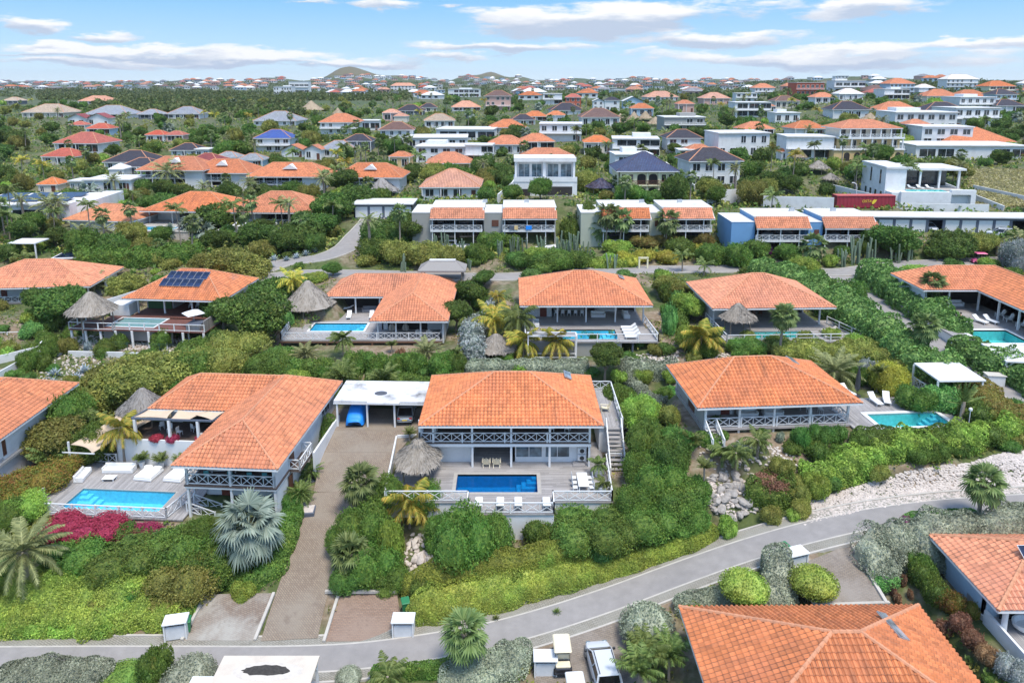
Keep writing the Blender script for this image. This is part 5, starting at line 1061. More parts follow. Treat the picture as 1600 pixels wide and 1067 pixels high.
def h_frontright():
    r=thing('villa','villa with stained roof and grey plank terrace at the right edge','villa',(32.8,42.3,3.4),0);foot(r,-1,-4,17,8.5)
    S,E=hip(0,17,0,8.2,2.6,4.9,5.0,12.5);roof(r,S,E,cap=.13);w=MB();wall(w,.9,7.4,.9,2.6,-.3,2.5);wall(w,.9,2.6,16,2.6,0,2.5);wall(w,16,7.4,.9,7.4,0,2.5);w.build('walls',WALLLB,r);MB().box(2,2.35,0,15,2.42,2.3).build('room_front',GLASS,r)
    m=MB();m.lathe([(.2,-.1),(.17,2.55)],12,1.1,.7);m.build('post',WHITE,r)
    for i,(x,y)in enumerate(((4.0,1.6),(4.0,3.1),(5.1,1.6),(5.1,3.1),(6.2,1.6),(6.2,3.1))):
        z=2.72+y*.561;o=MB().box(-.5,-.72,0,.5,.72,.05).build('solar_panel',GALV,r);MB().box(-.46,-.68,.05,.46,.68,.06).build('cells',SOLAR,o);o.location=(x,y,z+.1);o.rotation_euler=(math.atan(.561),0,0)
    d=deckthing(r,'grey plank terrace with white bathtub under the stained roof at the right edge','terrace');m=MB();deckfloor(m,1.0,-6,16,2.6,0);m.build('floor',DECKY,d)
    b=MB();wall(b,.9,-6,.9,2.2,-1.9,.9,.18);wall(b,-.3,6.5,.9,2.2,-1.5,.2,.18);b2=thing('garden_wall','white wall with dry brown shrubs along the right edge terrace','wall',tuple(r.location));b.build('wall',WALLW,b2);foot(r,-.5,-6,1.2,2)
    t=thing('bathtub','white oval tub under the eave of the right edge villa','tub',l2w(r,(3.3,1.3,0)));m=MB();m.lathe([(.5,0),(.8,.3),(.85,.6),(.75,.6),(.6,.3),(.02,.25)],16,sx=1.3);m.build('tub',WHITE,t)
    p=thing('planter_box','pale concrete planter box on the right edge terrace','planter',l2w(r,(1.6,4.0,0)));MB().rbox(-.7,-.4,0,1.1,.4,.6,.03).build('box',CONC,p)
    return r
def h_farleft():
    r=thing('villa','villa cut off by the left edge, brown doors under long sloping roof','villa',(-58.0,57.0,2.4),R(1));foot(r,-1,0,9.8,20)
    S,E=hip(0,9.7,0,18.2,5.4,7.9,5,13.9,'y');roof(r,S,E);S,E=hip(-9,5,10.5,18.0,5.43,7.75,-5.5,4.8);roof(sub(r,'wing'),[S[0],S[2],S[3]],E[:3])
    w=MB();wall(w,8.9,.8,8.9,17.5,-.3,5.3,.2,[(1.0,3.2,3.0,5.2),(4.6,6.2,3.0,5.2),(.8,3.0,0,2.2),(3.6,5.6,0,2.2)]);wall(w,.7,.8,8.9,.8,-.3,5.3);wall(w,8.9,17.5,.7,17.5,0,5.3);w.build('walls',WALLW,r);MB().box(8.86,.8,2.45,9.25,17.5,2.7).build('ledge',CONC,r)
    for y,z,ww in((1.8,3.0,2.2),(5.4,3.0,1.6),(1.6,0,2.2),(4.4,0,2.0)):MB().box(8.75,y,z,8.85,y+ww,z+2.2).build('door',BROWNW,r)
    stairs(r,(10.4,7.2,-.2),(10.4,12.5,2.2),1.3,10,surf('brick steps',(.24,.13,.1),.9,.2,3),'steps',False)
    t=thing('garden_wall','low pale wall beside brick steps of the left edge villa','wall',tuple(r.location),R(1));MB().bar((11.4,6.0,.2),(11.4,13,1.4),.2,.8).build('wall',CONC,t);return r
def veranda_villa(label,loc,yaw,X,Y,ez,zr,ra,rb,vy,posts,py,solid=.3,side=WALLW,rail=None,floor=DECKG,doorx=None,back=None,gl=True,wallm=WALLW,y0=.9):
    """single-storey villa: hip roof on posts, open veranda in front of a room wall"""
    r=thing('villa',label,'villa',loc,yaw);foot(r,0,0,X,Y);S,E=hip(0,X,0,Y,ez,zr,ra,rb);roof(r,S,E,cap=.11)
    MB().box(.8,y0,-.2,X-.8,Y-.8,0).build('veranda_floor',floor,r);w=MB();sx=X*solid;h=ez-.05
    wall(w,.9,vy,sx,vy,0,h);wall(w,sx,vy,sx,vy+3.4,0,h);wall(w,sx,vy+3.4,X-.9,vy+3.4,0,h);wall(w,X-.9,vy+2.4,X-.9,Y-.8,0,h);wall(w,X-.9,Y-.8,.9,Y-.8,-.6,h);w.build('walls',wallm,r)
    w=MB();wall(w,.9,Y-.8,.9,vy,-.6,h);w.build('side_wall',side,r);MB().box(sx+.2,vy+3.2,0,X-1.1,vy+3.35,h-.05).build('room_wall',back or DARK,r)
    if doorx:door(r,doorx,vy,0)
    for x in posts:post(r,x,py,-.2,ez+.05)
    if gl:
        for i in range(3):window(r,sx+.6+i*(X-sx-2.2)/3,vy+3.2,.05,(X-sx-2.8)/3,2.2,'f',GLASS,BROWNW,1,'sliding_door')
    if rail:railing(r,rail,1.0,'x',1.15,3.2)
    return r
def row2():
    # left of centre, with solar panels and the red deck
    r=veranda_villa('villa with a block of twelve solar panels and red hardwood pool deck',(-56.9,100.2,7.2),R(-5),15.2,12.2,2.8,5.8,6.0,9.8,4.5,(1.0,5.1,9.4,13.9),2.2,.34,WALLW,None,DECKR,4.0,y0=-.2);MB().box(1.2,4.3,0,4.9,4.48,2.6).build('green_wall',surf('green plaster',(.05,.13,.05),.8,.1,1),r)
    for i in range(6):
        for j in range(2):
            y=3.05+j*1.5;o=MB().box(-.5,-.82,0,.5,.82,.05).build('solar_panel',GALV,r);MB().box(-.47,-.79,.05,.47,.79,.06).build('cells',SOLAR,o);o.location=(4.9+1.06*i+j*.35,y,2.95+y*.49+.1);o.rotation_euler=(math.atan(.49),0,0)
    skylight(r,13.0,8.4,3.95,.9,1.7,R(29),0)
    d=deckthing(r,'red hardwood pool deck on white stilts below the solar panel villa');PL=(.1,-3.9,6.9,-.3);m=MB();deckfloor(m,-4.5,-5.6,2.0,-1.5,0,[(PL[0]-.25,PL[1]-.25,PL[2]+.25,PL[3]+.25)]);deckfloor(m,2.0,-5.3,15.2,.2,0,[(PL[0]-.25,PL[1]-.25,PL[2]+.25,PL[3]+.25)]);deckfloor(m,.2,-1.5,2.0,.2,0,[(PL[0]-.25,PL[1]-.25,PL[2]+.25,PL[3]+.25)]);deckfloor(m,-2,-1.5,.2,.5,0);m.build('floor',DECKR,d)
    MB().box(PL[0]-.4,PL[1]-.4,-1.9,PL[2]+.4,PL[3],-.15).build('pool_box',WALLG,d)
    for x in(-4.3,-2.2,0,2.2,4.6,7,9.5,12,15):MB().tube([(x,-5.3,-3.6),(x,-5.3,-.1)],.17,8).build('stilt',WHITE,d)
    for x in(-4.3,-1,9,11.5,14.9):MB().tube([(x,-3,-3.6),(x,-3,-.1)],.15,8).build('stilt',WHITE,d)
    railing(d,[(-4.4,-2,0),(-4.4,-5.5,0),(2.0,-5.5,0),(2.1,-5.2,0),(15.1,-5.2,0)],1.0,'none',1,2.2);pool(r,*PL,'blue pool with white coping in the red hardwood deck','sky',WHITE,'',.25,1.2)
    palapa(*l2w(r,(-2.2,-3.6,0)),3.3,2.2,4.9,'big round thatched shelter on the corner of the red hardwood deck',THATCH,None,6)
    MB().box(15.0,-5.2,0,15.15,-.5,1.6).build('screen',DECKG,d);t=thing('hot_tub','square grey hot tub on the right end of the red deck','hot tub',l2w(r,(13.3,-4.0,0)),R(-5));MB().rbox(-1,-1,0,1,1,.9,.08).build('tub',GREYF,t);MB().rbox(-1.02,-1.02,.9,1.02,1.02,1.0,.06).build('cover',STEEL,t)
    t=thing('parasol','white square parasol beside the hot tub on the red deck','parasol',l2w(r,(12.6,-3.2,0)));m=MB();m.lathe([(1.7,2.0),(1.2,2.2),(.05,2.55)],4);m.build('canopy',WHITE,t);MB().tube([(0,0,0),(0,0,2.5)],.04).build('pole',WHITE,t)
    for i in range(4):place('chair',None,l2w(r,(7.5+i*1.1,5.0,0)),0,f"white chair under the solar panel roof, {['leftmost', 'second', 'third', 'rightmost'][i]} of four",'white dining chairs')
    b=thing('storage_box','white cupboard and ramp wall left of the solar panel villa','cupboard',tuple(r.location),R(-5));MB().rbox(-2.6,.8,-.1,.4,3.0,1.6,.04).build('box',WALLW,b);q=MB();q.bar((-6.5,1.0,.4),(-2.0,8.0,1.1),.2,1.6);q.build('ramp_wall',WALLW,b)
    # thatched pool shelter villa
    r=thing('villa','L-shaped villa with hanging chairs, hammock and pool deck on brown stilts','villa',(-19.4,93.0,6.2),0);foot(r,-9,0,10.8,20.5);S,E=hip(0,10.7,0,20.3,2.8,5.4,4.6,15.2,'y');roof(r,S,E);S,E=hip(-9.0,5.2,11.2,20.2,2.83,5.2,-5.2,5.1);roof(sub(r,'wing'),[S[0],S[2],S[3]],E[:3])
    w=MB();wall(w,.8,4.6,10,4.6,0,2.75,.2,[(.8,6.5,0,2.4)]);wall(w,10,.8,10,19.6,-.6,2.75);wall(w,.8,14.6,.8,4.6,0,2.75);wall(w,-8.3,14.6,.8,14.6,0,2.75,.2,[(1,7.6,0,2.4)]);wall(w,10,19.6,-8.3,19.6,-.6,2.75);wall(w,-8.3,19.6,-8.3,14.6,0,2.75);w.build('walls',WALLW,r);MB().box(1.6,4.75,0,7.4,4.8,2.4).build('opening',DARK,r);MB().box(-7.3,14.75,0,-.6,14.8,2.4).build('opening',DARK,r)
    for x,y in((.9,1.0),(3.4,1.0),(6.8,1.0),(9.9,1.0),(-8.2,11.9),(-4.5,11.9),(-.8,11.9)):post(r,x,y,0,2.85)
    d=deckthing(r,'weathered pool deck with X railing on brown stilts of the hammock villa');PL=(-9.5,4.0,-1.8,7.4);m=MB();deckfloor(m,-12.5,.3,9.8,15,0,[(PL[0]-.3,PL[1]-.3,PL[2]+.3,PL[3]+.3)]);m.build('floor',DECKG,d);MB().box(-12.5,.32,-.4,9.8,.42,-.14).build('edge_beam',surf('brown beam',(.2,.11,.07),.8,.2,3),d);railing(d,[(-12.8,7.5,0),(-12.4,.5,0),(9.6,.5,0),(9.6,3.5,0)],1.0,'x',1.2,4.2)
    for x in np.linspace(-12.3,9.5,8):MB().box(x-.12,.4,-1.9,x+.12,.65,-.14).build('stilt',surf('brown beam',(.2,.11,.07)),d)
    MB().box(-12.2,1.4,-1.6,9.5,1.6,-.14).build('base_wall',WALLG,d);pool(r,*PL,'blue pool beside the thatched shelter on the hammock villa deck','sky',WHITE,'tr',.3);palapa(*l2w(r,(-11.2,10.3,0)),3.9,2.1,5.7,'large pointed thatched shelter left of the hammock villa',THATCH,None,6)
    for i,x in enumerate((-6.0,-2.6)):place('lounger',None,l2w(r,(x+.9,9.8,0)),.1,f"white sun lounger behind the pool of the hammock villa, {['left', 'right'][i]} one",'sun loungers')
    for i,x in enumerate((2.5,4.4)):place('hang',f_hang,l2w(r,(x,3.0,0)),pi,f"hanging egg chair on the hammock villa front porch, {['left', 'right'][i]} one",'hanging egg chairs')
    for i,x in enumerate((6.3,7.8)):place('adiw',lambda:f_adiron(CUSH),l2w(r,(x,2.2,0)),pi,f"white slatted deck chair on the hammock villa front porch, {['left', 'right'][i]} one",'white deck chairs')
    t=thing('hammock','white hammock on a stand under the left wing of the hammock villa','hammock',l2w(r,(-6.4,12.4,0)));m=MB();V=[];n=9
    for i in range(n):
        for j in range(5):u=i/(n-1)*2-1;v=(j-2)/2;V.append((u*1.5,v*.5*(1-u**4*.9),.55+.55*u*u+.1*v*v))
    m.add(V,[(i*5+j,(i+1)*5+j,(i+1)*5+j+1,i*5+j+1)for i in range(n-1)for j in range(4)]);m.build('cloth',CUSH,t);m=MB();m.tube([(-1.7,0,1.2),(-1.3,0,.1),(1.3,0,.1),(1.7,0,1.2)],.05);m.build('stand',BROWNW,t)
    place('sofag',lambda:f_sofa(2.2,.9,GREYF,GREYF),l2w(r,(-2.6,12.8,0)),0,'dark grey sofa under the left wing of the hammock villa')
    # centre
    r=veranda_villa('villa with long white dining table and four loungers, open front under wide roof',(1.0,90.5,8.8),0,17.6,13.3,3.2,6.2,7.6,10.3,5.2,(1.0,5.2,9.1,13.1,16.9),2.9,.27,WALLG,None,DECKG,2.9,y0=.2);skylight(r,14.7,9.0,4.65,.8,1.6,R(22),0)
    d=deckthing(r,'grey pool deck on posts with slim white railing below the long dining table');PL=(4.6,-3.8,12.6,-.2);m=MB();deckfloor(m,.6,-4.8,17.6,.3,0,[(PL[0]-.15,PL[1]-.15,PL[2]+.15,PL[3]+.15)]);m.build('floor',DECKG,d);railing(d,[(7.2,-4.7,0),(17.5,-4.7,0)],1.0,'none',1,2.6);railing(d,[(17.5,-4.7,0),(17.0,2.9,0)],1.0,'x',1.2,4);railing(d,[(.7,2.6,0),(.7,-4.7,0)],1.0,'h',1,2.2);MB().box(PL[0]-.4,PL[1]-.4,-2,PL[2]+.4,PL[3]+.4,-1.6).build('pool_box',WALLG,d)
    q=MB();wall(q,.7,-4.6,12.9,-4.6,-2.6,-.15);q.build('base_wall',WALLG,d)
    for x in(14.3,17.3):MB().tube([(x,-4.5,-2.9),(x,-4.5,0)],.14,8).build('stilt',STEEL,d)
    pool(r,*PL,'bright blue pool below the long dining table of the open fronted villa','sky',DECKG,'tr',.15);g=thing('sun_shelter','white frame with grey flat shade cloth at the left of the bright pool','sun shelter',l2w(r,(0,0,0)));MB().box(1.0,-6.2,1.25,7.0,-4.9,1.32).build('cloth',GREYF,g);m=MB()
    for a,b in(((1,-6.2),(7,-6.2)),((7,-6.2),(7,-4.9)),((7,-4.9),(1,-4.9)),((1,-4.9),(1,-6.2))):m.bar((*a,1.3),(*b,1.3),.14);m.bar((*a,-1.5),(*b,-1.5),.12);m.bar((*a,-2.6),(*a,1.3),.16)
    m.build('frame',WHITE,g)
    for i in range(4):place('lounger',None,l2w(r,(14.4,-3.6+i*1.15,0)),-pi/2,f"white sun lounger in the row right of the bright pool, {['nearest', 'second nearest', 'third nearest', 'farthest'][i]} of four",'sun loungers')
    place('long',lambda:f_table(1.1,4.4),l2w(r,(7.0,6.4,0)),pi/2,'very long white dining table under the open fronted villa roof')
    for i in range(5):place('chair',None,l2w(r,(5.2+i*.9,5.5,0)),pi,f"white chair along the very long table, {['first', 'second', 'third', 'fourth', 'fifth'][i]} from the left",'white dining chairs')
    for i,x in enumerate((11.0,14.9)):place('sofa',None,l2w(r,(x,5.0,0)),[0,pi/2][i],f"white sofa under the open fronted villa roof, {['left', 'right'][i]} one",'white sofas')
    place('sofa3',None,l2w(r,(12.4,7.6,0)),0,'long white sofa at the back of the open fronted villa');place('sofa',None,l2w(r,(2.2,1.5,0)),pi/2,'white bench on the left end of the open fronted deck')
    # right of centre
    r=veranda_villa('villa with small round thatch on its corner and green pool',(26.1,89.2,8.9),R(2),16.4,12.5,3.1,6.1,7.2,9.0,5.0,(1.0,3.4,11.4,15.4),2.4,.28,WALLG,None,DECKG,None,y0=.2)
    d=deckthing(r,'grey pool deck with plain white railing below the round thatch');PL=(4.9,-3.0,13.0,-.1);m=MB();deckfloor(m,.6,-4.2,18.4,.3,0,[(PL[0]-.2,PL[1]-.2,PL[2]+.2,PL[3]+.2)]);deckfloor(m,15.6,.3,18.0,4.0,0);m.build('floor',DECKG,d);railing(d,[(.7,4.8,0),(.7,-4.1,0),(18.3,-4.1,0),(16.6,2.6,0)],1.0,'h',1,2.2);q=MB();wall(q,.7,-4.0,18.2,-4.0,-1.8,-.15);wall(q,.8,4.6,.8,-4,-1.8,-.15);q.build('base_wall',CONC,d)
    pool(r,*PL,'green tinted pool behind a slender palm on the round thatch deck','teal',DECKG,'',.2);palapa(*l2w(r,(3.3,-.3,0)),2.3,2.1,4.0,'small round thatch shelter on the left corner of the green pool deck',THATCH,None,4)
    for i in range(3):place('loungert',lambda:f_lounger(surf('taupe cushion',(.55,.5,.44),.9,.05,3)),l2w(r,(14.6+i*.3,-2.9+i*1.0,0)),-pi/2,f"taupe sun lounger right of the green pool, {['nearest', 'middle', 'farthest'][i]} of three",'sun loungers')
    for i in range(4):place('chairb',lambda:f_chair(BROWNW),l2w(r,(6.0+i*.9,6.0,0)),pi,f"brown chair under the round thatch villa roof, {['first', 'second', 'third', 'fourth'][i]} from the left",'brown dining chairs')
    # right edge
    r=thing('villa','L-shaped villa with pool terrace and a sunbather at the right edge','villa',(62.6,92.6,10.4),0);foot(r,-8,-16,9,8.6);S,E=hip(0,9.0,-17,8.4,3.1,5.5,-12.5,4.0,'y');roof(r,S,E);S,E=hip(-7.3,4.5,0,8.5,3.13,5.4,-3.4,4.4);roof(sub(r,'wing'),[S[0],S[2],S[3]],E[:3])
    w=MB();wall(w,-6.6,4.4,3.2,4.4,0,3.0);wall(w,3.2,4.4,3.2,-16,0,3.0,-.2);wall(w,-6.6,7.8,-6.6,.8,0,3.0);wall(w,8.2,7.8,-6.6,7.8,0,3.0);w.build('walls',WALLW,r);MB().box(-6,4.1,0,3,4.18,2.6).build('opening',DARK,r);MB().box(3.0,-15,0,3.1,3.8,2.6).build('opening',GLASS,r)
    for x,y in((-6.4,.9),(-3.2,.9),(.9,.9),(.9,-3.2),(.9,-7),(.9,-11),(.9,-15)):post(r,x,y,0,3.15)
    d=deckthing(r,'grey plank terrace in the corner of the right edge L-shaped villa','terrace');a,b=lp(r,1545,512),lp(r,1600,492);PL=(-6.0,-11.5,1.0-1.6,-7.0);m=MB();deckfloor(m,-8.4,-14,3.2,4.3,0,[(PL[0]-.5,PL[1]-.5,PL[2]+.5,PL[3]+.5)]);m.build('floor',DECKG,d);q=MB();wall(q,-8.3,-13.9,3,-13.9,-1.5,-.15);wall(q,-8.3,4,-8.3,-13.9,-1.5,-.15);q.build('base_wall',WALLW,d)
    pool(r,*PL,'turquoise pool in front of the sunbather at the right edge','teal',WHITE,'',.5)
    for i,x in enumerate((-4.0,-1.6,-.2)):place('lounger',None,l2w(r,(x-.4,-4.2,0)),[1.2,.35,.3][i],['white sun lounger with a sunbather on it, at the right edge','empty white sun lounger right of the sunbather, left one','empty white sun lounger right of the sunbather, right one'][i],'sun loungers')
    bather(l2w(r,(-4.4,-4.2,.42)),1.2)
    for i,(x,y)in enumerate(((-4.6,2.6),(-.9,2.9),(-6.2,1.7))):place('sofa',None,l2w(r,(x,y,0)),[0,0,pi/2][i],['white sofa under the right edge villa wing, left of the middle post','white sofa under the right edge villa wing, near the corner','white sofa end-on at the left of the right edge wing'][i],'white sofas')
    for i,y in enumerate((-2.0,-3.6,-6.0)):place('adiw',None,l2w(r,(2.0,y,0)),-pi/2,f"white deck chair under the right edge villa long eave, {['farthest', 'middle', 'nearest'][i]} one",'white deck chairs')
    # far left neighbour
    r=veranda_villa('wide villa behind the dark tree on the left edge with X-railed porch',(-89.5,109.5,5.9),R(5),21.5,12.2,2.7,5.9,8.5,13.2,4.5,(1,6,11,16,20.5),1.2,.4,WALLW,[(1,1.1,0),(20.4,1.1,0)],DECKG,5.0)
    d=deckthing(r,'pale brown plank jetty deck below the dark tree on the left edge','terrace');MB().box(8,-13,-1.3,21,-2,-1.15).build('floor',surf('pale brown deck',(.3,.25,.21),.8,.2,2),d);railing(d,[(8,-12.9,-1.15),(20.9,-12.9,-1.15)],.9,'none',1,2.4)
    for x in(9,12,15,18,20.5):MB().tube([(x,-12.8,-3.4),(x,-12.8,-1.2)],.14,8).build('stilt',CONC,d)
def bather(p,rz):
    """sunbather in swim shorts sitting up on a lounger, knees raised"""
    t=thing('person','sunbather in dark shorts sitting on a white lounger, knees drawn up','person',p,rz);me=bpy.data.meshes.new('body')
    J=[((0,.0,.1),.15),((0,.14,.36),.15),((0,.2,.56),.16),((0,.2,.68),.06),((0,.17,.84),.1),((.2,.2,.58),.07),((.28,.1,.34),.048),((.24,-.14,.3),.038),((.22,-.26,.34),.035),((-.2,.2,.58),.07),((-.28,.1,.34),.048),((-.24,-.14,.3),.038),((-.22,-.26,.34),.035),
         ((.1,-.04,.08),.1),((.12,-.36,.4),.075),((.12,-.62,.06),.05),((.12,-.78,.04),.04),((-.1,-.04,.08),.1),((-.12,-.36,.38),.075),((-.12,-.64,.06),.05),((-.12,-.8,.04),.04)]
    Ed=[(0,1),(1,2),(2,3),(3,4),(2,5),(5,6),(6,7),(7,8),(2,9),(9,10),(10,11),(11,12),(0,13),(13,14),(14,15),(15,16),(0,17),(17,18),(18,19),(19,20)]
    me.from_pydata([j[0]for j in J],Ed,[]);me.materials.append(SKIN);o=link('body',me,t);o.modifiers.new('skin','SKIN');
    for i,j in enumerate(J):me.skin_vertices[0].data[i].radius=(j[1],j[1])
    me.skin_vertices[0].data[0].use_root=True;s=o.modifiers.new('sub','SUBSURF');s.levels=s.render_levels=2
    h=MB();h.lathe([(.1,.84),(.125,.9),(.1,.97),(.03,1.0)],12,0,.19);h.build('hair',HAIR,t);q=MB();q.lathe([(.17,.0),(.19,.12),(.16,.22)],12,0,.0);q.tube([(.1,-.02,.08),(.12,-.3,.34)],[.125,.1],8);q.tube([(-.1,-.02,.08),(-.12,-.3,.33)],[.125,.1],8);q.build('shorts',STEEL,t)

# ------------------------------------------------------------------ apartments, garages and other structures of the middle ground
def apartment(label,loc,layout,wmat,seed=0,towels=False):
    """two-storey terrace block: plain bays and open-fronted flats with a tiled strip above; layout of (kind, width)"""
    r=thing('apartment_block',label,'apartment block',loc,0,'terraced apartment blocks');x=0;tot=sum(q[1]for q in layout);foot(r,0,-2,tot,10)
    w=MB();f=MB();fl=MB();sl=MB();tl=[]
    for k,wd in layout:
        if k=='b':
            w.box(x,.6,-1,x+wd,9.5,6.15);f.box(x-.05,.55,6.15,x+wd+.05,9.5,6.22)
            if wd<4.2 and x>2:b=MB().box(x+wd*.4,.5,3.6,x+wd*.75,.62,4.8).build('shutter',BROWNW,r)
        else:
            w.box(x,1.4,-1,x+.2,9.5,6.9);w.box(x+wd-.2,1.4,-1,x+wd,9.5,6.9);w.box(x+.2,9.3,-1,x+wd-.2,9.5,6.9);f.box(x-.1,1.25,6.95,x+wd+.1,9.6,7.1)
            sl.box(x-.1,-.5,2.75,x+wd-.3,3.8,3.0);sl.box(x,-1.0,-.3,x+wd,3.8,0)
            tl+=[[(x-.15,-.75,5.25),(x+wd+.1,-.75,5.25),(x+wd-.1,1.3,7.02),(x+.05,1.3,7.02)]]
            for z in(0,3.0):
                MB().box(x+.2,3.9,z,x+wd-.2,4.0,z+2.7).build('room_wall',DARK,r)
                for i in range(2):window(r,x+.8+i*wd*.42,3.9,z+.05,wd*.34,2.2,'f',GLASS,BROWNW,1,'sliding_door')
                for px in(x+.25,x+wd*.45,x+wd*.8):post(r,px,-.25,z,z+2.75 if z==0 else z+2.4,.16)
            railing(r,[(x-.05,-.4,3.0),(x+wd-.4,-.4,3.0)],1.0,'x',1.3,2.5);x0=x
            place('dining',None,l2w(r,(x+wd*.35,1.5,0)),pi/2,'white table on the ground-floor terrace '+f"{'left' if x < tot / 2 else 'right'} half of the {label.split(' ')[0]} apartment block")
            place('sofag',None,l2w(r,(x+wd*.3,2.0,3.0)),0,'grey sofa on the balcony, '+f"{'left' if x < tot / 2 else 'right'} half of the {label.split(' ')[0]} apartment block")
        x+=wd
    w.build('walls',wmat,r);f.build('flat_roof',FLATW,r);sl.build('floor_slab',WHITE,r);[roof(r,[q],[],detail=True,cap=0)for q in tl]
    for i in range(3):MB().cbox(tot*(.2+.3*i),6.5,7.1 if layout[0][0]!='b' or i else 6.3,.9,.5,.6).build('air_conditioner',GALV,r)
    return r
def garages(label,loc,yaw,n,open_=(),wmat=STEEL,d=6.5):
    r=thing('garage_row',label,'garages',loc,yaw);W=n*3.05;foot(r,-.5,-.5,W+.5,d);w=MB();wall(w,0,0,W,0,-.5,2.75,.25,[(.3+i*3.05,2.85+i*3.05,0,2.25)for i in range(n)]);wall(w,W,0,W,d,-.5,2.75);wall(w,W,d,0,d,-.5,2.75);wall(w,0,d,0,0,-.5,2.75);w.build('walls',wmat,r);MB().box(-.3,-.5,2.75,W+.3,d+.2,2.95).build('flat_roof',FLATW,r)
    for i in range(n):
        if i in open_:continue
        MB().box(.3+i*3.05,.08,0,2.85+i*3.05,.16,2.25).build('garage_door',WHITE,r)
    return r
def structures():
    apartment('grey terraced apartment block with two tiled balcony bays above the cacti',(-18.6,130,11),[('b',3.6),('f',9.8),('b',3.6),('f',9.8)],WALLG)
    apartment('greenish terraced apartment block half hidden by three fan palms',(12.8,130,11),[('b',3.9),('f',8.9),('b',2.4),('f',9.3)],WALLGR)
    apartment('blue terraced apartment block with a tall plain end bay and red shutter',(39.2,124.6,10.3),[('b',4.2),('f',9.6),('b',2.5),('f',9.4)],WALLB)
    for i,m in enumerate((STEEL,WALLO,BLUEF)):
        t=thing('towel',['dark towel','orange towel','blue towel'][i]+' hanging over the balcony rail of the grey apartment block','towel',((-1.8+9.8*(.18,.26,.5)[i]),129.45,14.0));m_=MB();w=(.9,.7,1.1)[i];V=[(w*(a/4-.5),-.08-.03*math.sin(a*2),z)for z in(.98,.6,.2)for a in range(5)];m_.add(V,[(r*5+c,(r+1)*5+c,(r+1)*5+c+1,r*5+c+1)for r in range(2)for c in range(4)]);o=m_.build('cloth',m,t);s=o.modifiers.new('s','SOLIDIFY');s.thickness=.03
    garages('four white garage doors in a dark wall above the curved lane',(-33.0,147,13.2),0,4)
    garages('long row of white garage doors in grey blue wall',(57,133.5,13.2),R(-3),15,(7,12),d=5.0)
    car('sedan',CARW,'white car backed into an open garage of the long row',(79.8,134.3,13.2),R(177));car('suv',CARW,'white car with black roof pillars in front of the long garage row',(89.5,128.5,13.1),R(60))
    # shipping container
    r=thing('shipping_container','dark red corrugated shipping container with yellow lettering behind bushes','container',(74.6,150,14.9),0);m=MB();n=60;V=[]
    for i in range(n+1):x=-6.0+12.0*i/n;y=-1.2+(.06 if i%4 in(1,2)else 0);V+=[(x,y,.2),(x,y,2.45)]
    m.add(V,[(2*i,2*i+2,2*i+3,2*i+1)for i in range(n)]);m.box(-6.05,-1.05,.15,6.05,1.2,2.5);m.build('body',REDC,r);m=MB()
    for z in(.1,2.5):m.bar((-6.1,-1.2,z),(6.1,-1.2,z),.16);m.bar((-6.1,1.2,z),(6.1,1.2,z),.16);m.bar((-6.1,-1.2,z),(-6.1,1.2,z),.16);m.bar((6.1,-1.2,z),(6.1,1.2,z),.16)
    for x in(-6.05,6.05):
        for y in(-1.2,1.2):m.bar((x,y,.02),(x,y,2.58),.17)
    m.build('frame',REDC,r);MB().box(-6.1,-1.2,2.56,6.1,1.2,2.6).build('roof',surf('faded red roof',(.5,.12,.1),.7,.15,.8),r)
    cu=bpy.data.curves.new('lettering','FONT');cu.body='OSTA';cu.size=.8;cu.extrude=.01;cu.shear=.2;cu.materials.append(YELP);tmp=bpy.data.objects.new('lettering',cu);COL.objects.link(tmp);bpy.context.view_layer.update();me=bpy.data.meshes.new_from_object(tmp.evaluated_get(bpy.context.evaluated_depsgraph_get()));bpy.data.objects.remove(tmp);o=link('lettering',me,r);o.rotation_euler=(R(90),0,0);o.location=(-.9,-1.27,1.15)
    m=MB();pts=[(0,0),(.35,.1),(.75,.55),(.95,1.05),(.6,.95),(.5,1.1),(.1,.85),(-.05,.5)];m.add([(1.3+a,-1.28,.75+b)for a,b in pts]+[(1.3+a,-1.24,.75+b)for a,b in pts],[tuple(range(8))]);m.build('emblem',YELP,r)
    t=thing('street_lamp','tall white street lamp with curved arm in front of the red container','lamp',(PZ(1336,325,155)));m=MB();m.tube([(0,0,-1),(0,0,4.4),(-.15,0,5.1),(-.7,0,5.5)],.08,6);m.build('pole',WHITE,t);m=MB();m.rbox(-1.2,-.12,5.42,-.6,.12,.1+5.46,.03);m.build('lamp_head',WHITE,t)
    # carport between the two villas
    r=thing('carport','flat white carport with stained roof between the left and centre villas','carport',(-18.8,70.3,5.3),R(-2));foot(r,0,0,9.6,5.2);m=MB();m.box(0,0,2.55,9.6,5.2,2.78);m.box(3.6,-.35,2.55,7.0,0,2.76);st=surf('stained white roof',(.7,.7,.7),.8,.06,.6,dirt=(.1,.1,.1),dirt_amt=.9,dirt_sc=.38);m.build('flat_roof',st,r);m=MB();m.box(-.03,-.03,2.4,9.63,.1,2.53);m.build('fascia',WHITE,r)
    for x in(.3,3.5,6.4):post(r,x,.15,-.2,2.4,.18)
    w=MB();wall(w,0,5.1,9.4,5.1,-.2,2.5,.15);w.build('back_wall',WALLG,r);m=MB();m.lathe([(.02,2.80),(.5,2.795),(.7,2.785)],14,4.6,2.0,sy=.8);m.build('roof_puddle',surf('dark roof stain',(.09,.09,.1),.35,.3,4),r)
    t=thing('covered_car','car under a bright blue fitted cover in the carport','car',(-16.75,72.3,5.28),R(2));m=MB();n=16;V=[]
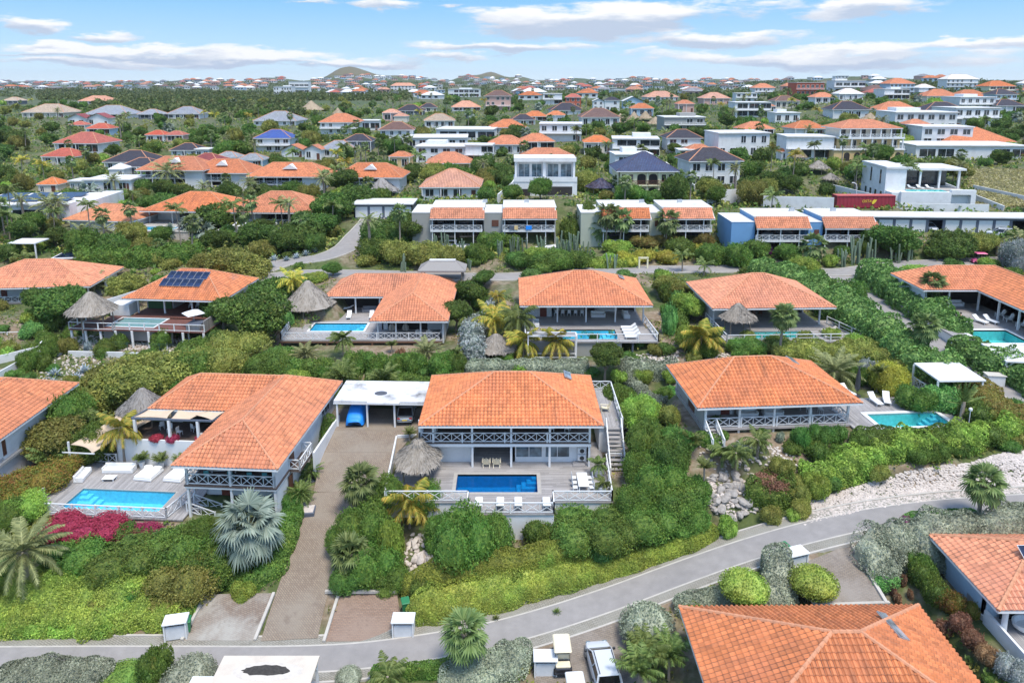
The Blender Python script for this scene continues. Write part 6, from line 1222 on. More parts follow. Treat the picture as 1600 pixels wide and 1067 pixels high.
    for i,(y,w,h)in enumerate([(-2.25,.7,.5),(-2.2,.86,.9),(-1.9,.92,1.05),(-1.3,.92,1.5),(-.5,.9,1.62),(.6,.9,1.6),(1.2,.92,1.15),(2.0,.9,1.0),(2.3,.75,.7)]):
        for j in range(n):a=pi*j/(n-1);V.append((w*np.sign(cos(a))*abs(cos(a))**.55*(1.04 if j in(0,n-1)else 1)+.015*math.sin(j*3+i),y,.12+(h-.12)*abs(math.sin(a))**.6+.01*math.cos(i*2+j)))
    m.add(V,[(i*n+j,i*n+j+1,(i+1)*n+j+1,(i+1)*n+j)for i in range(8)for j in range(n-1)]+[tuple(range(n)),tuple(range(9*n-1,8*n-1,-1))]);m.build('cover',BLUEF,t,True)
    for x in(-.75,.75):
        for y in(-1.4,1.4):w=MB();w.tube([(x-.1,y,.3),(x+.1,y,.3)],.3,12);w.build('wheel',RUBBER,t)
    car('sedan',CARS,'silver grey saloon car parked nose-in under the right end of the carport',(-11.5,72.6,5.28),R(3))
    # right carports
    r=thing('carport','white flat-roofed carport among shrubs beside the side lane','carport',(*PX(1455,594,10.9)[:2],8.5),R(0));m=MB();pts=[PX(1428,567,11.0),PX(1497,565.5,11.0),PX(1541,594,11.0),PX(1468,595,11.0)];x0,y0=r.location[0],r.location[1];q=[(p[0]-x0,p[1]-y0)for p in pts][::-1];q=q[::-1];q=[q[3],q[2],q[1],q[0]];m.prism(q,2.35,2.5);m.build('flat_roof',WHITE,r)
    for(a,b)in q:post(r,a*.96,b*.94+.15,-.6,2.35,.16)
    railing(r,[(q[3][0]*.95,q[3][1]*.9,0),(q[3][0]*.95+.2,q[3][1]*.5,0)],1,'x');foot(r,-1.5,0,5.5,5)
    p0=PX(1560,602,8.6);r=thing('carport','white carport with braces at the right edge sheltering a pickup','carport',(p0[0]+.9,p0[1]+.6,8.5),R(-8));foot(r,0,-3,7,6);MB().box(0,0,2.5,6.5,5.5,2.66).build('flat_roof',WHITE,r)
    for x in(.15,6.3):post(r,x,.2,-.2,2.5,.18);post(r,x,5.2,-.2,2.5,.18)
    m=MB();m.bar((.15,.2,1.7),(.9,.2,2.5),.1);m.bar((.15,.2,1.7),(.15,1.0,2.5),.1);m.build('brace',WHITE,r);car('pickup',CARW,'white pickup nose-out under the right edge carport',(p0[0]+4.0,p0[1]+.8,8.5),R(165))
    t=thing('bin_shelter','pale masonry bin shelter beside the right edge carport','bin shelter',(p0[0]-.4,p0[1]+.2,8.4),R(-8));MB().rbox(-.9,-.5,0,.9,.5,1.35,.04).build('box',WALLW,t);MB().box(-.98,-.58,1.35,.98,.58,1.42).build('lid',FLATG,t)
    # parking bays by the driveway and white bin shelters with their green bins
    paved('parking_bay',[(288,1000,.03),(398,1000,.03),(428,926,.6),(322,928,.6)],0,BRICKP);paved('parking_bay',[(508,1001,.03),(632,1001,.03),(620,925,.55),(531,925,.5)],0,BRICKR)
    for a,b in(((398,1000,.1),(428,926,.66)),((506,1002,.1),(530,925,.6)),((284,1000,.1),(322,928,.66)),((508,924,.75),(620,924,.75))):
        m=MB();A,B=PX(*a),PX(*b);c=np.array(A);m.bar((0,0,0),np.array(B)-c,.22,.22);o=m.build('kerb',KERB);o.location=A;tag(o,None,None,kind='structure')
    paved('forecourt',[(520,638,5.24),(512,672,5.1),(652,672,5.12),(668,638,5.24)],0,DRIVE);paved('forecourt',[(512,672,5.09),(503,706,4.5),(622,706,4.6),(652,672,5.11)],0,DRIVE);paved('forecourt',[(503,706,4.49),(490,768,3.12),(600,768,3.2),(622,706,4.59)],0,DRIVE);paved('forecourt',[(835,1075,.0),(1018,1075,.05),(1014,1020,.32),(835,1024,.2)],0,BRICKD);paved('forecourt',[(835,1024,.2),(1014,1020,.32),(1006,957,1.12),(905,990,.62)],0,BRICKD);paved('forecourt',[(1243,884,3.75),(1330,849,4.4),(1385,940,3.2),(1275,945,3.0)],0,BRICKD)
    for a,b in(((1330,850,4.42),(1385,942,3.22)),((1243,885,3.8),(1275,947,3.0)),((1275,946,3.02),(1390,942,3.2))):
        m=MB();A,B=PX(*a),PX(*b);m.bar((0,0,0),np.array(B)-np.array(A),.25,.25);o=m.build('kerb',KERB);o.location=A;tag(o,None,None,kind='structure')
    for i,(px,py,z,lab,rz)in enumerate(((277,992,.1,'white bin shelter at the left end of the pale parking bay',.2),(631,990,.1,'white bin shelter at the right end of the reddish parking bay',0),(1242,885,3.5,'white flat bin shelter lid behind the grey hedge and lollipop shrub',.3),(852,1050,.0,'white bin shelter beside the cream golf cart',0))):
        p=PX(px,py,z);t=thing('bin_shelter',lab,'bin shelter',p,rz,'white bin shelters');w=MB();wall(w,-.8,-.5,-.8,.5,-.2,1.35,-.1);wall(w,.7,-.5,.7,.5,-.2,1.35,-.1);wall(w,-.7,.5,.7,.5,-.2,1.35,-.1);w.build('walls',WHITE,t);MB().rbox(-.86,-.58,1.35,.86,.56,1.45,.03).build('lid',WHITE,t);MB().box(-.68,-.42,0,.68,-.38,1.1).build('door',surf('pale door',(.62,.65,.68)),t)
    for px,py,z,lab in((293,985,.1,'dark green wheeled bin beside the left bin shelter'),(634,955,.4,'dark green wheeled bin behind the right bin shelter'),(1225,868,3.6,'green bin lid beside the lane behind the grey hedge')):
        t=thing('wheelie_bin',lab,'bin',PX(px,py,z),.3,'green wheeled bins');m=MB();m.add([(-.24,-.3,.08),(.24,-.3,.08),(.24,.25,.08),(-.24,.25,.08),(-.3,-.38,.95),(.3,-.38,.95),(.3,.35,.95),(-.3,.35,.95)],[(3,2,1,0),(4,5,6,7),(0,1,5,4),(1,2,6,5),(2,3,7,6),(3,0,4,7)]);m.build('body',GREENP,t);MB().rbox(-.33,-.42,.95,.33,.4,1.05,.04).build('lid',GREENP,t)
        for x in(-.27,.27):w=MB();w.tube([(x-.03,.28,.1),(x+.03,.28,.1)],.1,10);w.build('wheel',RUBBER,t)
    car('suv',CARW,'white SUV parked on brick paving at the bottom edge',(*PX(941,1049,.2)[:2],.2),R(6));q=PX(877,1047,.2);buggy(CARD,CREAM,'cream-roofed golf cart parked left of the white SUV',(q[0]+.05,q[1]+.5,.22),R(2));buggy(CARD,WHITE,'white-roofed golf cart cut by the bottom edge',(q[0]+.75,q[1]-2.7,.08),R(4))
    for px,lab in((1530,'pink golf cart on the back lane, left of two'),(1574,'pink golf cart on the back lane half behind a silver bush')):q=G(px,412 if px<1550 else 407);buggy(PINK,PINK,lab,q,R(80),CREAM,'pink golf carts')
    # flat roof at the bottom edge: carport with a damp dark stain
    p=PX(333,1072,2.7);r=thing('carport','flat cream carport roof with a black damp stain at the bottom edge','carport',(-19.6,37.8,0),0);foot(r,-1,-1,7.5,5);cs=surf('cream roof coating',(.62,.55,.46),.85,.06,.5,dirt=(.4,.35,.3),dirt_amt=.5,dirt_sc=.7);MB().box(0,-1,2.55,6.5,4.3,2.7).build('flat_roof',cs,r);MB().box(-1.6,-1,2.2,-.02,3.0,2.3).build('side_roof',WHITE,r)
    for x in(.2,6.3):post(r,x,4.1,-.2,2.55,.16);post(r,x,0,-.2,2.55,.16)
    m=MB();m.bar((6.3,4.1,1.8),(6.3,3.4,2.55),.1);m.build('brace',WHITE,r);n=26;m=MB();V=[(3.3+(1.45+.3*random.random())*cos(2*pi*j/n),3.05+(.36+.14*random.random())*math.sin(2*pi*j/n),2.708)for j in range(n)];m.add(V,[tuple(range(n))]);m.build('damp_stain',surf('black damp stain',(.05,.045,.04),.95,.4,6,.8,12),r);V=[(3.4+(2.2+.3*random.random())*cos(2*pi*j/n),3.0+(.72+.2*random.random())*math.sin(2*pi*j/n),2.704)for j in range(n)];m=MB();m.add(V,[tuple(range(n))]);m.build('pale_stain',surf('pale salt stain',(.6,.55,.48),.9,.1,3,dirt=(.4,.36,.33),dirt_sc=1.2),r)
    # planter wall beside the driveway, square planters, garden walls
    t=thing('planter_wall','white planter wall with clipped hedge between left villa and driveway','wall',(-18.2,64.4,4.6),R(-4));MB().box(-1.0,-1,-1,-.8,7,1.3).build('wall',WALLW,t);
    for px,py,lab in((492,706,'back'),(486,733,'middle'),(468,765,'front')):p=PX(px,py,4.0);t=thing('planter_box',f"dark square planter with a small palm along the driveway, {lab} one of three",'planter',(p[0],p[1],tz(p[0],p[1])),.1);MB().rbox(-.6,-.6,-.2,.6,.6,.3,.04).build('box',STEEL,t);q=palm(p[0],p[1],.8,'date',.62,f"small feathery palm in the {lab} dark planter by the driveway",'palm',z=t.location[2]+.2,name='potted_palm',tr=.1)
    p=PX(480,787,3.2);t=thing('planter_box','empty dark square frame filled with white gravel on the driveway edge','planter',(p[0],p[1],tz(p[0],p[1])),.1);MB().rbox(-.7,-.7,-.2,.7,.7,.3,.04).build('box',STEEL,t);MB().box(-.58,-.58,.3,.58,.58,.32).build('gravel',ROCKW,t)
    for pts,z,h,lab in(([(0,600),(60,566),(108,550)],4.6,1.6,'white garden wall at the left edge behind the agaves'),([(108,557),(320,562)],4.3,.8,'low white wall in front of the stilted red deck'),([(0,568),(60,553),(75,535)],5,1.1,'upper white garden wall at the left edge')):
        P=[G(*q)for q in pts];t=thing('garden_wall',lab,'wall',P[0]);m=MB()
        for a,b in zip(P[:-1],P[1:]):m.bar(np.array(a)-np.array(P[0])+(0,0,h/2-.3),np.array(b)-np.array(P[0])+(0,0,h/2-.3),.2,h+.6)
        m.build('wall',WALLW,t)
    # wire fence posts below the red deck
    t=thing('wire_fence','dark green wire fence below the stilted red deck','fence',G(100,545));m=MB();b=np.array(t.location)
    P=[np.array(G(x,y))-b for x,y in((100,545),(150,548),(200,551),(250,553),(320,556))]
    for p in P:m.bar(p,p+(0,0,1.5),.06)
    for k in(.4,.8,1.2,1.45):
        for a,c in zip(P[:-1],P[1:]):m.bar(a+(0,0,k),c+(0,0,k),.02)
    m.build('mesh_wire',surf('fence green',(.05,.12,.08)),t)
    t=thing('gate_frame','pale yellow freestanding gate frame on the back lane verge','gate',G(1005,420));m=MB();m.bar((-.7,0,-.2),(-.7,0,1.9),.25);m.bar((.7,0,-.2),(.7,0,1.9),.25);m.bar((-.85,0,1.9),(.85,0,1.9),.25);m.build('frame',WALLY,t)
    palapa(*G(775,556),2.6,1.2,3.0,'low round thatch between yellow palms and the grey hedge',THATCH,None,4);
    q=G(694,432);t=thing('thatched_carport','grey thatched hip roof with white top behind the hammock villa','thatched shelter',(q[0],q[1]-2,q[2]),0);S,E=hip(-3.8,3.8,-2.2,2.2,2.0,3.3,-2.0,2.0);roof(t,S,E,THATCHG,detail=False,cap=0,under=THATCHG);MB().box(-2.1,-.4,3.2,2.1,.4,3.4).build('roof_cap',FLATW,t)
    for x in(-3.2,3.2):
        for y in(-1.7,1.7):MB().tube([(x,y,-.3),(x,y,2.3)],.12,6).build('post',BARK,t)
    q=G(100,398);r=thing('carport','white carport with curved braces and solar roof left of the long clipped hedge','carport',(*PZ(78,401,128)[:2],tz(*PZ(78,401,128)[:2])),.15);MB().box(0,0,2.6,5.6,4.5,2.8).build('flat_roof',WHITE,r);MB().box(.4,.4,2.82,5.2,4.1,2.88).build('solar_roof',SOLAR,r)
    for x in(.2,5.4):post(r,x,.2,-.3,2.6,.22);m=MB();m.bar((x,.2,1.9),(x+(.7 if x<1 else-.7),.2,2.6),.14);m.build('brace',WHITE,r)
    car('suv',CARD,'dark car under the white carport with curved braces',l2w(r,(2.8,2.8,0)),.1)
    q=PZ(14,397,130);r=thing('carport','plain white carport at the left edge with one tall post','carport',(q[0],q[1],tz(*q[:2])),0);MB().box(0,0,2.8,5,4,3).build('flat_roof',WHITE,r);post(r,.2,.2,-.3,2.8,.2);post(r,4.8,.2,-.3,2.8,.2)

# ------------------------------------------------------------------ houses of the hillside behind
HPX=[]  # pixel boxes of facades: xl, xr, yt, yb, depth
WM={'w':WALLW,'g':WALLG,'y':WALLY,'o':WALLO,'c':WALLC,'p':WALLP,'r':WALLR,'b':WALLLB,'d':WALLDG}
RM={'o':ROOF4,'r':ROOF2,'n':ROOFNAVY,'u':ROOFBLUE,'k':ROOFCOB,'g':ROOFGREY,'m':ROOFMAR,'t':ROOFTAN,'b':ROOFBRN,'p':ROOF3,'w':FLATW}
WINM={}
def winmesh(w,h,m=1):
    k=(round(w,1),round(h,1))
    if k not in WINM:
        mb=MB();fw=.1;mb.box(0,-.08,0,w,0,fw);mb.box(0,-.08,h-fw,w,0,h);mb.box(0,-.08,fw,fw,0,h-fw);mb.box(w-fw,-.08,fw,w,0,h-fw);mb.box(w/2-.05,-.07,fw,w/2+.05,0,h-fw);mb.box(fw,-.03,fw,w-fw,-.005,h-fw,1)
        o=mb.build('window',[WHITE,GLASS]);WINM[k]=o.data;bpy.data.objects.remove(o)
    return WINM[k]
def house(kind,xl,xr,yt,yb,rm,wm,label,yaw=None,dk=.75,st=None):
    cx=(xl+xr)/2;base=G(cx,yb);zc=base[1]*PC-(base[2]-CH)*PS;s=zc/F;W=(xr-xl)*s;Ht=(yb-yt)*s;D=W*dk;D=min(max(D,5),16);small=(xr-xl)<26
    yaw=R(random.uniform(-7,7))if yaw is None else R(yaw)
    name={'hip':'house','flat':'house','gable':'house','pyr':'pavilion','thatch':'palapa'}[kind];cat={'pyr':'pavilion','thatch':'thatched shelter'}.get(kind,'house')
    if kind=='thatch':
        rr=W/2;t=palapa(base[0],base[1]+rr*.5,base[2],rr,max(Ht*.3,1.2),max(Ht,2.5),label,THATCHT if rm=='t' else THATCHG,None,4);HPX.append((xl,xr,yt,yb,zc));FOOT.append((base[0],base[1]+rr*.5,rr,rr,0));return t
    t=thing(name,label,cat,(base[0]-W/2*cos(yaw),base[1]-W/2*sin(yaw),base[2]),yaw);foot(t,0,0,W,D);HPX.append((xl,xr,yt,yb,zc))
    if kind=='hip' or kind=='pyr' or kind=='gable':
        rise=min(W,D)*(.27 if kind=='hip' else .3);eave=max(Ht-rise-D*.5*max(0,(CH-base[2]-Ht)/zc),2.3);ov=.7*min(1,W/14)
    else:rise=0;eave=max(Ht-D*max(0,(CH-base[2]-Ht)/zc),2.6)
    st=st or min(max(1,round(eave/3.0)),2 if kind=='flat' else 3);sh=eave/st;i0=ov if kind in('hip','pyr','gable')else 0;x0,x1,y0,y1=i0,W-i0,i0,D
    w=MB();w.box(x0,y0,-3,x1,y1,eave-.02 if not kind=='flat' else eave);w.build('walls',WM[wm],t)
    if kind=='flat':
        f=MB();f.box(-.25,-.5,eave,W+.25,D+.2,eave+.3);f.build('flat_roof',FLATW if rm=='w' else WM[wm],t)
        if W>9 and not small and random.random()<.4:f=MB();a=random.uniform(.1,.5);f.box(W*a,D*.5,eave+.3,W*(a+.4),D*.95,eave+.3+1.2);f.build('roof_room',WM[wm],t)
    else:
        if kind=='gable':
            S=[[(0,0,eave),(W/2,0,eave+rise),(W/2,D,eave+rise),(0,D,eave)]];S=[[(0,D,eave),(0,-.2,eave),(W/2,-.2,eave+rise),(W/2,D,eave+rise)],[(W,-.2,eave),(W,D,eave),(W/2,D,eave+rise),(W/2,-.2,eave+rise)]];E=[]
            g=MB();g.add([(i0,y0,eave-.05),(W-i0,y0,eave-.05),(W/2,y0,eave+rise-.2)],[(0,1,2)]);g.build('gable_wall',WM[wm],t)
        elif W>D:S,E=hip(0,W,0,D+i0,eave,eave+rise,D*.5,W-D*.5)
        else:S,E=hip(0,W,0,D+i0,eave,eave+rise,W*.5,D+i0-W*.5,'y')if D+i0>W+.1 else hip(0,W,0,D+i0,eave,eave+rise,W/2,W/2)
        roof(t,S,E if not small else[],RM[rm],detail=False,cap=.12 if not small else 0)
    n=max(2,int(W/3.2))if not small else 2;sty=random.choice((.5,.62,.86,.9))if kind=='flat' else random.choice((.42,.55,.62,.85));n=min(max(2,int(n*.62))if sty>.8 else n,7)
    for k in range(st):
        ww=(x1-x0)/n*sty
        for i in range(n):
            if random.random()<.18:continue
            o=link('window',winmesh(ww,min(sh*(.62 if sty<.8 else .74),2.5)),t);o.location=(x0+(x1-x0)*(i+.19)/n,y0,k*sh+sh*.2)
        if k and not small and random.random()<.7:m=MB();m.box(x0-.1,y0-1.3,k*sh-.18,x1+.1,y0,k*sh);m.build('balcony_floor',WHITE,t);railing(t,[(x0,y0-1.25,k*sh),(x1,y0-1.25,k*sh)],.9,'h',1,3)
    if not small:
        for i in range(int(W/4)+1):
            if kind=='hip' and st==1 and random.random()<.8:MB().box(x0+(x1-x0)*i/int(W/4+.01)-.1 if int(W/4)else x0,y0-.6,-1,(x0+(x1-x0)*i/int(W/4+.01)+.1)if int(W/4)else x0+.2,y0-.4,eave).build('post',WHITE,t)
        d=MB().box(x1-1.6,y0-.06,-.1,x1-.6,y0-.01,2.1).build('door',BROWNW,t)
    return t
HOUSES='''hip 81 157 207 241 r w|white two-storey house with bright red hip roof among the palms
hip 62 118 232 258 r c|small cream house with red roof below the taller red-roofed house
gable 105 136 178 198 m w|white gabled building with maroon trim, left of its twin gable
gable 136 170 177 197 m w|white gabled building with maroon trim, right of its twin gable
hip 129 200 166 186 g w|long grey metal roof above the white gabled buildings
hip 213 250 171 187 g d|short grey metal roof between two long grey roofs
hip 260 313 167 186 g w|grey metal roof with raised ridge behind the palm grove
hip 32 102 163 184 t c|long beige hall roof at the edge of the scrubland
hip 3 30 152 164 t d|beige roofed building at the far left edge
hip 108 134 190 206 r w|small red roof peeping out above the palms, left of the blue eaved one
hip 134 172 193 212 r b|red roof with pale blue eaves behind the two-storey red-roofed house
hip 226 258 204 222 r w|red roof beside slim palms, left of a pair
hip 258 287 205 222 r p|red roof with pink wall beside slim palms, right of a pair
hip 160 236 242 266 n w|wide navy hip roof with white eaves above the orange apartments
hip 265 312 226 246 n w|navy hip roof joined to a white cube
flat 306 328 232 248 w w|small white cube next to the navy hip roof
hip 186 243 257 274 n d|dark navy roof low behind the white pyramid tent
pyr 170 195 261 278 w w|white pyramid tent roof left of the dark navy roof
flat 134 206 275 300 w w|white flat-roofed house with grey roof slab behind the date palm
hip 292 342 243 264 m d|maroon metal roof between navy and orange roofs
hip 333 372 241 258 g w|pale grey roof behind the orange apartments, left one
hip 370 412 245 262 g b|pale blue-grey roof behind the orange apartments, right one
hip 394 464 175 197 g w|grey roofed white building at the foot of the scrub hill
hip 397 456 203 238 k w|white house with vivid cobalt blue roof
hip 498 561 178 210 o w|two-storey white house with orange roof below the scrubland
thatch 466 503 158 178 t c|big conical thatch roof at the edge of the scrubland
thatch 518 536 169 182 t c|smaller thatch roof right of the big conical thatch
hip 597 624 171 190 p p|pinkish roof behind trees, left of the paler one
hip 614 637 177 192 p c|paler pinkish roof, right of the pinkish one
hip 618 662 165 180 n d|dark flat-pitched roof left of the dome palm
hip 655 684 162 176 n c|small dark roof next to the dome palm
hip 662 712 178 200 t w|white villa with pale beige roof in the middle
hip 592 648 191 224 b w|white two-storey villa with dark pyramid roof
flat 637 730 211 232 w w|low white flat-roofed bungalow with long slab roof
flat 681 771 199 219 w w|long white block with narrow slit windows behind the low bungalow
flat 650 727 225 254 w w|white blank-fronted modern block with narrow slits
flat 727 769 225 256 w w|white modern block with rounded stair wall
hip 665 738 238 268 o o|broad orange shed roof over a dark porch
hip 607 642 237 264 o o|small orange roof over ochre walls with solar panel
hip 535 582 210 238 n d|grey house with dark grey twin roofs
hip 500 556 220 246 g w|pale grey hall roof with white walls
gable 437 476 226 246 o w|orange gabled roof among yellow palms
gable 474 504 226 250 o w|white gable front with orange side roof
hip 767 824 187 212 o w|orange hip roof with white walls above the white bungalows
hip 757 799 142 174 b p|two-tier dark roofed pinkish villa on the rise
hip 760 822 212 242 o w|broad orange hip roof left of the silver palms
hip 812 868 209 238 o w|orange hip roof right of the silver palms
flat 428 456 136 148 w w|white long terrace house on top of the scrub hill, left wing
flat 452 482 128 146 w w|white terraced mansion block on top of the scrub hill
flat 957 1028 214 246 w w|white flat-roofed house with one big dark window
hip 1040 1098 203 240 n w|two-storey white villa with navy hip roof and orange annex
flat 1037 1101 182 206 w g|white flat-roofed house with full-width glass front
thatch 956 984 178 197 t c|thatch roof cluster, front left cone
thatch 980 1002 175 192 t c|thatch roof cluster, middle cone
thatch 998 1020 174 190 t c|thatch roof cluster, right cone
thatch 1012 1038 183 198 t c|thatch roof low beside the glass fronted house
hip 907 970 170 198 b w|white two-storey house with brown roof and balconies
hip 911 958 212 242 o c|orange hip roof on a cream house behind the white villa
flat 843 908 192 222 w w|white modern cube house with stepped terrace
hip 798 838 179 196 n w|navy roof left of the stepped orange roofs
hip 817 856 174 190 o w|orange roof left of the stepped white house
hip 853 883 174 196 o w|orange roof with white upper storey beside dark trees
hip 944 969 152 174 n w|white two-storey house with blue-grey roof
gable 926 945 154 172 w w|narrow white gable left of the blue-grey roof
gable 973 1006 151 170 w b|pale house with white gable right of the blue-grey roof
hip 985 1022 162 182 o n|orange over navy roof in the middle distance
hip 882 909 147 168 r r|red painted house in the middle distance
flat 848 878 147 164 w w|small white flat-roofed house left of the red house
hip 860 915 162 180 n w|dark roofs with white wall below the red house
flat 1148 1202 160 184 w w|white flat-roofed house above the thatch huts
hip 1098 1142 145 164 p p|pinkish brown roof on the far slope
hip 1058 1086 157 176 o p|pale orange roof below the far brown roof
flat 1120 1202 205 246 w w|big white flat-roofed villa with two glass bays
hip 1070 1124 226 252 o w|orange roof tucked behind the navy-roofed villa with pool
hip 1073 1162 231 292 n w|large navy-roofed white villa with portico above a small pool
flat 1228 1300 211 250 w w|white flat house with two orange brown shutters
hip 1239 1294 189 214 o w|orange hip roof above the white shuttered house
hip 1478 1592 208 234 o w|long low orange roof at the right with white eaves
flat 1432 1600 222 250 w w|very long low white wall-like house at the right edge
flat 1440 1516 196 228 w w|white cube house with tiny windows at the right
hip 1418 1454 187 212 o r|small orange pavilion left of the white cube house
flat 1488 1562 168 198 w w|wide white two-storey house with ribbon windows at the right
flat 1398 1492 174 204 w w|low white flat house left of the ribbon window house
hip 1372 1442 160 182 o w|long orange roof below the navy roof at the right
hip 1445 1516 160 184 n w|long navy roof below the hilltop at the right
hip 1300 1360 159 186 n w|white house with navy hip roof and side wing
hip 1310 1350 139 158 w w|pale white-roofed house on the right slope
flat 1243 1287 130 150 w r|white flat house with red gable behind
flat 1303 1350 127 146 w w|white modern house high on the slope
hip 1210 1250 150 170 b c|brownish roof with cream wall on the slope
hip 1478 1528 117 142 w w|white hilltop mansion with layered pyramid roof
hip 1543 1588 127 148 o y|yellow house with orange roof at the right skyline
hip 1448 1500 140 160 o c|long orange roof under the hilltop mansion, left part
hip 1496 1554 141 160 o c|long orange roof under the hilltop mansion, right part
hip 1553 1592 140 164 n b|blue house with flat dark roof at the right edge
hip 1556 1602 156 178 n w|navy-roofed pavilion at the right edge
flat 1496 1556 152 174 w w|white terraces house below the hilltop mansion
hip 1388 1430 123 150 o b|grey-blue house with orange roof on the skyline
hip 1178 1212 131 150 o w|orange roofed house on the middle skyline
hip 1434 1462 132 150 w w|white hip roof house on the right skyline
flat 1150 1182 146 160 w w|little white flat house under the middle skyline
hip 1272 1308 145 162 o w|orange roof between two white houses on the slope
hip 1220 1245 232 250 o w|orange roof corner left of the white shuttered house
thatch 1240 1262 234 252 t c|thatch peak beside the white shuttered house
hip 1196 1212 162 178 o c|little orange roof on the slope with palms
thatch 1348 1376 177 192 t c|thatch roof on the slope by the low white house
hip 1160 1212 195 212 o w|orange roof among trees above the two glass bays
flat 1060 1092 233 252 w w|low white wall house beside the navy hip villa
hip 1010 1062 143 158 p w|pale roof on the far middle slope
flat 1460 1500 185 202 w g|grey flat house between white houses at the right
flat 960 1018 238 276 o w|white house with thin orange roof edge behind the yellow villa
hip 120 172 150 163 p c|pale brown roofs beyond the scrub at the left
flat 560 592 188 204 w w|small white house left of the dark pyramid roof
hip 705 752 158 174 p w|pale roofed house under the double hill
flat 700 748 140 152 w w|white flats beneath the double hill
hip 610 650 130 142 p w|pink roofed house below the cone hill
flat 1210 1250 176 192 w w|white flat house beneath brown slope roofs
flat 1380 1420 140 156 w w|white house under the grey-blue skyline house'''
def hillside():
    for ln in HOUSES.split('\n'):
        a,lab=ln.split('|');k,xl,xr,yt,yb,rm,wm=a.split();house(k,float(xl),float(xr),float(yt),float(yb),rm,wm if wm in WM else 'b',lab)
    # two-storey orange apartments on the left, each with hip roof, white vent gable and columns
    for i,(xl,xr,yt,yb,lab)in enumerate(((214,322,256,292,'white apartment house with orange roof behind the tall date palm'),(292,392,252,296,'white apartment house with orange roof and white roof vent, middle of three'),(386,511,250,302,'white apartment house with orange roof and plain white side wall'),(520,630,250,304,'white apartment house with X-railed balcony under orange roof'))):
        b=G((xl+xr)/2,yb);zc=b[1]*PC-(b[2]-CH)*PS;s=zc/F;W=(xr-xl)*s;D=11.5;Ht=(yb-yt)*s;r=thing('apartment_house',lab,'apartment house',(b[0]-W/2,b[1],b[2]),R(-2),'orange-roofed apartment houses');foot(r,0,0,W,D);HPX.append((xl,xr,yt,yb,zc));e=max(Ht-4.4,4.2)
        S,E=hip(0,W,0,D,e,e+3.0,5,W-5);roof(r,S,E,ROOF4,detail=False,cap=.1);v=MB();v.add([(W*.42,2.2,e+1.7),(W*.62,2.2,e+1.7),(W*.52,2.2,e+2.9),(W*.52,4.6,e+2.9)],[(0,1,2),(1,3,2),(0,2,3)]);v.build('roof_vent',WHITE,r)
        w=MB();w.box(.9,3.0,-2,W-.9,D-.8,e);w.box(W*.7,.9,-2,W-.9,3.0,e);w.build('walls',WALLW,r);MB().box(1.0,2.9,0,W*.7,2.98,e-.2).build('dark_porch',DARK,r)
        for k in range(2):
            MB().box(.7,.7,k*e/2-.15,W*.7,3,k*e/2).build('balcony_floor',WHITE,r);railing(r,[(.8,.8,k*e/2),(W*.7,.8,k*e/2)],.9,'x',1.4,3.4)
        for x in np.linspace(.9,W*.7,5):post(r,x,.9,-1,e+.1,.25)
        for x in(2.2,W*.3,W*.52):window(r,x,2.9,e/2+.1,2.0,2.0,'f',GLASS)
    house('hip',655,752,264,312,'p','w','salmon tent-like pyramid roof over glass walls beyond the garages',yaw=0,dk=.9)
    # villas of the second row on the left
    r=veranda_villa('villa with bare pool terrace and stone wall on the left slope',(*PZ(217,329,150)[:2],11.6),R(-4),20,13,2.8,6.0,8,12.5,5,(1,6,10.5,15,19),2,.3,WALLW,None,CONC,None);foot(r,-4,-8,20,0);d=deckthing(r,'pale terrace on a rubble stone wall with slim white fence, left slope','terrace');m=MB();PL=(1.5,-5.6,9.8,-2.2);deckfloor(m,-3,-6.6,14,2,-.02,[(PL[0]-.2,PL[1]-.2,PL[2]+.2,PL[3]+.2)]);m.build('floor',CONC,d);q=MB();wall(q,-3,-6.5,14,-6.5,-2.5,-.15);wall(q,-2.8,2,-2.8,-6.5,-2.5,-.15);q.build('stone_wall',ROCKW,d);railing(d,[(-2.9,2,0),(-2.9,-6.4,0)],1.0,'h',1,2.2);pool(r,*PL,'blue pool on the stone walled terrace, left slope','sky',WHITE,'',.2,1.2)
    r=veranda_villa('villa with white loungers on its terrace beside the silver palms',(*PZ(352,340,148)[:2],11.8),R(-2),19.5,13,2.7,6.2,7.5,12,4.5,(1,5.5,10,14.5,18.5),1.6,.3,WALLW,[(1,1.5,0),(18.5,1.5,0)],CONC,None)
    d=deckthing(r,'pale terrace with loungers and narrow pool, left slope','terrace');m=MB();PL=(6,-5.5,14,-3.2);deckfloor(m,0,-6.5,19,1,-.03,[(PL[0]-.2,PL[1]-.2,PL[2]+.2,PL[3]+.2)]);m.build('floor',CONC,d);q=MB();wall(q,0,-6.4,19,-6.4,-2,-.15);q.build('base_wall',WALLW,d);pool(r,*PL,'narrow pale pool in front of the white loungers, left slope','sky',WHITE,'',.2,1.2)
    for i in range(5):place('lounger',None,l2w(r,(2.0+i*2.1,-1.6,0)),-.9,f"white sun lounger on the left slope terrace, {['first', 'second', 'third', 'fourth', 'fifth'][i]} from the left",'sun loungers')
    r=thing('house','low orange hip roof with skylight sunk among trees, left slope','house',(*PZ(97,342,148)[:2],10.6),R(-8));foot(r,0,0,15.5,11);S,E=hip(0,15.5,0,11,2.4,5.0,5.6,9.5);roof(r,S,E,detail=False);w=MB();w.box(.9,.9,-1,14.6,10,2.35);w.build('walls',WALLW,r);skylight(r,3.0,4.4,3.75,.9,1.6,R(-26))
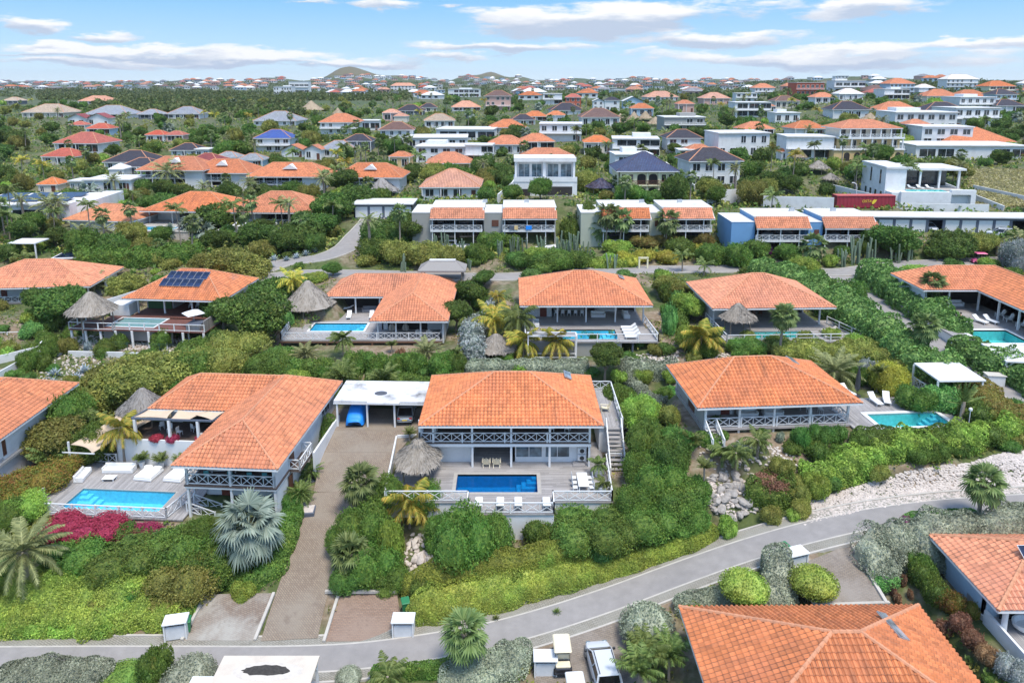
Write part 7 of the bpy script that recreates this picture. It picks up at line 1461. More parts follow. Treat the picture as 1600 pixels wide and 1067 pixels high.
    r=thing('house','white flat-roofed house with blue solar panels at the left edge','house',(*PZ(-60,345,150)[:2],11.5),R(4));foot(r,0,0,26,16);w=MB();w.box(0,0,-2,22,16,4.0);w.box(22,3,-2,26,16,4.6);w.build('walls',WALLW,r);MB().box(-.3,-.4,4.0,22.0,16.2,4.25).build('flat_roof',FLATW,r);window(r,10.5,0,.1,6,3.0,'f',GLASS,METAL,2)
    for i in range(3):
        for j in range(2):o=MB().box(0,0,0,5.5,3.6,.12).build('solar_array',SOLAR,r);o.location=(2+i*6.3,3+j*6,4.35);o.rotation_euler=(R(7),0,0)
    house('pyr',58,92,288,303,'o','c','small orange pyramid roof kiosk behind the solar panels',yaw=0)
    house('flat',110,132,286,300,'w','c','low cream box building right of the orange kiosk',yaw=0)
    # white house with two glazed storeys in the middle
    b=PZ(803,306,150);r=thing('house','white two-storey cube villa with recessed glass bays and big terrace','house',(b[0],b[1],17.6),0);foot(r,-1,-1,14,10);HPX.append((801,902,237,306,150));w=MB();w.box(0,3.6,-2,13.2,10,3.2);w.box(0,0,-4,13.2,3.6,2.9);w.box(.2,3.0,3.2,.6,10,6.8);w.box(12.6,3.0,3.2,13.0,10,6.8);w.box(6.2,3.4,3.2,6.8,10,6.8);w.box(.6,4.6,3.2,12.6,10,6.8);w.box(0,-.1,2.9,13.2,0.1,3.9);w.build('walls',WALLW,r);MB().box(0,2.6,6.8,13.2,10.2,7.6).build('flat_roof',FLATW,r)
    for x,ww in((1.0,2.4),(3.8,2.2),(7.2,2.4),(10.0,2.4)):window(r,x,4.6,3.3,ww,2.9,'f',GLASSB)
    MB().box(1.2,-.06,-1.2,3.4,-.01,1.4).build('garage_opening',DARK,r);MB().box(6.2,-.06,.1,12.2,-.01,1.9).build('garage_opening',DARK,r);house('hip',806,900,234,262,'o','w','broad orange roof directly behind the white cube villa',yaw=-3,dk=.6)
    # yellow villa with blue pyramid roof
    b=PZ(966,310,156);r=thing('house','pale yellow two-storey villa with arches and dark blue pyramid roof','house',(b[0],b[1],b[2]),0);foot(r,-1,-1,14,12);HPX.append((955,1058,245,310,156));W=12.3;e=6.0;S,E=hip(-.7,W+.7,-.7,11,e,e+3.6,W/2-.4,W/2+.4);roof(r,S,E,ROOFBLUE,detail=False,cap=.12,capmat=ROOFBLUE);w=MB()
    wall(w,0,0,3.6,0,-2,e,.3);wall(w,8.8,0,W,0,-2,e,.3);wall(w,W,0,W,10.2,-2,e);wall(w,W,10.2,0,10.2,-2,e);wall(w,0,10.2,0,0,-2,e);w.box(3.6,.4,-2,8.8,.6,e);w.box(3.6,-.4,2.7,8.8,.4,3.0);w.build('walls',WALLY,r)
    for z in(0,3):
        for x in(4.1,6.6):m=MB();a=np.linspace(0,pi,9);P=[(x,z),(x+1.8,z)]+[(x+.9+.9*cos(t),z+1.7+.6*math.sin(t))for t in a];m.add([(p[0],.37,p[1])for p in P],[tuple(range(len(P)))]);m.build('arch_opening',DARK,r)
    for x in(.7,2.2,9.3,10.8):window(r,x,0,.8,.9,1.5,'f',GLASS,BROWNW,0);window(r,x,0,3.7,.9,1.5,'f',GLASS,BROWNW,0)
    for x in(3.7,6.2,8.7):post(r,x,.05,-1,e,.35,WALLY)
    railing(r,[(2.0,-.4,3.0),(10.6,-.4,3.0)],.9,'x',1.2,2.4,BROWNW);palapa(*G(938,305),3.2,2.0,3.8,'blue-grey kiosk roof left of the pale yellow villa',ROOFBLUE,None,4,name='kiosk')
    # big yellow and white villa
    b=G(1358,252);zc=b[1]*PC-(b[2]-CH)*PS;s=zc/F;W=112*s;r=thing('house','three-storey yellow and white villa with columns and orange roof','house',(b[0]-W/2,b[1],b[2]),R(3));foot(r,0,0,W,14);HPX.append((1300,1415,200,252,zc));w=MB();w.box(0,0,-3,W,14,3.0);w.box(2,2.4,3.0,W,14,6.2);w.build('walls',WALLO,r);w=MB();w.box(3,3.6,6.4,W-1,12,9);w.build('upper_walls',WALLC,r);MB().box(-.2,-.3,3.0,W+.2,14.2,3.3).build('terrace_floor',WHITE,r);MB().box(1.6,.3,6.1,W+.2,14,6.5).build('upper_floor',WHITE,r);S,E=hip(2,W,1.4,13,9,11.2,7.5,W-6);roof(r,S,E,ROOF4,detail=False)
    for i in range(7):x=2.2+(W-2.4)*i/6;MB().tube([(x,.6,3.3),(x,.6,6.1)],.22,8).build('column',WHITE,r);MB().tube([(x,1.8,6.5),(x,1.8,9)],.2,8).build('column',WHITE,r)
    for i in range(6):x=2.9+(W-2.4)*i/6;window(r,x,2.4,3.4,1.6,2.3,'f',GLASS);window(r,x,3.6,6.6,1.8,2.1,'f',GLASS,BROWNW);m=MB();P=[(x,0),(x+1.7,0)]+[(x+.85+.85*cos(t),1.7+.7*math.sin(t))for t in np.linspace(0,pi,9)];m.add([(p[0],-.02,p[1])for p in P],[tuple(range(len(P)))]);m.build('arch_opening',DARK,r)
    railing(r,[(1.8,.4,6.5),(W,.4,6.5)],1.0,'x',1.1,3);railing(r,[(2,0,3.3),(W,0,3.3)],.9,'x',1.2,3)
    # modern white villa on the right
    b=PZ(1407,318,156);r=thing('house','white modern villa with infinity pool terrace and tilted slab roof','house',(b[0],b[1],13.8),R(-4));foot(r,-2,-1,20,17);HPX.append((1362,1520,240,322,156));w=MB();w.box(0,0,-1,10.5,1.0,3.7);w.box(-1.6,1.0,-1,15.5,4.2,3.4);w.box(-1.8,4.2,-1,2.6,17,8.3);w.box(2.6,12,3.4,15,17,7.6);w.box(14.6,0,-1,15.6,1.0,4.2);w.box(10.5,0,3.2,14.6,1.0,4.2);w.box(10.5,4.0,-1,15.6,15,3.4);w.build('walls',WALLW,r);m=MB();m.add([(-2,3.8,8.3),(3.6,3.8,8.3),(3.6,17.2,8.3),(-2,17.2,8.3),(-2,3.8,8.7),(3.6,3.8,8.7),(3.6,17.2,8.7),(-2,17.2,8.7)],[(3,2,1,0),(4,5,6,7),(0,1,5,4),(1,2,6,5),(2,3,7,6),(3,0,4,7)]);m.box(3.6,6.2,7.7,16.4,17.2,8.15);m.build('slab_roof',FLATW,r)
    for x in(6.8,11,15.2):post(r,x,6.8,3.6,7.7,.4)
    MB().box(2.7,11.7,3.5,15,11.9,7.6).build('glass_wall',GLASS,r);window(r,2.62,5.0,3.8,5.5,3.6,'r',GLASSB)
    for y in(6.5,11.5):MB().box(-1.85,y,4.6,-1.79,y+.7,7.8).build('slit_window',GLASS,r)
    for y in(5.5,8.3,11,13.6):MB().box(-1.85,y,.5,-1.79,y+.9,3.0).build('slit_window',GLASS,r)
    MB().box(2.7,4.2,3.4,15.6,12,3.6).build('terrace_floor',CONC,r);MB().box(11,1.2,-.5,14.4,1.25,3.1).build('carport_opening',DARK,r);p=thing('infinity_pool','turquoise infinity pool along the front of the white modern villa','pool',l2w(r,(0,0,3.4)),R(-4));m=MB();m.box(2.6,.9,.0,10.4,4.1,.25);m.build('basin',PT_['teal'],p);m=MB();m.sheet([(2.7,1.0,.27),(10.3,1.0,.27),(10.3,4.0,.27),(2.7,4.0,.27)]);m.build('water',WAT['teal'],p)
    for i in range(3):place('lounger',None,l2w(r,(4.5+i*2,5.6,3.6)),.3,f"white sun lounger behind the infinity pool, {['left', 'middle', 'right'][i]} of three",'sun loungers')
    t=thing('garden_wall','tall white boundary wall in front of the white modern villa','wall',tuple(r.location),R(-4));m=MB();m.bar((-9,17,.9),(-2.6,-3.0,.4),.25,4.2);m.bar((-2.6,-3.0,.2),(16.8,-3.0,.2),.25,3.0);m.bar((21,-1,0),(17,16,2.6),.25,2.2);m.build('wall',WALLW,t)
    # white boundary walls and the small pool villa front
    for pts,h,lab in(([(1105,318),(1182,313),(1190,322)],2.8,'white boundary wall right of the pale yellow villa'),([(1192,325),(1302,328)],2.6,'long white wall left of the red container'),([(820,268),(800,300),(778,320)],2.2,'grey white driveway wall left of the white cube villa'),([(1040,262),(1085,300)],1.6,'white ramp wall beside the palm driveway'),([(1520,298),(1600,316)],1.4,'stepped white wall beside the dry grass field')):
        P=[G(*q)for q in pts];t=thing('boundary_wall',lab,'wall',P[0]);m=MB()
        for a,c in zip(P[:-1],P[1:]):m.bar(np.array(a)-np.array(P[0])+(0,0,h/2-.5),np.array(c)-np.array(P[0])+(0,0,h/2-.5),.25,h+1)
        m.build('wall',WALLW,t)
    for x,y,rr,lab in((597,305,4.1,'large pointed thatch between the orange-roofed apartments and the garages'),(1297,287,2.0,'small pointed thatch on the lawn left of the white modern villa'),(1278,270,2.7,'thatch behind the small pointed thatch on the lawn')):q=G(x,y);palapa(q[0],q[1],q[2],rr,1.3,rr*.8+1.0,lab,THATCHG if rr>4 else THATCH,None,6);FOOT.append((q[0],q[1],rr,rr,0))
    # far houses, too small to show parts: one mesh each
    prot=[]
    for k in range(8):
        m=MB();w,d,h=random.uniform(9,15),random.uniform(8,11),random.choice((3,3.4,6));m.box(-w/2,-d/2,-3,w/2,d/2,h,0)
        for i in range(3):x=-w/2+w*(i+.25)/3;m.box(x,-d/2-.05,h*.3,x+w/6,-d/2-.01,h*.75,2)
        if k<5:S,E=hip(-w/2-.6,w/2+.6,-d/2-.6,d/2+.6,h,h+2.6,-w/2+d/2 if w>d else 0,w/2-d/2 if w>d else 0);[m.sheet(q,1)for q in S]
        else:m.box(-w/2-.3,-d/2-.5,h,w/2+.3,d/2+.3,h+.35,1)
        o=m.build('distant_house',[WALLW,ROOF4,GLASS]);prot.append(o.data);bpy.data.objects.remove(o)
    cols=[('orange roof',ROOF4),('orange roof',ROOF4),('pinkish roof',ROOF3),('grey roof',ROOFGREY),('white roof',FLATW),('white roof',FLATW),('brown roof',ROOFBRN),('red roof',ROOF2)];wl_=[('white',WALLW)]*4+[('cream',WALLC),('pink',WALLP),('pale blue',WALLLB)]
    n=0;tries=0
    while n<500 and tries<16000:
        tries+=1;px=random.uniform(-20,1620);u=random.random();py=119+37*u**1.2 if px>520 else 121.5+21*u
        if px<470 and 141<py:continue
        if 330<px<640 and py>150:continue
        if(735<px<805 and py<121)or(505<px<590 and py<117):continue
        p=G(px,py)
        if p[1]<330 or p[1]>5000 or any(xl-8<px<xr+8 and yt-4<py<yb+6 for xl,xr,yt,yb,_ in HPX):continue
        if any(abs(p[0]-f[0])<14 and abs(p[1]-f[1])<14 for f in FOOT):continue
        k=random.randrange(8);c=random.choice(cols if k<5 else cols[3:6]);w=random.choice(wl_);o=bpy.data.objects.new('distant_house',prot[k]);COL.objects.link(o);o.location=p;o.rotation_euler=(0,0,random.uniform(-.4,.4));s_=1.2+max(0,p[1]-1200)/4000;o.scale=(s_,)*3;FOOT.append((p[0],p[1],7,6,0))
        for i,q in((0,w[1]),(1,c[1])):o.material_slots[i].link='OBJECT';o.material_slots[i].material=q
        where='under the cone hill' if 440<px<660 else 'under the double hill' if px<850 and px>660 else 'on the far left plain beyond the scrubland' if px<=440 else 'on the hazy middle skyline slope' if px<1200 else 'on the right skyline ridge'
        if n>=292:o.name='far_house'  # the rest are more of the same distant houses
        lab=f"tiny far {w[0]} house with {c[0]} {where}";tag(o,lab,'house',lab);n+=1

# ------------------------------------------------------------------ plants near the camera, placed by eye
def scl(p):return(p[1]*PC-(p[2]-CH)*PS)/F
def B(px,py,w,h,mat='bush',desc='rounded green bush',name='bush',**kw):
    p=G(px,py);s=scl(p);return bush(p[0],p[1],w/2*s,h*s*.9,mat,desc,name,**{'rd':min(w/2*s,1.1*h*s+.35),'rz':random.uniform(-.3,.3),**kw})
def T(px,py,w,h,mat='tree',desc='round leafy tree',**kw):
    p=G(px,py);s=scl(p);return tree(p[0],p[1],w/2*s,h*s*.86,mat,desc,squash=.85,**kw)
def Pm(px,py,hc,kind,r,desc,**kw):
    """palm: foot at a photo pixel, hc pixels up to the heart of the crown, crown radius r pixels"""
    kw['mat']=kw.get('mat')or('palmyel' if desc.startswith('yellow')else None);p=G(px,py);s=scl(p);R0={'coco':2.1,'date':2.3,'areca':1.7,'fan':1.6,'bismarck':2.6,'traveller':2.2}[kind];return palm(p[0],p[1],hc*s,kind,r*s/R0,desc,**kw)
def H(pts,w,h,mat,label,**kw):return hedge([G(*p)[:2]for p in pts],w,h,mat,label,**kw)
def near_plants():
    H([(658,962),(700,955),(780,938),(860,917),(940,897),(1010,877),(1075,857),(1112,840)],[2.3,2.6,2.6,2.4,2.1,1.7,1.4,1.2],[1.5,1.5,1.5,1.4,1.3,1.3,1.2,1.1],'hedge','long clipped yellow green hedge with reddish flecks along the lane kerb',leaf_=.11,wob=.12)
    H([(642,928),(700,911),(780,896),(860,880),(940,864)],[1.7,1.9,2.0,1.9,1.5],1.7,'hedge','clipped yellow green hedge behind the long kerb hedge',leaf_=.11,wob=.12)
    H([(-30,945),(40,950),(120,948),(200,952),(258,962)],[4,4.4,4.8,4.6,3.6],[1.3,1.5,1.7,1.6,1.5],'hedge','broad rolling clipped hedge mass at the lower left',leaf_=.13,wob=.22)
    H([(-30,988),(60,988),(170,988)],1.5,.9,'bushlight','low narrow green hedge beside the lane at the lower left',leaf_=.14)
    H([(455,822),(444,855),(433,885),(416,905),(355,912)],[1.6,2.0,2.2,2.2,2.0],1.2,'bush','dense green shrub border along the left side of the driveway',leaf_=.15,wob=.2)
    H([(515,668),(508,695)],1.3,1.5,'bush','clipped green hedge inside the white planter wall',leaf_=.14)
    H([(20,1068),(55,1066),(150,1064)],[2.4,2.6,2.6],1.3,'grey','silver clipped hedge at the bottom left corner',leaf_=.13);B(18,1062,42,30,'grey','silver rounded bush at the bottom left corner',clipped=True);B(297,1072,80,45,'grey','silver rounded bush left of the stained cream carport roof',clipped=True);B(190,1066,70,24,'bush','low green clipped bush between silver hedges',clipped=True);B(243,1066,54,62,'bush','upright green bush at the bottom edge')
    H([(590,1062),(680,1054),(765,1040)],.9,1.0,'bush','thin green hedge below the lane at the bottom edge',leaf_=.13);H([(715,1075),(760,1062),(800,1045),(815,1032)],[2.6,3.2,2.4,1.6],[1.4,1.7,1.8,1.4],'grey','silver hedge mass left of the golf carts',leaf_=.13)
    B(545,1064,40,22,'grey','silver bush left of the thin bottom hedge',clipped=True);B(1010,1002,84,62,'grey','big clipped silver bush right of the white SUV',clipped=True)
    H([(1215,955),(1214,920),(1213,890)],[3.2,2.6,2.2],1.9,'grey','silver hedge column between the two lollipop shrubs',leaf_=.13);H([(1070,950),(1110,945),(1145,945)],1.8,1.0,'grey','low silver hedge behind the long ridge roof',leaf_=.13)
    H([(1375,900),(1362,872),(1400,862),(1460,850),(1530,842),(1640,836)],[2.8,2.6,3.0,3.0,2.8,2.8],[1.9,1.7,1.9,1.8,1.7,1.7],'grey','long wavy silver hedge below the lane at the right',leaf_=.14,wob=.25);H([(1590,805),(1650,800)],1.6,.9,'grey','small silver hedge at the right edge beside the lane',leaf_=.14)
    H([(1425,822),(1470,816),(1510,812)],1.9,.7,'hedgedark','low green flower bed shrub with purple ends beside the lane',leaf_=.13);B(1424,826,34,18,'bougp','purple flowering bush at the left end of the low bed','flowering_bush');B(1512,817,22,18,'bougp','purple flowering bush at the right end of the low bed','flowering_bush')
    for x,y,w,h,lab in((1160,958,74,66,'dense round-topped lollipop shrub, left one'),(1268,950,72,64,'dense round-topped lollipop shrub, right one')):
        p=G(x,y);s=scl(p);r=w/2*s;t=thing('clipped_tree',lab+' of the pair by the parking forecourt','tree',p);m=MB()
        for k in range(5):m.tube([(.15*cos(k*1.3),.15*math.sin(k*1.3),-.2),(r*.6*cos(k*1.3),r*.6*math.sin(k*1.3),h*s*.5)],[.09,.05],6)
        m.build('trunk',BARK,t);c=link('crown',PD[0],t);setmat(c,L['bushlight']);c.scale=(r,r,r*1.0);c.location=(0,0,h*s-r*1.0)
    H([(735,585),(800,584),(860,584),(912,584)],1.3,1.6,'grey','straight silver hedge behind the centre villa, left stretch',leaf_=.17);H([(975,585),(1050,582)],1.3,1.6,'grey','straight silver hedge behind the centre villa, right stretch',leaf_=.17);H([(975,584),(990,605),(1008,630),(1032,640)],1.5,1.5,'grey','silver hedge running downhill left of the veranda villa',leaf_=.17)
    H([(742,566),(738,540),(745,515),(760,500)],[2.6,2.8,2.6,2.4],[2.2,2.6,2.5,2],'silverb','tall shaggy silver hedge left of the yellow palms',leaf_=.25,wob=.3)
    H([(1190,432),(1235,448),(1290,478),(1340,512),(1395,552),(1430,580),(1478,592)],[4.2,4.4,4.4,4.4,4.2,4.0,3.6],[2.6,3.0,3.2,3.2,3.2,3.0,2.6],'grape','long broad dense hedge of round leaves left of the side lane',leaf_=.3,wob=.2)
    H([(1362,438),(1395,462),(1430,488),(1470,515),(1495,530)],[4.6,5,4.8,4.0,2.8],[3.2,3.2,2.9,2.2,1.7],'grape','broad dense hedge of round leaves right of the side lane, upper stretch',leaf_=.3,wob=.2);H([(1510,556),(1560,584),(1640,620)],[3.8,4.6,5],[2.0,2.4,2.8],'grape','broad dense hedge of round leaves right of the side lane, lower stretch',leaf_=.3,wob=.2)
    H([(1228,560),(1290,560),(1350,560),(1395,568)],3.4,1.9,'treeolive','broad dark clipped hedge below the green pool deck',leaf_=.2,wob=.18)
    H([(1345,700),(1400,702),(1450,700),(1512,690)],2.0,1.5,'bush','dark green clipped hedge in front of the turquoise pool',leaf_=.13,wob=.1);H([(1262,756),(1310,744),(1370,722),(1440,706),(1520,695),(1620,678)],[1.6,2.2,2.3,2.2,2.2,2.2],[1.3,1.7,1.8,1.7,1.7,1.6],'bushlight','wavy light green hedge along the top of the white gravel bank',leaf_=.17,wob=.28)
    H([(1528,618),(1548,645),(1585,668),(1640,690)],3.0,1.8,'russet','russet and green clipped hedge beside the side lane bend',leaf_=.18,wob=.15);H([(1175,782),(1205,792),(1232,776)],1.3,1.9,'bush','curved clipped green hedge round a dry shrub bed',leaf_=.15);B(1205,760,60,24,'dry','dry brown brush inside the curved hedge')
    H([(132,410),(190,412),(250,412),(305,408)],3.2,2.9,'bush','long thick clipped hedge below the bare pool terrace',leaf_=.3,wob=.15);H([(930,418),(985,416)],2.2,1.3,'bushlight','flat clipped lawn-green hedge behind the open fronted villa',leaf_=.25)
    H([(1120,700),(1090,690)],1,.8,'bush','short low hedge by the steps of the veranda villa',leaf_=.15)
    # bougainvillea and shrubs round the left villa
    for x,y,w,h,m,d in((98,832,84,26,'boug','magenta bougainvillea below the sun deck railing, left clump'),(158,838,100,28,'boug','magenta bougainvillea below the sun deck railing, middle clump'),(218,842,84,22,'boug','magenta bougainvillea below the sun deck railing, right clump')):B(x,y,w,h,m,d,'flowering_bush')
    for x,y,w,h,m,d in((120,888,110,44,'bush','leafy green bush'),(200,892,120,46,'bush','leafy green bush'),(275,884,110,54,'bush','leafy green bush'),(330,905,110,66,'bush','leafy green bush'),(285,935,120,60,'treeolive','olive tinged spreading bush'),(270,858,60,30,'bush','leafy green bush'),(310,850,60,45,'bush','leafy green bush'),(20,780,90,40,'croton','yellow red croton bush'),(65,765,90,42,'croton','yellow red croton bush'),(95,745,70,36,'croton','yellow red croton bush'),(10,830,80,50,'bush','leafy green bush'),(40,812,70,42,'bushlight','yellowish leafy bush'),(60,850,60,36,'treeolive','olive tinged spreading bush'),
        (455,795,38,30,'hedgedark','small rounded dark bush'),(448,775,34,30,'hedgedark','small rounded dark bush'),(470,782,30,24,'bush','leafy green bush'),(463,812,30,24,'bush','leafy green bush')):B(x,y,w,h,m,d)
    for x,y,w,h,m in((90,720,110,90,'treeolive'),(60,690,100,80,'bush'),(150,660,130,85,'treeolive'),(210,625,130,75,'treeolive'),(275,600,120,60,'treeolive'),(175,615,110,62,'treeolive'),(110,690,90,80,'bush'),(140,720,80,60,'bush'),(240,585,110,52,'treeolive'),(310,590,90,44,'bush'),(330,575,80,40,'treeolive'),(115,650,80,56,'bush')):T(x,y,w,h,m,'spreading bushy tree left of the L-shaped villa')if w>100 else B(x,y,w,h,m,'tall leafy shrub')
    for x,y,hc,k,r,d in((45,928,72,'date',62,'large dusty feather palm at the lower left'),(393,892,72,'bismarck',60,'big silver fan palm in front of the left villa'),(195,726,62,'coco',36,'yellow green coconut palm through the sun deck'),(120,700,26,'areca',34,'clumped feathery palm behind the shade sail'),(150,690,24,'areca',30,'clumped feathery palm behind the shade sail'),(80,740,22,'areca',32,'clumped feathery palm behind the shade sail'),(105,725,20,'areca',26,'clumped feathery palm behind the shade sail'),
        (548,905,40,'fan',38,'light green fan palm on the island beside the driveway'),(565,800,48,'fan',36,'tall fan palm at the top of the driveway island'),(640,825,44,'coco',46,'yellow coconut palm at the corner of the centre pool deck'),(722,1058,76,'fan',42,'windswept fan palm at the bottom edge'),(1528,812,62,'fan',36,'slender fan palm beside the lane at the right'),(605,1075,20,'coco',34,'young feather palm at the bottom edge'),
        (1003,1060,40,'areca',40,'clumped feathery palm right of the white SUV'),(1045,1062,36,'areca',40,'clumped feathery palm left of the long ridge roof'),(1000,1085,40,'areca',40,'clumped feathery palm at the bottom edge'),(1100,770,40,'areca',18,'slim feathery palm among the boulders'),(1130,728,24,'coco',24,'small feather palm on the bare slope'),(1183,715,28,'coco',24,'small feather palm on the bare slope'),(1150,742,36,'coco',24,'small feather palm on the bare slope'),
        (1303,602,22,'date',44,'dark spiky palm behind the veranda villa'),(1500,665,38,'traveller',34,'banana like traveller palm above the turquoise pool'),(1370,612,30,'areca',16,'slim feathery palm beside the folded black parasol'),(1080,715,24,'areca',22,'spiky green palm beside steps')):Pm(x,y,hc,k,r,d)
    # island left of the centre villa and the slope below its deck
    for x,y,w,h,m,d in((570,850,90,70,'bush','tall leafy shrub'),(600,800,70,60,'bush','tall leafy shrub'),(540,860,60,50,'bush','tall leafy shrub'),(585,905,90,66,'bush','tall leafy shrub'),(545,918,60,40,'hedgedark','rounded dark shrub'),(612,880,50,80,'bushlight','lime green upright shrub'),(610,920,70,40,'bush','leafy green bush'),(665,795,70,40,'bush','leafy green bush'),(725,882,110,92,'bush','big feathery green bush'),(765,862,80,60,'bush','big feathery green bush'),(690,858,60,60,'bush','big feathery green bush'),(842,846,60,42,'bush','feathery green bush'),(905,846,110,44,'bush','wide dark green bush'),(958,846,100,42,'bush','wide dark green bush'),(1015,830,100,46,'bush','wide dark green bush'),(1070,826,80,40,'bush','wide dark green bush'),(1060,800,90,48,'bush','wide dark green bush'),(990,802,70,48,'bush','wide dark green bush'),(1030,775,90,60,'bush','wide dark green bush'),(1000,747,66,48,'bush','wide dark green bush'),(1045,735,70,56,'hedgedark','rounded dark shrub'),(1010,705,76,50,'bush','wide dark green bush'),(1060,705,60,40,'hedgedark','rounded dark shrub'),(1000,665,70,48,'bushlight','pale green rounded bush'),(960,640,50,40,'bush','leafy green bush'),(1045,660,44,30,'treeolive','olive tinged bush'),(1090,780,50,34,'bush','clipped rounded bush'),(1137,836,32,32,'bushlight','small lime bush by the lane kerb'),(1205,815,34,26,'treeolive','thin grey green bush by the lane'),(1250,805,36,26,'treeolive','thin grey green bush by the lane'),(1238,812,22,18,'bushlight','small lime bush by the lane kerb'),
        (1250,698,40,36,'hedgedark','round clipped bush in front of the veranda'),(1282,694,40,34,'hedgedark','round clipped bush in front of the veranda'),(1308,690,26,26,'hedgedark','round clipped bush in front of the veranda'),(1276,716,50,30,'bush','leafy bush below the round clipped bushes'),(1310,712,30,18,'bush','leafy bush below the round clipped bushes'),(1160,672,16,14,'grey','tiny silver bush under the veranda'),(1190,680,16,14,'bush','tiny green bush under the veranda'),(1218,690,14,18,'grey','tiny silver bush under the veranda'),(1132,685,16,14,'bush','tiny green bush under the veranda'),(1118,665,20,16,'bush','tiny green bush under the veranda'),(1275,775,46,40,'bushlight','pale green rounded bush'),(1250,780,40,30,'treeolive','olive tinged bush'),(1222,742,40,30,'treeolive','olive tinged bush'),
        (1385,608,70,44,'yellow','yellow flowering spreading bush behind the black parasol'),(1360,590,40,30,'silverb','silver leafed bush behind the black parasol'),(1340,600,40,30,'bush','leafy green bush'),(1430,640,60,40,'bush','shaggy bush behind the turquoise pool'),(1470,640,60,40,'grape','shaggy bush behind the turquoise pool'),(1525,660,60,34,'bush','leafy green bush'),(1545,690,60,30,'bush','leafy green bush'),(1490,690,40,22,'bush','leafy green bush'),
        (1440,915,50,46,'bush','leafy bush left of the stained roof villa'),(1460,940,50,40,'bush','leafy bush left of the stained roof villa'),(1482,950,50,34,'croton','yellow flecked bush on the white wall'),(1515,960,34,24,'croton','orange flecked bush on the white wall'),(1430,890,40,34,'hedgedark','dark bush behind the parking forecourt'),(1500,985,36,30,'dry','dry brown shrub along the white wall'),(1520,1010,40,30,'dry','dry brown shrub along the white wall'),(1545,1035,40,30,'dry','dry brown shrub along the white wall'),(1395,930,12,24,'dry','small rusty dry shrub'),(1411,915,10,22,'dry','small rusty dry shrub'),(1402,942,14,20,'dry','small rusty dry shrub'),(1422,935,10,18,'dry','small rusty dry shrub'),(1346,945,14,16,'dry','small rusty dry shrub'),(1298,946,14,16,'dry','small rusty dry shrub'),(1373,946,10,12,'dry','small rusty dry shrub'),(1475,990,30,26,'dry','dry brown shrub along the white wall'),(1580,1060,50,40,'silverb','silver bush at the bottom right corner'),(1550,1068,30,16,'bush','grassy tuft at the bottom right corner')):B(x,y,w,h,m,d)
    # second row
    for x,y,w,h,m,d in((945,598,62,78,'tree','tall rounded tree before the silver hedge'),(402,540,120,110,'tree','big dark rounded tree left of the pointed thatch'),(425,470,90,50,'tree','dark rounded tree'),(350,520,60,70,'tree','dark rounded tree'),(100,505,100,78,'tree','big dark tree left of the thatched red deck'),(60,500,50,60,'tree','dark rounded tree'),(195,462,66,44,'treeolive','olive green tree'),(735,475,66,50,'tree','vine covered tree'),(712,520,60,66,'tree','vine covered tree'),(755,455,36,40,'tree','slim leafy tree'),(520,432,36,30,'tree','small round dark tree by the lane'),(375,432,110,56,'treeolive','wide olive green tree'),(330,425,70,40,'treeolive','wide olive green tree'),(1100,555,50,30,'bush','leafy shrub'),(1060,470,50,40,'treeolive','flowering pale tree'),(1040,460,50,40,'treeolive','flowering pale tree'),(1075,500,60,50,'bushlight','bright green leafy tree'),(1100,545,60,50,'tree','dark rounded tree')):T(x,y,w,h,m,d)
    for x,y,w,h,m,d in((380,560,90,50,'treeolive','leafy shrub'),(340,585,100,46,'treeolive','leafy shrub'),(420,585,80,34,'bush','leafy shrub'),(300,560,60,30,'bush','leafy shrub'),(250,545,32,30,'bush','leafy shrub'),(188,545,28,28,'bush','leafy shrub'),(230,570,36,26,'bush','leafy shrub'),(78,560,28,32,'bush','leafy shrub'),(45,580,34,36,'bush','leafy shrub'),(70,578,24,24,'bush','leafy shrub'),(138,548,14,16,'agave','small blue-grey spiky tuft'),(160,558,20,14,'bush','leafy shrub'),(450,590,60,30,'bush','upright leafy shrub'),(500,588,50,30,'bush','upright leafy shrub'),(560,580,44,34,'bush','upright leafy shrub'),(590,585,40,36,'bush','upright leafy shrub'),(620,586,44,34,'bush','upright leafy shrub'),(650,585,44,38,'bush','upright leafy shrub'),(690,585,50,36,'bush','upright leafy shrub'),(715,580,34,30,'bush','upright leafy shrub'),(440,565,60,26,'hedgedark','upright leafy shrub'),(530,600,70,24,'bush','upright leafy shrub'),(640,608,60,24,'bush','upright leafy shrub'),(600,602,50,20,'bush','upright leafy shrub'),(425,520,14,12,'dry','red brown spiky shrub left of the hammock villa'),(625,560,18,16,'dry','red brown spiky shrub below the hammock villa'),(1046,522,26,50,'grape','pale flowering climber right of the bright pool'),(1060,492,36,40,'grape','pale flowering climber right of the bright pool'),(1042,470,30,34,'bush','leafy shrub'),(1080,545,50,40,'bushlight','leafy shrub'),(1050,595,30,22,'bushlight','leafy shrub'),(1040,625,34,24,'bush','leafy shrub'),(1165,550,70,22,'bush','low shrub below the round thatch'),(1215,548,50,24,'bush','low shrub below the round thatch'),(1275,535,10,10,'bush','leafy shrub'),(1325,475,60,40,'tree','leafy shrub'),(1340,500,40,34,'bush','leafy shrub'),(345,470,44,44,'bush','leafy shrub'),(360,500,50,44,'bush','leafy shrub'),(330,500,30,40,'bush','leafy shrub')):B(x,y,w,h,m,d)
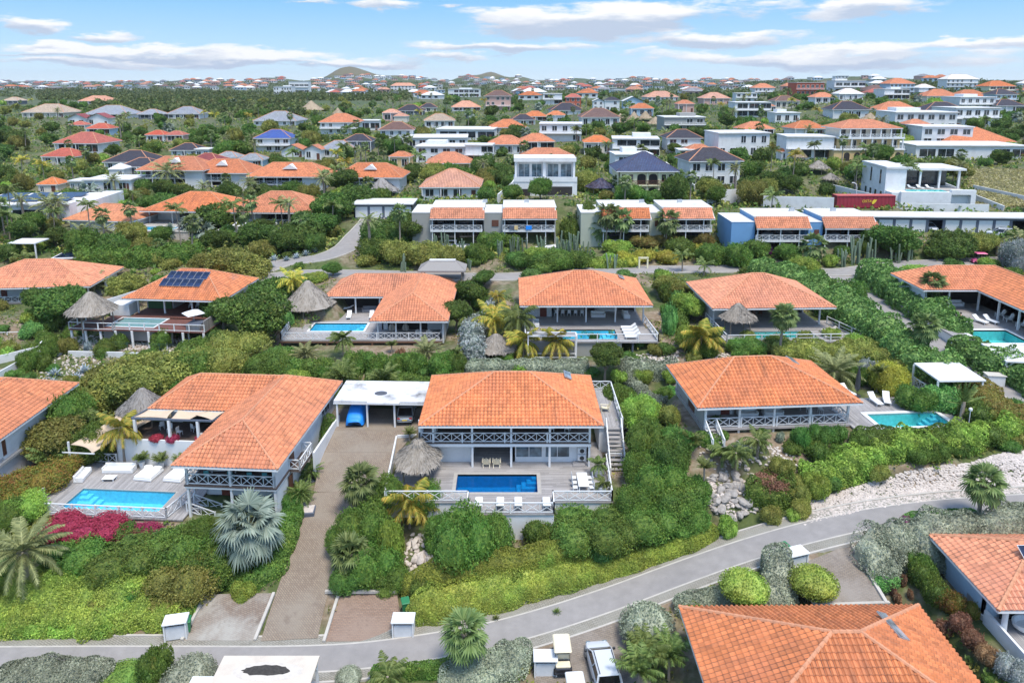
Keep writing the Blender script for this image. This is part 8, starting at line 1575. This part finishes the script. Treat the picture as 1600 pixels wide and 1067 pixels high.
    for x,y,hc,k,r,d,m in((770,530,34,'coco',34,'yellow coconut palm left of the bright pool deck','palmyel'),(818,560,30,'coco',30,'yellow coconut palm left of the bright pool deck','palmyel'),(868,560,30,'coco',32,'yellow coconut palm in front of the bright pool deck','palmyel'),(1095,555,30,'coco',38,'yellow coconut palm below the round thatch steps','palmyel'),(777,478,16,'coco',14,'small yellow palm by the grey lane wall','palmyel'),(458,470,34,'coco',24,'yellow green coconut palm behind the pointed thatch','palmyel'),(810,525,30,'coco',32,'dark green feather palm at the corner of the bright pool deck',None),(1217,560,68,'fan',25,'slender fan palm in front of the green pool',None),(1455,488,48,'fan',22,'slender fan palm beside the right edge villa wing',None),(1442,568,60,'fan',28,'slender fan palm between the lane and the round leaf hedge',None),(147,462,16,'date',30,'dusty feather palm behind the big dark tree',None),(120,440,10,'fan',12,'small fan palm',None),(478,572,18,'date',26,'low feather palm below the hammock villa',None),(405,568,16,'date',20,'low feather palm below the hammock villa',None),(537,560,32,'coco',22,'twin stemmed feather palm below the hammock villa',None),(668,565,16,'date',28,'low feather palm below the hammock villa',None),(612,552,12,'areca',10,'tiny feather palm below the hammock villa',None),(535,612,22,'areca',28,'feathery palm behind the carport',None),(600,618,22,'areca',28,'feathery palm behind the carport',None),(712,570,14,'areca',16,'feathery palm beside the silver hedge',None),(812,592,10,'areca',12,'tiny feathery palm before the silver hedge',None),(1066,425,26,'coco',16,'feather palm by the back lane',None),(1100,430,16,'coco',16,'feather palm by the back lane',None),(640,690,12,'areca',12,'tiny feathery palm',None)):Pm(x,y,hc,k,r,d,mat=m)
    for x,y,s in((85,588,15),(132,582,15),(120,592,12),(82,600,12),(1152,700,11),(1163,702,11),(1216,726,10),(1130,700,8),(205,575,10),(138,555,8),(875,560,6),(910,568,7)):p=G(x,y);agave(p[0],p[1],s*scl(p),'pale blue spiky agave')
    for x,y,s in((428,408,11),(448,408,9),(463,404,10),(478,400,10),(493,394,10),(424,418,9),(414,425,9)):p=G(x,y);agave(p[0],p[1],s*scl(p),'blue agave in the row along the curved lane')
    for x,y,s in((870,958,10),(775,968,9),(1098,930,9),(1115,920,9),(590,925,10),(615,928,8)):p=G(x,y);agave(p[0],p[1],s*scl(p),'dark green spiky rosette plant','palm',name='spiky_plant')
    # third row: cacti, palms, clipped shrubs before the apartments
    for x,y,h,n,sp in((672,398,26,6,1.2),(690,396,34,7,1.6),(722,398,26,5,1.2),(632,425,32,5,.7),(785,402,30,7,1.8),(812,402,34,9,1.8),(845,398,30,7,1.4),(878,402,40,12,1.8),(905,410,36,14,2.2),(892,405,46,10,1.4),(1316,416,30,10,1.2),(1335,412,46,12,1.4),(1358,412,42,10,1.5),(1398,412,32,6,.8),(1420,408,30,6,.9),(1190,392,36,4,.8),(735,420,20,3,.4),(955,420,26,5,.8)):p=G(x,y);s=scl(p);cactus(p[0],p[1],h*s,n,sp)
    for x,y,w,h,m,d in((1395,400,84,62,'tree','broad dark tree right of the blue apartments'),(1370,392,60,50,'tree','broad dark tree right of the blue apartments'),(1480,402,84,50,'tree','broad umbrella-shaped tree by the pink carts'),(1528,400,56,44,'treeolive','broad umbrella-shaped tree by the pink carts'),(600,382,90,48,'tree','leafy tree right of the curved lane'),(640,378,60,44,'tree','leafy tree right of the curved lane'),(560,330,80,56,'tree','dark tree mass left of the curved lane'),(520,345,80,60,'tree','dark tree mass left of the curved lane'),(500,370,70,50,'tree','dark tree mass left of the curved lane'),(460,385,90,50,'tree','dark tree mass left of the curved lane'),(535,305,60,50,'tree','dark tree mass left of the curved lane'),(345,355,90,54,'tree','bushy tree among the silver palms'),(410,380,80,44,'tree','dark tree mass left of the curved lane')):T(x,y,w,h,m,d)
    for x,y,w,h,m,d in((590,405,60,34,'bush','dense shrub before the apartments'),(625,410,60,36,'treeolive','dense shrub before the apartments'),(665,412,60,36,'treeolive','dense shrub before the apartments'),(705,412,50,30,'treeolive','dense shrub before the apartments'),(745,408,50,30,'bush','dense shrub before the apartments'),(770,390,46,28,'bush','rounded shrub against the apartments'),(800,385,34,22,'bush','rounded shrub against the apartments'),(840,410,60,26,'bushlight','flat clipped shrub before the apartments'),(815,415,50,22,'hedgedark','flat clipped shrub before the apartments'),(920,360,40,46,'bush','round shrub in the gap between apartment blocks'),(890,375,34,40,'bush','round shrub in the gap between apartment blocks'),(965,395,46,20,'bushlight','flat clipped shrub before the apartments'),(1062,400,56,28,'bush','flat clipped shrub before the apartments'),(1100,385,40,22,'russet','flat clipped shrub before the apartments'),(1010,384,50,16,'russet','rusty flower bed shrub'),(1040,382,40,16,'russet','rusty flower bed shrub'),(985,414,34,18,'yellow','yellow clipped shrub'),(1005,408,34,18,'yellow','yellow clipped shrub'),(1042,410,44,18,'yellow','yellow clipped shrub'),(1092,400,30,22,'yellow','yellow clipped shrub'),(975,408,26,16,'yellow','yellow clipped shrub'),(860,420,90,30,'bush','dense shrub by the back lane'),(900,415,60,26,'bush','dense shrub by the back lane'),(1110,412,60,34,'bush','dense shrub by the back lane'),(1150,415,60,38,'bush','dense shrub by the back lane'),(1180,400,50,30,'bush','dense shrub by the back lane'),(1230,405,50,26,'bush','dense shrub by the back lane'),(1295,416,24,18,'bushlight','small lime bush'),(1313,402,24,18,'hedgedark','small round bush'),(1200,398,12,14,'bougp','purple flowering bush before the blue apartments'),(1350,395,40,24,'bush','dense shrub by the back lane'),(1255,425,60,26,'bushlight','dense shrub by the back lane'),(1592,420,70,50,'silverb','big silver bush at the right edge'),(1430,428,60,16,'bushlight','flat clipped shrub by the back lane'),(1545,416,34,14,'bushlight','flat clipped shrub by the back lane'),(830,440,40,22,'grape','white flowering shrub by the back lane'),(490,440,50,14,'bushlight','flat clipped shrub'),(1240,412,30,20,'bush','dense shrub by the back lane')):B(x,y,w,h,m,d)
    for x,y,hc,k,r,d in((946,388,52,'fan',24,'tall fan palm before the greenish apartments'),(968,388,44,'fan',22,'tall fan palm before the greenish apartments'),(1040,388,42,'fan',24,'tall fan palm before the greenish apartments'),(935,382,22,'fan',22,'tall fan palm before the greenish apartments'),(1270,410,24,'fan',26,'low fan palm before the blue apartments'),(1205,330,24,'coco',18,'feather palm behind the blue apartments'),(1558,398,16,'date',22,'feather palm right of the umbrella tree'),(1590,392,20,'date',24,'feather palm at the right edge'),(1508,320,12,'fan',16,'shaggy low palm at the end of the white boundary wall'),(1414,318,54,'coco',20,'tall coconut palm in front of the modern villa'),(1350,300,22,'coco',18,'coconut palm left of the modern villa'),(300,370,16,'bismarck',24,'silver fan palm below the bare pool terrace'),(320,375,12,'bismarck',20,'silver fan palm below the bare pool terrace'),(262,372,10,'bismarck',16,'silver fan palm below the bare pool terrace'),(128,375,14,'date',24,'dusty feather palm left of the clipped hedge'),(165,375,16,'date',20,'dusty feather palm left of the clipped hedge'),(80,345,26,'date',30,'dusty feather palm in front of the blue solar roof'),(38,345,34,'date',16,'dusty feather palm in front of the blue solar roof'),(92,350,34,'date',20,'dusty feather palm in front of the blue solar roof'),(207,360,34,'fan',14,'slim fan palm before the bare pool terrace'),(140,312,12,'bismarck',20,'round silver palm right of the blue solar roof'),(180,300,20,'date',16,'feather palm before the white flat roofed house'),(262,298,30,'date',30,'tall date palm before the orange-roofed apartments'),(250,405,22,'fan',14,'fan palm against the long clipped hedge'),(190,390,20,'fan',12,'fan palm against the long clipped hedge'),(40,420,18,'coco',18,'feather palm at the left edge'),(430,388,18,'fan',12,'small fan palm left of the curved lane'),(985,298,26,'fan',14,'fan palm before the pale yellow villa'),(1055,306,30,'fan',16,'stout fan palm beside the pale yellow villa wall'),(965,305,20,'fan',14,'fan palm before the pale yellow villa')):Pm(x,y,hc,k,r,d)

NOGO=[]  # photo polygons kept free of the filling shrubs
def inpoly(x,y,P):
    c=False
    for i in range(len(P)):
        (x0,y0),(x1,y1)=P[i],P[i-1]
        if(y0>y)!=(y1>y)and x<(x1-x0)*(y-y0)/(y1-y0)+x0:c=not c
    return c
GRAVEL=[(1262,812),(1268,780),(1330,762),(1400,742),(1470,728),(1540,716),(1640,702),(1640,768),(1540,775),(1450,783),(1360,796),(1290,812),(1255,822)]
ROCKS1=[(1105,745),(1150,740),(1185,770),(1190,800),(1140,815),(1100,790)];ROCKS2=[(640,835),(675,830),(690,870),(720,900),(690,920),(640,920),(632,880)];ROCKS3=[(60,905),(110,890),(170,885),(225,900),(230,925),(150,935),(70,930)];ROCKS4=[(370,870),(430,870),(430,900),(370,900)];SLOPE=[(1090,690),(1160,690),(1230,700),(1250,730),(1200,745),(1120,735),(1090,715)];SANDY=[(440,540),(700,540),(720,565),(600,565),(440,560)];RUBBLE=[(110,525),(320,530),(320,550),(110,548)]
NOGO+=[[(1512,264),(1650,264),(1650,324),(1520,324)],GRAVEL,ROCKS1,ROCKS2,ROCKS3,SLOPE,[(1060,815),(1130,790),(1200,800),(1250,815),(1120,850)],SANDY,RUBBLE,[(1385,900),(1430,890),(1440,960),(1380,960)]]
def stones():
    def fill(poly,n,s0,s1,mat,label,grp):
        xs,ys=[p[0]for p in poly],[p[1]for p in poly];k=0
        while k<n:
            x,y=random.uniform(min(xs),max(xs)),random.uniform(min(ys),max(ys))
            if inpoly(x,y,poly):p=G(x,y);boulder(p[0],p[1],random.uniform(s0,s1),mat,label,grp);k+=1
    fill(ROCKS1,60,.28,.6,None,'pale grey boulder in the bank left of the curved clipped hedge','boulders left of the curved clipped hedge');fill(ROCKS2,44,.25,.6,ROCKW,'white boulder on the slope below the yellow coconut palm','boulders below the yellow coconut palm');fill(ROCKS3,46,.3,.65,None,'pale boulder in the bank above the rolling hedge mass','boulders above the rolling hedge mass');fill(ROCKS4,22,.2,.45,ROCKW,'pale stone at the foot of the big silver fan palm','stones at the foot of the silver fan palm')
    fill([(760,865),(830,855),(840,875),(770,890)],16,.25,.5,None,'grey boulder behind the rear kerb hedge','boulders behind the rear kerb hedge')
    # coral gravel bank and rubble: beyond counting
    def gravel(name,polys,n,s0,s1,mat):
        V,Fc=[],[];o=0;base=[RK[i].vertices for i in range(3)];bv=[]
        for i in range(6):v=ICO1[0].copy()*np.array([1,rng.uniform(.6,.95),rng.uniform(.45,.75)])*(1+rng.uniform(-.22,.22,(len(ICO1[0]),1)));bv.append(v)
        for poly,cnt in zip(polys,n):
            W=[G(*p)for p in poly];P2=[(w[0],w[1])for w in W];xs,ys=[p[0]for p in P2],[p[1]for p in P2];X=rng.uniform(min(xs),max(xs),cnt*4);Y=rng.uniform(min(ys),max(ys),cnt*4);ok=[inpoly(a,b,P2)for a,b in zip(X,Y)];X,Y=X[ok][:cnt],Y[ok][:cnt];Z=TZ(X,Y,False)
            for a,b,c in zip(X,Y,Z):
                s=rng.uniform(s0,s1);t=rng.uniform(0,6.28);v=bv[rng.integers(6)]*s;V.append(rotz(v,t)+(a,b,c+s*.2));Fc.append(ICO1[1]+o);o+=len(v)
        return tag(link(name,npmesh(name,np.concatenate(V),np.concatenate(Fc),mat)),None,None,kind='stuff')
    gravel('gravel',[GRAVEL],[6800],.09,.2,ROCKW);gravel('rubble',[RUBBLE,SLOPE,[(560,595),(700,600),(700,615),(540,610)],[(20,545),(110,548),(200,575),(100,600),(30,590)],[(1110,555),(1240,540),(1090,575)],[(985,555),(1060,548),(1060,572),(985,575)],ROCKS1,ROCKS2,[(960,640),(985,640),(985,700),(960,700)]],[700,160,300,350,200,300,260,260,160],.1,.26,ROCKW)
def blocked(x,y,m=0.0):
    X,Y=np.array([x]),np.array([y])
    for f in FOOT:
        if abs(x-f[0])<26 and abs(y-f[1])<26 and _rect(X,Y,*f)[0]<m:return True
    for pl,hw in ROADS:
        if y<190 and seg_near(X,Y,pl)[0][0]<hw+m*.7+.2:return True
    for P in PAVED:
        if inpoly(x,y,[(p[0],p[1])for p in P]):return True
    return False
def seen(px0,px1,py0,py1,zc):
    """does a plant box cover the facade of a house standing behind it?"""
    lim=random.choice((.5,.62,.8))
    for xl,xr,yt,yb,z in HPX:
        if z>zc-1 and px1>xl+2 and px0<xr-2 and py0<yb-(yb-yt)*lim and py1>yt:return True
    return False
def fill_plants():
    # shrubs filling the gardens between the villas
    P=[];n=0;tr=0
    while n<330 and tr<9000:
        tr+=1;px=random.uniform(-30,1630);py=random.uniform(372,1062);
        if random.random()<(py-372)/1100:continue
        p=G(px,py);s=scl(p);r=random.uniform(.7,1.5)*(1.25 if p[1]>90 else 1);h=r*random.uniform(.9,1.3)
        if any(inpoly(px,py,q)for q in NOGO)or blocked(p[0],p[1],r+.3)or any(hypot(p[0]-a,p[1]-b)<(r+c)*.62 for a,b,c in P):continue
        if any(inpoly(px,py-8,q)for q in VIEW):continue
        P.append((p[0],p[1],r));k=random.choices(['bush','treeolive','bushlight','hedgedark','grape'],[5,3,2,3,1])[0];d={'bush':'green garden shrub','treeolive':'olive green garden shrub','bushlight':'light green garden shrub','hedgedark':'dark green garden shrub','grape':'round leafed garden shrub'}[k];bush(p[0],p[1],r,h,k,d,'shrub' if n%2 else 'garden_shrub');n+=1
    # trees and palms between the houses of the hillside
    P=[];n=0;tr=0
    while n<900 and tr<30000:
        tr+=1;px=random.uniform(-60,1660);py=150+255*random.random()**1.25;p=G(px,py)
        if p[1]<124 or p[1]>640:continue
        s=scl(p);pal=random.random()<.27;r=random.uniform(1.8,4.0)if not pal else 2.0;h=r*random.uniform(1.3,1.8)if not pal else random.uniform(3.5,7.5);r=min(r,1.6+p[1]/90);
        if blocked(p[0],p[1],r*.7)or any(hypot(p[0]-a,p[1]-b)<(r+c)*.62 for a,b,c in P):continue
        if any(inpoly(px,py-4,q)for q in VIEW2):continue
        rp=r/s*.9;tp=py-h/s
        if seen(px-rp,px+rp,tp,py,p[1]):continue
        P.append((p[0],p[1],r));left=px<480 and py<250
        if pal:
            k=random.choices(['fan','coco','date','bismarck'],[4,4,2,.7 if p[1]>175 else 0])[0];palm(p[0],p[1],h if k!='bismarck' else 2.5,k,random.uniform(.9,1.2)*(1.1 if k in('fan','bismarck')else 1),{'fan':'fan palm','coco':'feather palm','date':'dusty date palm','bismarck':'silver fan palm'}[k],mat='palmyel' if k=='coco' and p[1]>165 and random.random()<.2 else None)
        elif h<4.2 or random.random()<.45:k=random.choices(['tree','treeolive','bush','bushlight'],[5,3,3,1])[0];bush(p[0],p[1],r,h*.8,k,{'tree':'dark green bushy tree','treeolive':'olive green bushy tree','bush':'mid green bushy tree','bushlight':'light green bushy tree'}[k],('bushy_tree','broad_bush','garden_tree')[n%3])
        else:k=random.choices(['tree','treeolive','bush'],[5,2,3])[0];tree(p[0],p[1],r,h,k,{'tree':'dark green rounded tree','treeolive':'olive green rounded tree','bush':'mid green rounded tree'}[k])
        n+=1
VIEW=[[(1490,392),(1600,392),(1600,424),(1490,424)],[(500,385),(600,330),(590,385),(540,430)]];VIEW2=[[(1375,325),(1620,325),(1620,405),(1375,405)],[(635,318),(1385,318),(1385,410),(635,410)],[(545,318),(650,318),(650,352),(545,352)],[(1515,264),(1640,264),(1640,330),(1520,330)],[(500,430),(545,375),(600,345),(570,395)],[(1240,280),(1285,280),(1285,292),(1240,292)],[(1185,315),(1300,300),(1400,298),(1405,345),(1185,345)],[(1395,300),(1600,310),(1600,330),(1395,330)]]

# ------------------------------------------------------------------ ground cover, scrub and far woods (beyond counting)
def cover():
    def scatter(name,X,Y,size,hgt,mats,per=7,spread=1.0,kind='stuff'):
        Z=TZ(X,Y,False);n=len(X);a=rng.uniform(0,2*pi,(n,per));q=np.sqrt(rng.uniform(0,1,(n,per)));hh=rng.uniform(0,1,(n,per));sz=rng.uniform(.6,1.3,(n,1))*spread
        P=np.stack([X[:,None]+q*np.cos(a)*sz,Y[:,None]+q*np.sin(a)*sz,Z[:,None]+hh*hgt*np.sqrt(np.clip(1-q*q*.8,0,1))*sz/spread],-1).reshape(-1,3);D=np.stack([np.cos(a)*q,np.sin(a)*q,.6+0*q],-1).reshape(-1,3);D/=np.linalg.norm(D,axis=1)[:,None]
        v,f=leaves(P,D,size,wid=.75,jit=.7);o=link(name,npmesh(name,v,f,mats));return tag(o,None,None,kind=kind)
    def free(X,Y,near=True):
        ok=np.ones(len(X),bool)
        for f in FOOT:
            m=(np.abs(X-f[0])<28)&(np.abs(Y-f[1])<28);ok[m]&=_rect(X[m],Y[m],*f)>.1
        for pl,hw in ROADS:m=Y<190;ok[m]&=seg_near(X[m],Y[m],pl)[0]>hw+.35
        return ok
    def nogo(X,Y):
        ok=np.ones(len(X),bool);polys=[[G(*p)[:2]for p in q]for q in NOGO]+[[(p[0],p[1])for p in P]for P in PAVED]
        for P in polys:
            xs,ys=[p[0]for p in P],[p[1]for p in P];m=np.where((X>min(xs))&(X<max(xs))&(Y>min(ys))&(Y<max(ys)))[0]
            for i in m:ok[i]&=not inpoly(X[i],Y[i],P)
        return ok
    n=15000;Y=rng.uniform(36,135,n);X=rng.uniform(-1,1,n)*(Y*.78+8);g=np.sin(X*.31+1.3*np.sin(Y*.17))+np.sin(Y*.27+X*.11)>-.35-rng.uniform(0,.6,n);X,Y=X[g],Y[g];ok=free(X,Y);X,Y=X[ok],Y[ok];ok=nogo(X,Y);X,Y=X[ok],Y[ok];half=len(X)//2
    scatter('ground_cover',X[:half],Y[:half],.3,.55,L['bush'],8,.55);scatter('ground_cover',X[half:],Y[half:],.3,.5,L['treeolive'],7,.6)
    n=15000;Y=np.exp(rng.uniform(np.log(122),np.log(560),n));X=rng.uniform(-1,1,n)*(Y*.78+10);ok=free(X,Y)&nogo(X,Y);X,Y=X[ok],Y[ok];half=len(X)//2
    scatter('undergrowth',X[:half],Y[:half],.8,1.3,L['tree'],7,1.4);scatter('undergrowth',X[half:],Y[half:],.8,1.1,L['treeolive'],6,1.4)
    # scrubland on the left plain: px 0..640, py 140..190
    pts=[G(random.uniform(-20,640),141+42*random.random()**.8)for _ in range(4200)];A=np.array([p for p in pts if p[1]>260]);px=np.array([TOPX(p)[0]for p in A]);py=np.array([TOPX(p)[1]for p in A]);ok=~((px<150)&(py>158))&~((px<60))&free(A[:,0],A[:,1])&~((px>470)&(py>158))&~((px>330)&(py<146));A=A[ok];o=scatter('scrubland',A[:,0],A[:,1],2.4,4.2,L['scrub'],16,4.0)
    pts=[G(random.uniform(-20,1620),129+24*random.random()**1.5)for _ in range(3600)];A=np.array([p for p in pts if p[1]>380]);ok=free(A[:,0],A[:,1]);A=A[ok];near=A[:,1]<1300;
    scatter('far_woods',A[near,0],A[near,1],2.2,3.4,L['scrub'],12,3.4);A=A[~near];scatter('far_woods',A[:,0],A[:,1],4,4.0,L['scrub'],8,9.0)
    # dry grass field at the right
    pts=[G(random.uniform(1512,1650),random.uniform(266,322))for _ in range(9000)];A=np.array(pts);scatter('dry_grass',A[:,0],A[:,1],.45,.35,leaf('dry grass',(.42,.4,.12),(.56,.52,.2),(.64,.58,.34),.2),8,.9)
    # lawn behind the open fronted villa
    pts=[PX(random.uniform(880,990),random.uniform(428,440),9.6)for _ in range(1500)];A=np.array(pts);ok=free(A[:,0],A[:,1]);A=A[ok];scatter('lawn',A[:,0],A[:,1],.25,.2,L['grass'],9,.6)
def air():
    m=bpy.data.materials.new('haze');m.use_nodes=True;n,l=m.node_tree.nodes,m.node_tree.links;n.clear();v=N(n,'ShaderNodeVolumePrincipled',i_Density=HAZE,i_Anisotropy=.2);v.inputs['Color'].default_value=(.9,.93,1,1);o=N(n,'ShaderNodeOutputMaterial');l.new(v.outputs[0],o.inputs['Volume'])
    tag(MB().box(-16000,-60,-6,16000,6600,130).build('haze',m),None,None,kind='stuff')
HAZE=5.5e-5
def ground():
    na,nb=300,520;d=np.exp(np.linspace(np.log(22),np.log(200),340));d=np.concatenate([d,np.exp(np.linspace(np.log(203),np.log(6500),180))]);u=np.linspace(-1,1,na)
    D,U=np.meshgrid(d,u,indexing='ij');X=U*(D*.95+24);Y=D;Z=TZ(X,Y,True);I=np.arange(X.size).reshape(X.shape);f=np.stack([I[:-1,:-1],I[:-1,1:],I[1:,1:],I[1:,:-1]],-1).reshape(-1,4)
    m,n,l,b=_new('ground');v=coords(n,l);z1=noise(n,l,v,.12,6,.6);z2=noise(n,l,v,1.3,5,.6);sp=n.new('ShaderNodeSeparateXYZ');l.new(v,sp.inputs[0])
    near=ramp(n,l,z2,[(.25,(.14,.1,.065)),(.5,(.25,.19,.13)),(.75,(.38,.33,.27))]);gr=ramp(n,l,z2,[(.3,(.05,.075,.02)),(.7,(.11,.14,.04))]);mr=N(n,'ShaderNodeMapRange',i_1=.44,i_2=.56);l.new(z1,mr.inputs[0]);c=mixc(n,l,mr.outputs[0],near,gr);mg=N(n,'ShaderNodeMapRange',i_1=112.,i_2=135.,i_4=.62);l.new(sp.outputs[1],mg.inputs[0]);c=mixc(n,l,mg.outputs[0],c,gr)
    z3=noise(n,l,v,.006,8,.65);far=ramp(n,l,z3,[(.3,(.045,.07,.022)),(.5,(.075,.1,.035)),(.62,(.14,.13,.075)),(.8,(.26,.21,.14))]);fr=N(n,'ShaderNodeMapRange',i_1=220.,i_2=420.);l.new(sp.outputs[1],fr.inputs[0]);c=mixc(n,l,fr.outputs[0],c,far)
    hr=N(n,'ShaderNodeMapRange',i_1=50.,i_2=66.);l.new(sp.outputs[2],hr.inputs[0]);c=mixc(n,l,mth(n,l,'MULTIPLY',hr.outputs[0],.75),c,(.17,.14,.085))
    l.new(c,b.inputs['Base Color']);b.inputs['Roughness'].default_value=.95;bump(n,l,b,z2,.5,.1)
    o=link('ground',npmesh('ground',np.stack([X,Y,Z],-1).reshape(-1,3),f,m,smooth=True));tag(o,None,None,kind='structure')

# ------------------------------------------------------------------ labels of the plants: what each one is and which landmark it stands by
MARKS=[(1,'a')][:0]+[(800,715,'the centre villa with dark blue pool'),(350,680,'the left L-shaped villa'),(1200,610,'the veranda villa with turquoise pool'),(1290,1010,'the bottom long ridge roof'),(1530,900,'the stained roof villa'),(20,650,'the left edge villa'),(265,460,'the solar panel villa'),(600,490,'the hammock villa'),(910,470,'the long dining table villa'),(1200,480,'the small round thatch villa'),(1530,470,'the sunbather villa'),(100,430,'the villa with wide X-railed porch'),(140,488,'the thatched red deck'),(600,625,'the stained white carport'),(500,850,'the brick driveway'),(900,960,'the lane bend'),(1400,770,'the white gravel bank'),(60,960,'the rolling hedge mass'),(760,350,'the grey apartments'),(1010,345,'the greenish apartments'),(1250,365,'the blue apartments'),(600,330,'the four garage doors'),(1480,345,'the long garage row'),(1345,312,'the red container'),(1440,285,'the white modern villa'),(1358,225,'the yellow columned villa'),(1005,280,'the pale yellow villa'),(852,272,'the white cube villa'),(1118,262,'the portico villa'),(700,290,'the salmon pyramid roof'),(575,278,'the fourth orange apartment'),(450,278,'the plain-sided orange apartment'),(300,275,'the vented orange apartments'),(280,320,'the bare pool terrace villa'),(425,320,'the white lounger terrace'),(150,330,'the sunken orange roof'),(50,320,'the blue solar roof'),(200,252,'the navy hip roof'),(118,225,'the bright red roof'),(427,220,'the cobalt roof'),(530,192,'the orange two-storey house'),(484,168,'the big conical thatch'),(220,175,'the long grey roofs'),(670,225,'the white slit-window blocks'),(700,252,'the orange shed roof'),(620,205,'the dark pyramid roof'),(800,222,'the broad orange roof'),(875,205,'the stepped terrace house'),(940,185,'the brown roofed house'),(985,185,'the thatch cluster'),(1070,195,'the glass fronted house'),(1070,220,'the navy roof with orange annex'),(990,230,'the one-window white house'),(1160,225,'the two glass bays'),(1265,228,'the white shuttered house'),(1265,200,'the shuttered house orange neighbour'),(1520,230,'the long white wall house'),(1480,208,'the white tiny-windowed cube'),(1525,180,'the ribbon window house'),(1330,170,'the winged navy roof'),(1405,168,'the long orange slope roof'),(775,155,'the two-tier pinkish villa'),(990,160,'the blue-grey roof'),(1560,300,'the dry grass field'),(540,400,'the curved lane'),(1460,560,'the side lane'),(440,540,'the hammock villa lower garden'),(220,560,'the red deck stilts'),(1050,540,'the bright pool side path'),(40,380,'the curved brace carport'),(870,570,'the straight silver hedge'),(20,780,'the croton hedge')]
ORD=['nearest','second nearest','third nearest','fourth nearest','fifth nearest','sixth nearest','seventh nearest','eighth nearest','ninth nearest','tenth nearest','eleventh nearest','twelfth nearest','thirteenth nearest','fourteenth nearest','fifteenth nearest','sixteenth nearest']
def label_plants():
    G_={}
    cnt={}
    for o,d,p,k in ALLV:cnt[d]=cnt.get(d,0)+1
    for o,d,p,k in ALLV:
        if cnt[d]==1 and len(d.split())>=4:o['label']=d;continue
        x,y=TOPX(p);mx=min(MARKS,key=lambda m:(m[0]-x)**2+((m[1]-y)*1.4)**2);dx,dy=x-mx[0],y-mx[1]
        rel=('right of' if dx>0 else 'left of')if abs(dx)>abs(dy)*1.3 else('in front of' if dy>0 else 'behind');G_.setdefault((d,rel,mx[2]),[]).append((hypot(dx,dy),o))
    for(d,rel,m),q in G_.items():
        q.sort(key=lambda t:t[0])
        for i,(_,o)in enumerate(q):
            o['group']=(d+'s')if 'group' not in o else o['group']
            w=f"{d} {rel} {m}"
            if len(q)>1:w=f"{d} {rel} {m}, {ORD[min(i, 15)]} of several"
            o['label']=' '.join(w.split()[:16])

# ------------------------------------------------------------------ build everything
h_centre();h_left();h_right();h_front();h_frontright();h_farleft();row2();structures();make_grid();hillside()
near_plants();stones();fill_plants();cover();ground();label_plants();air()
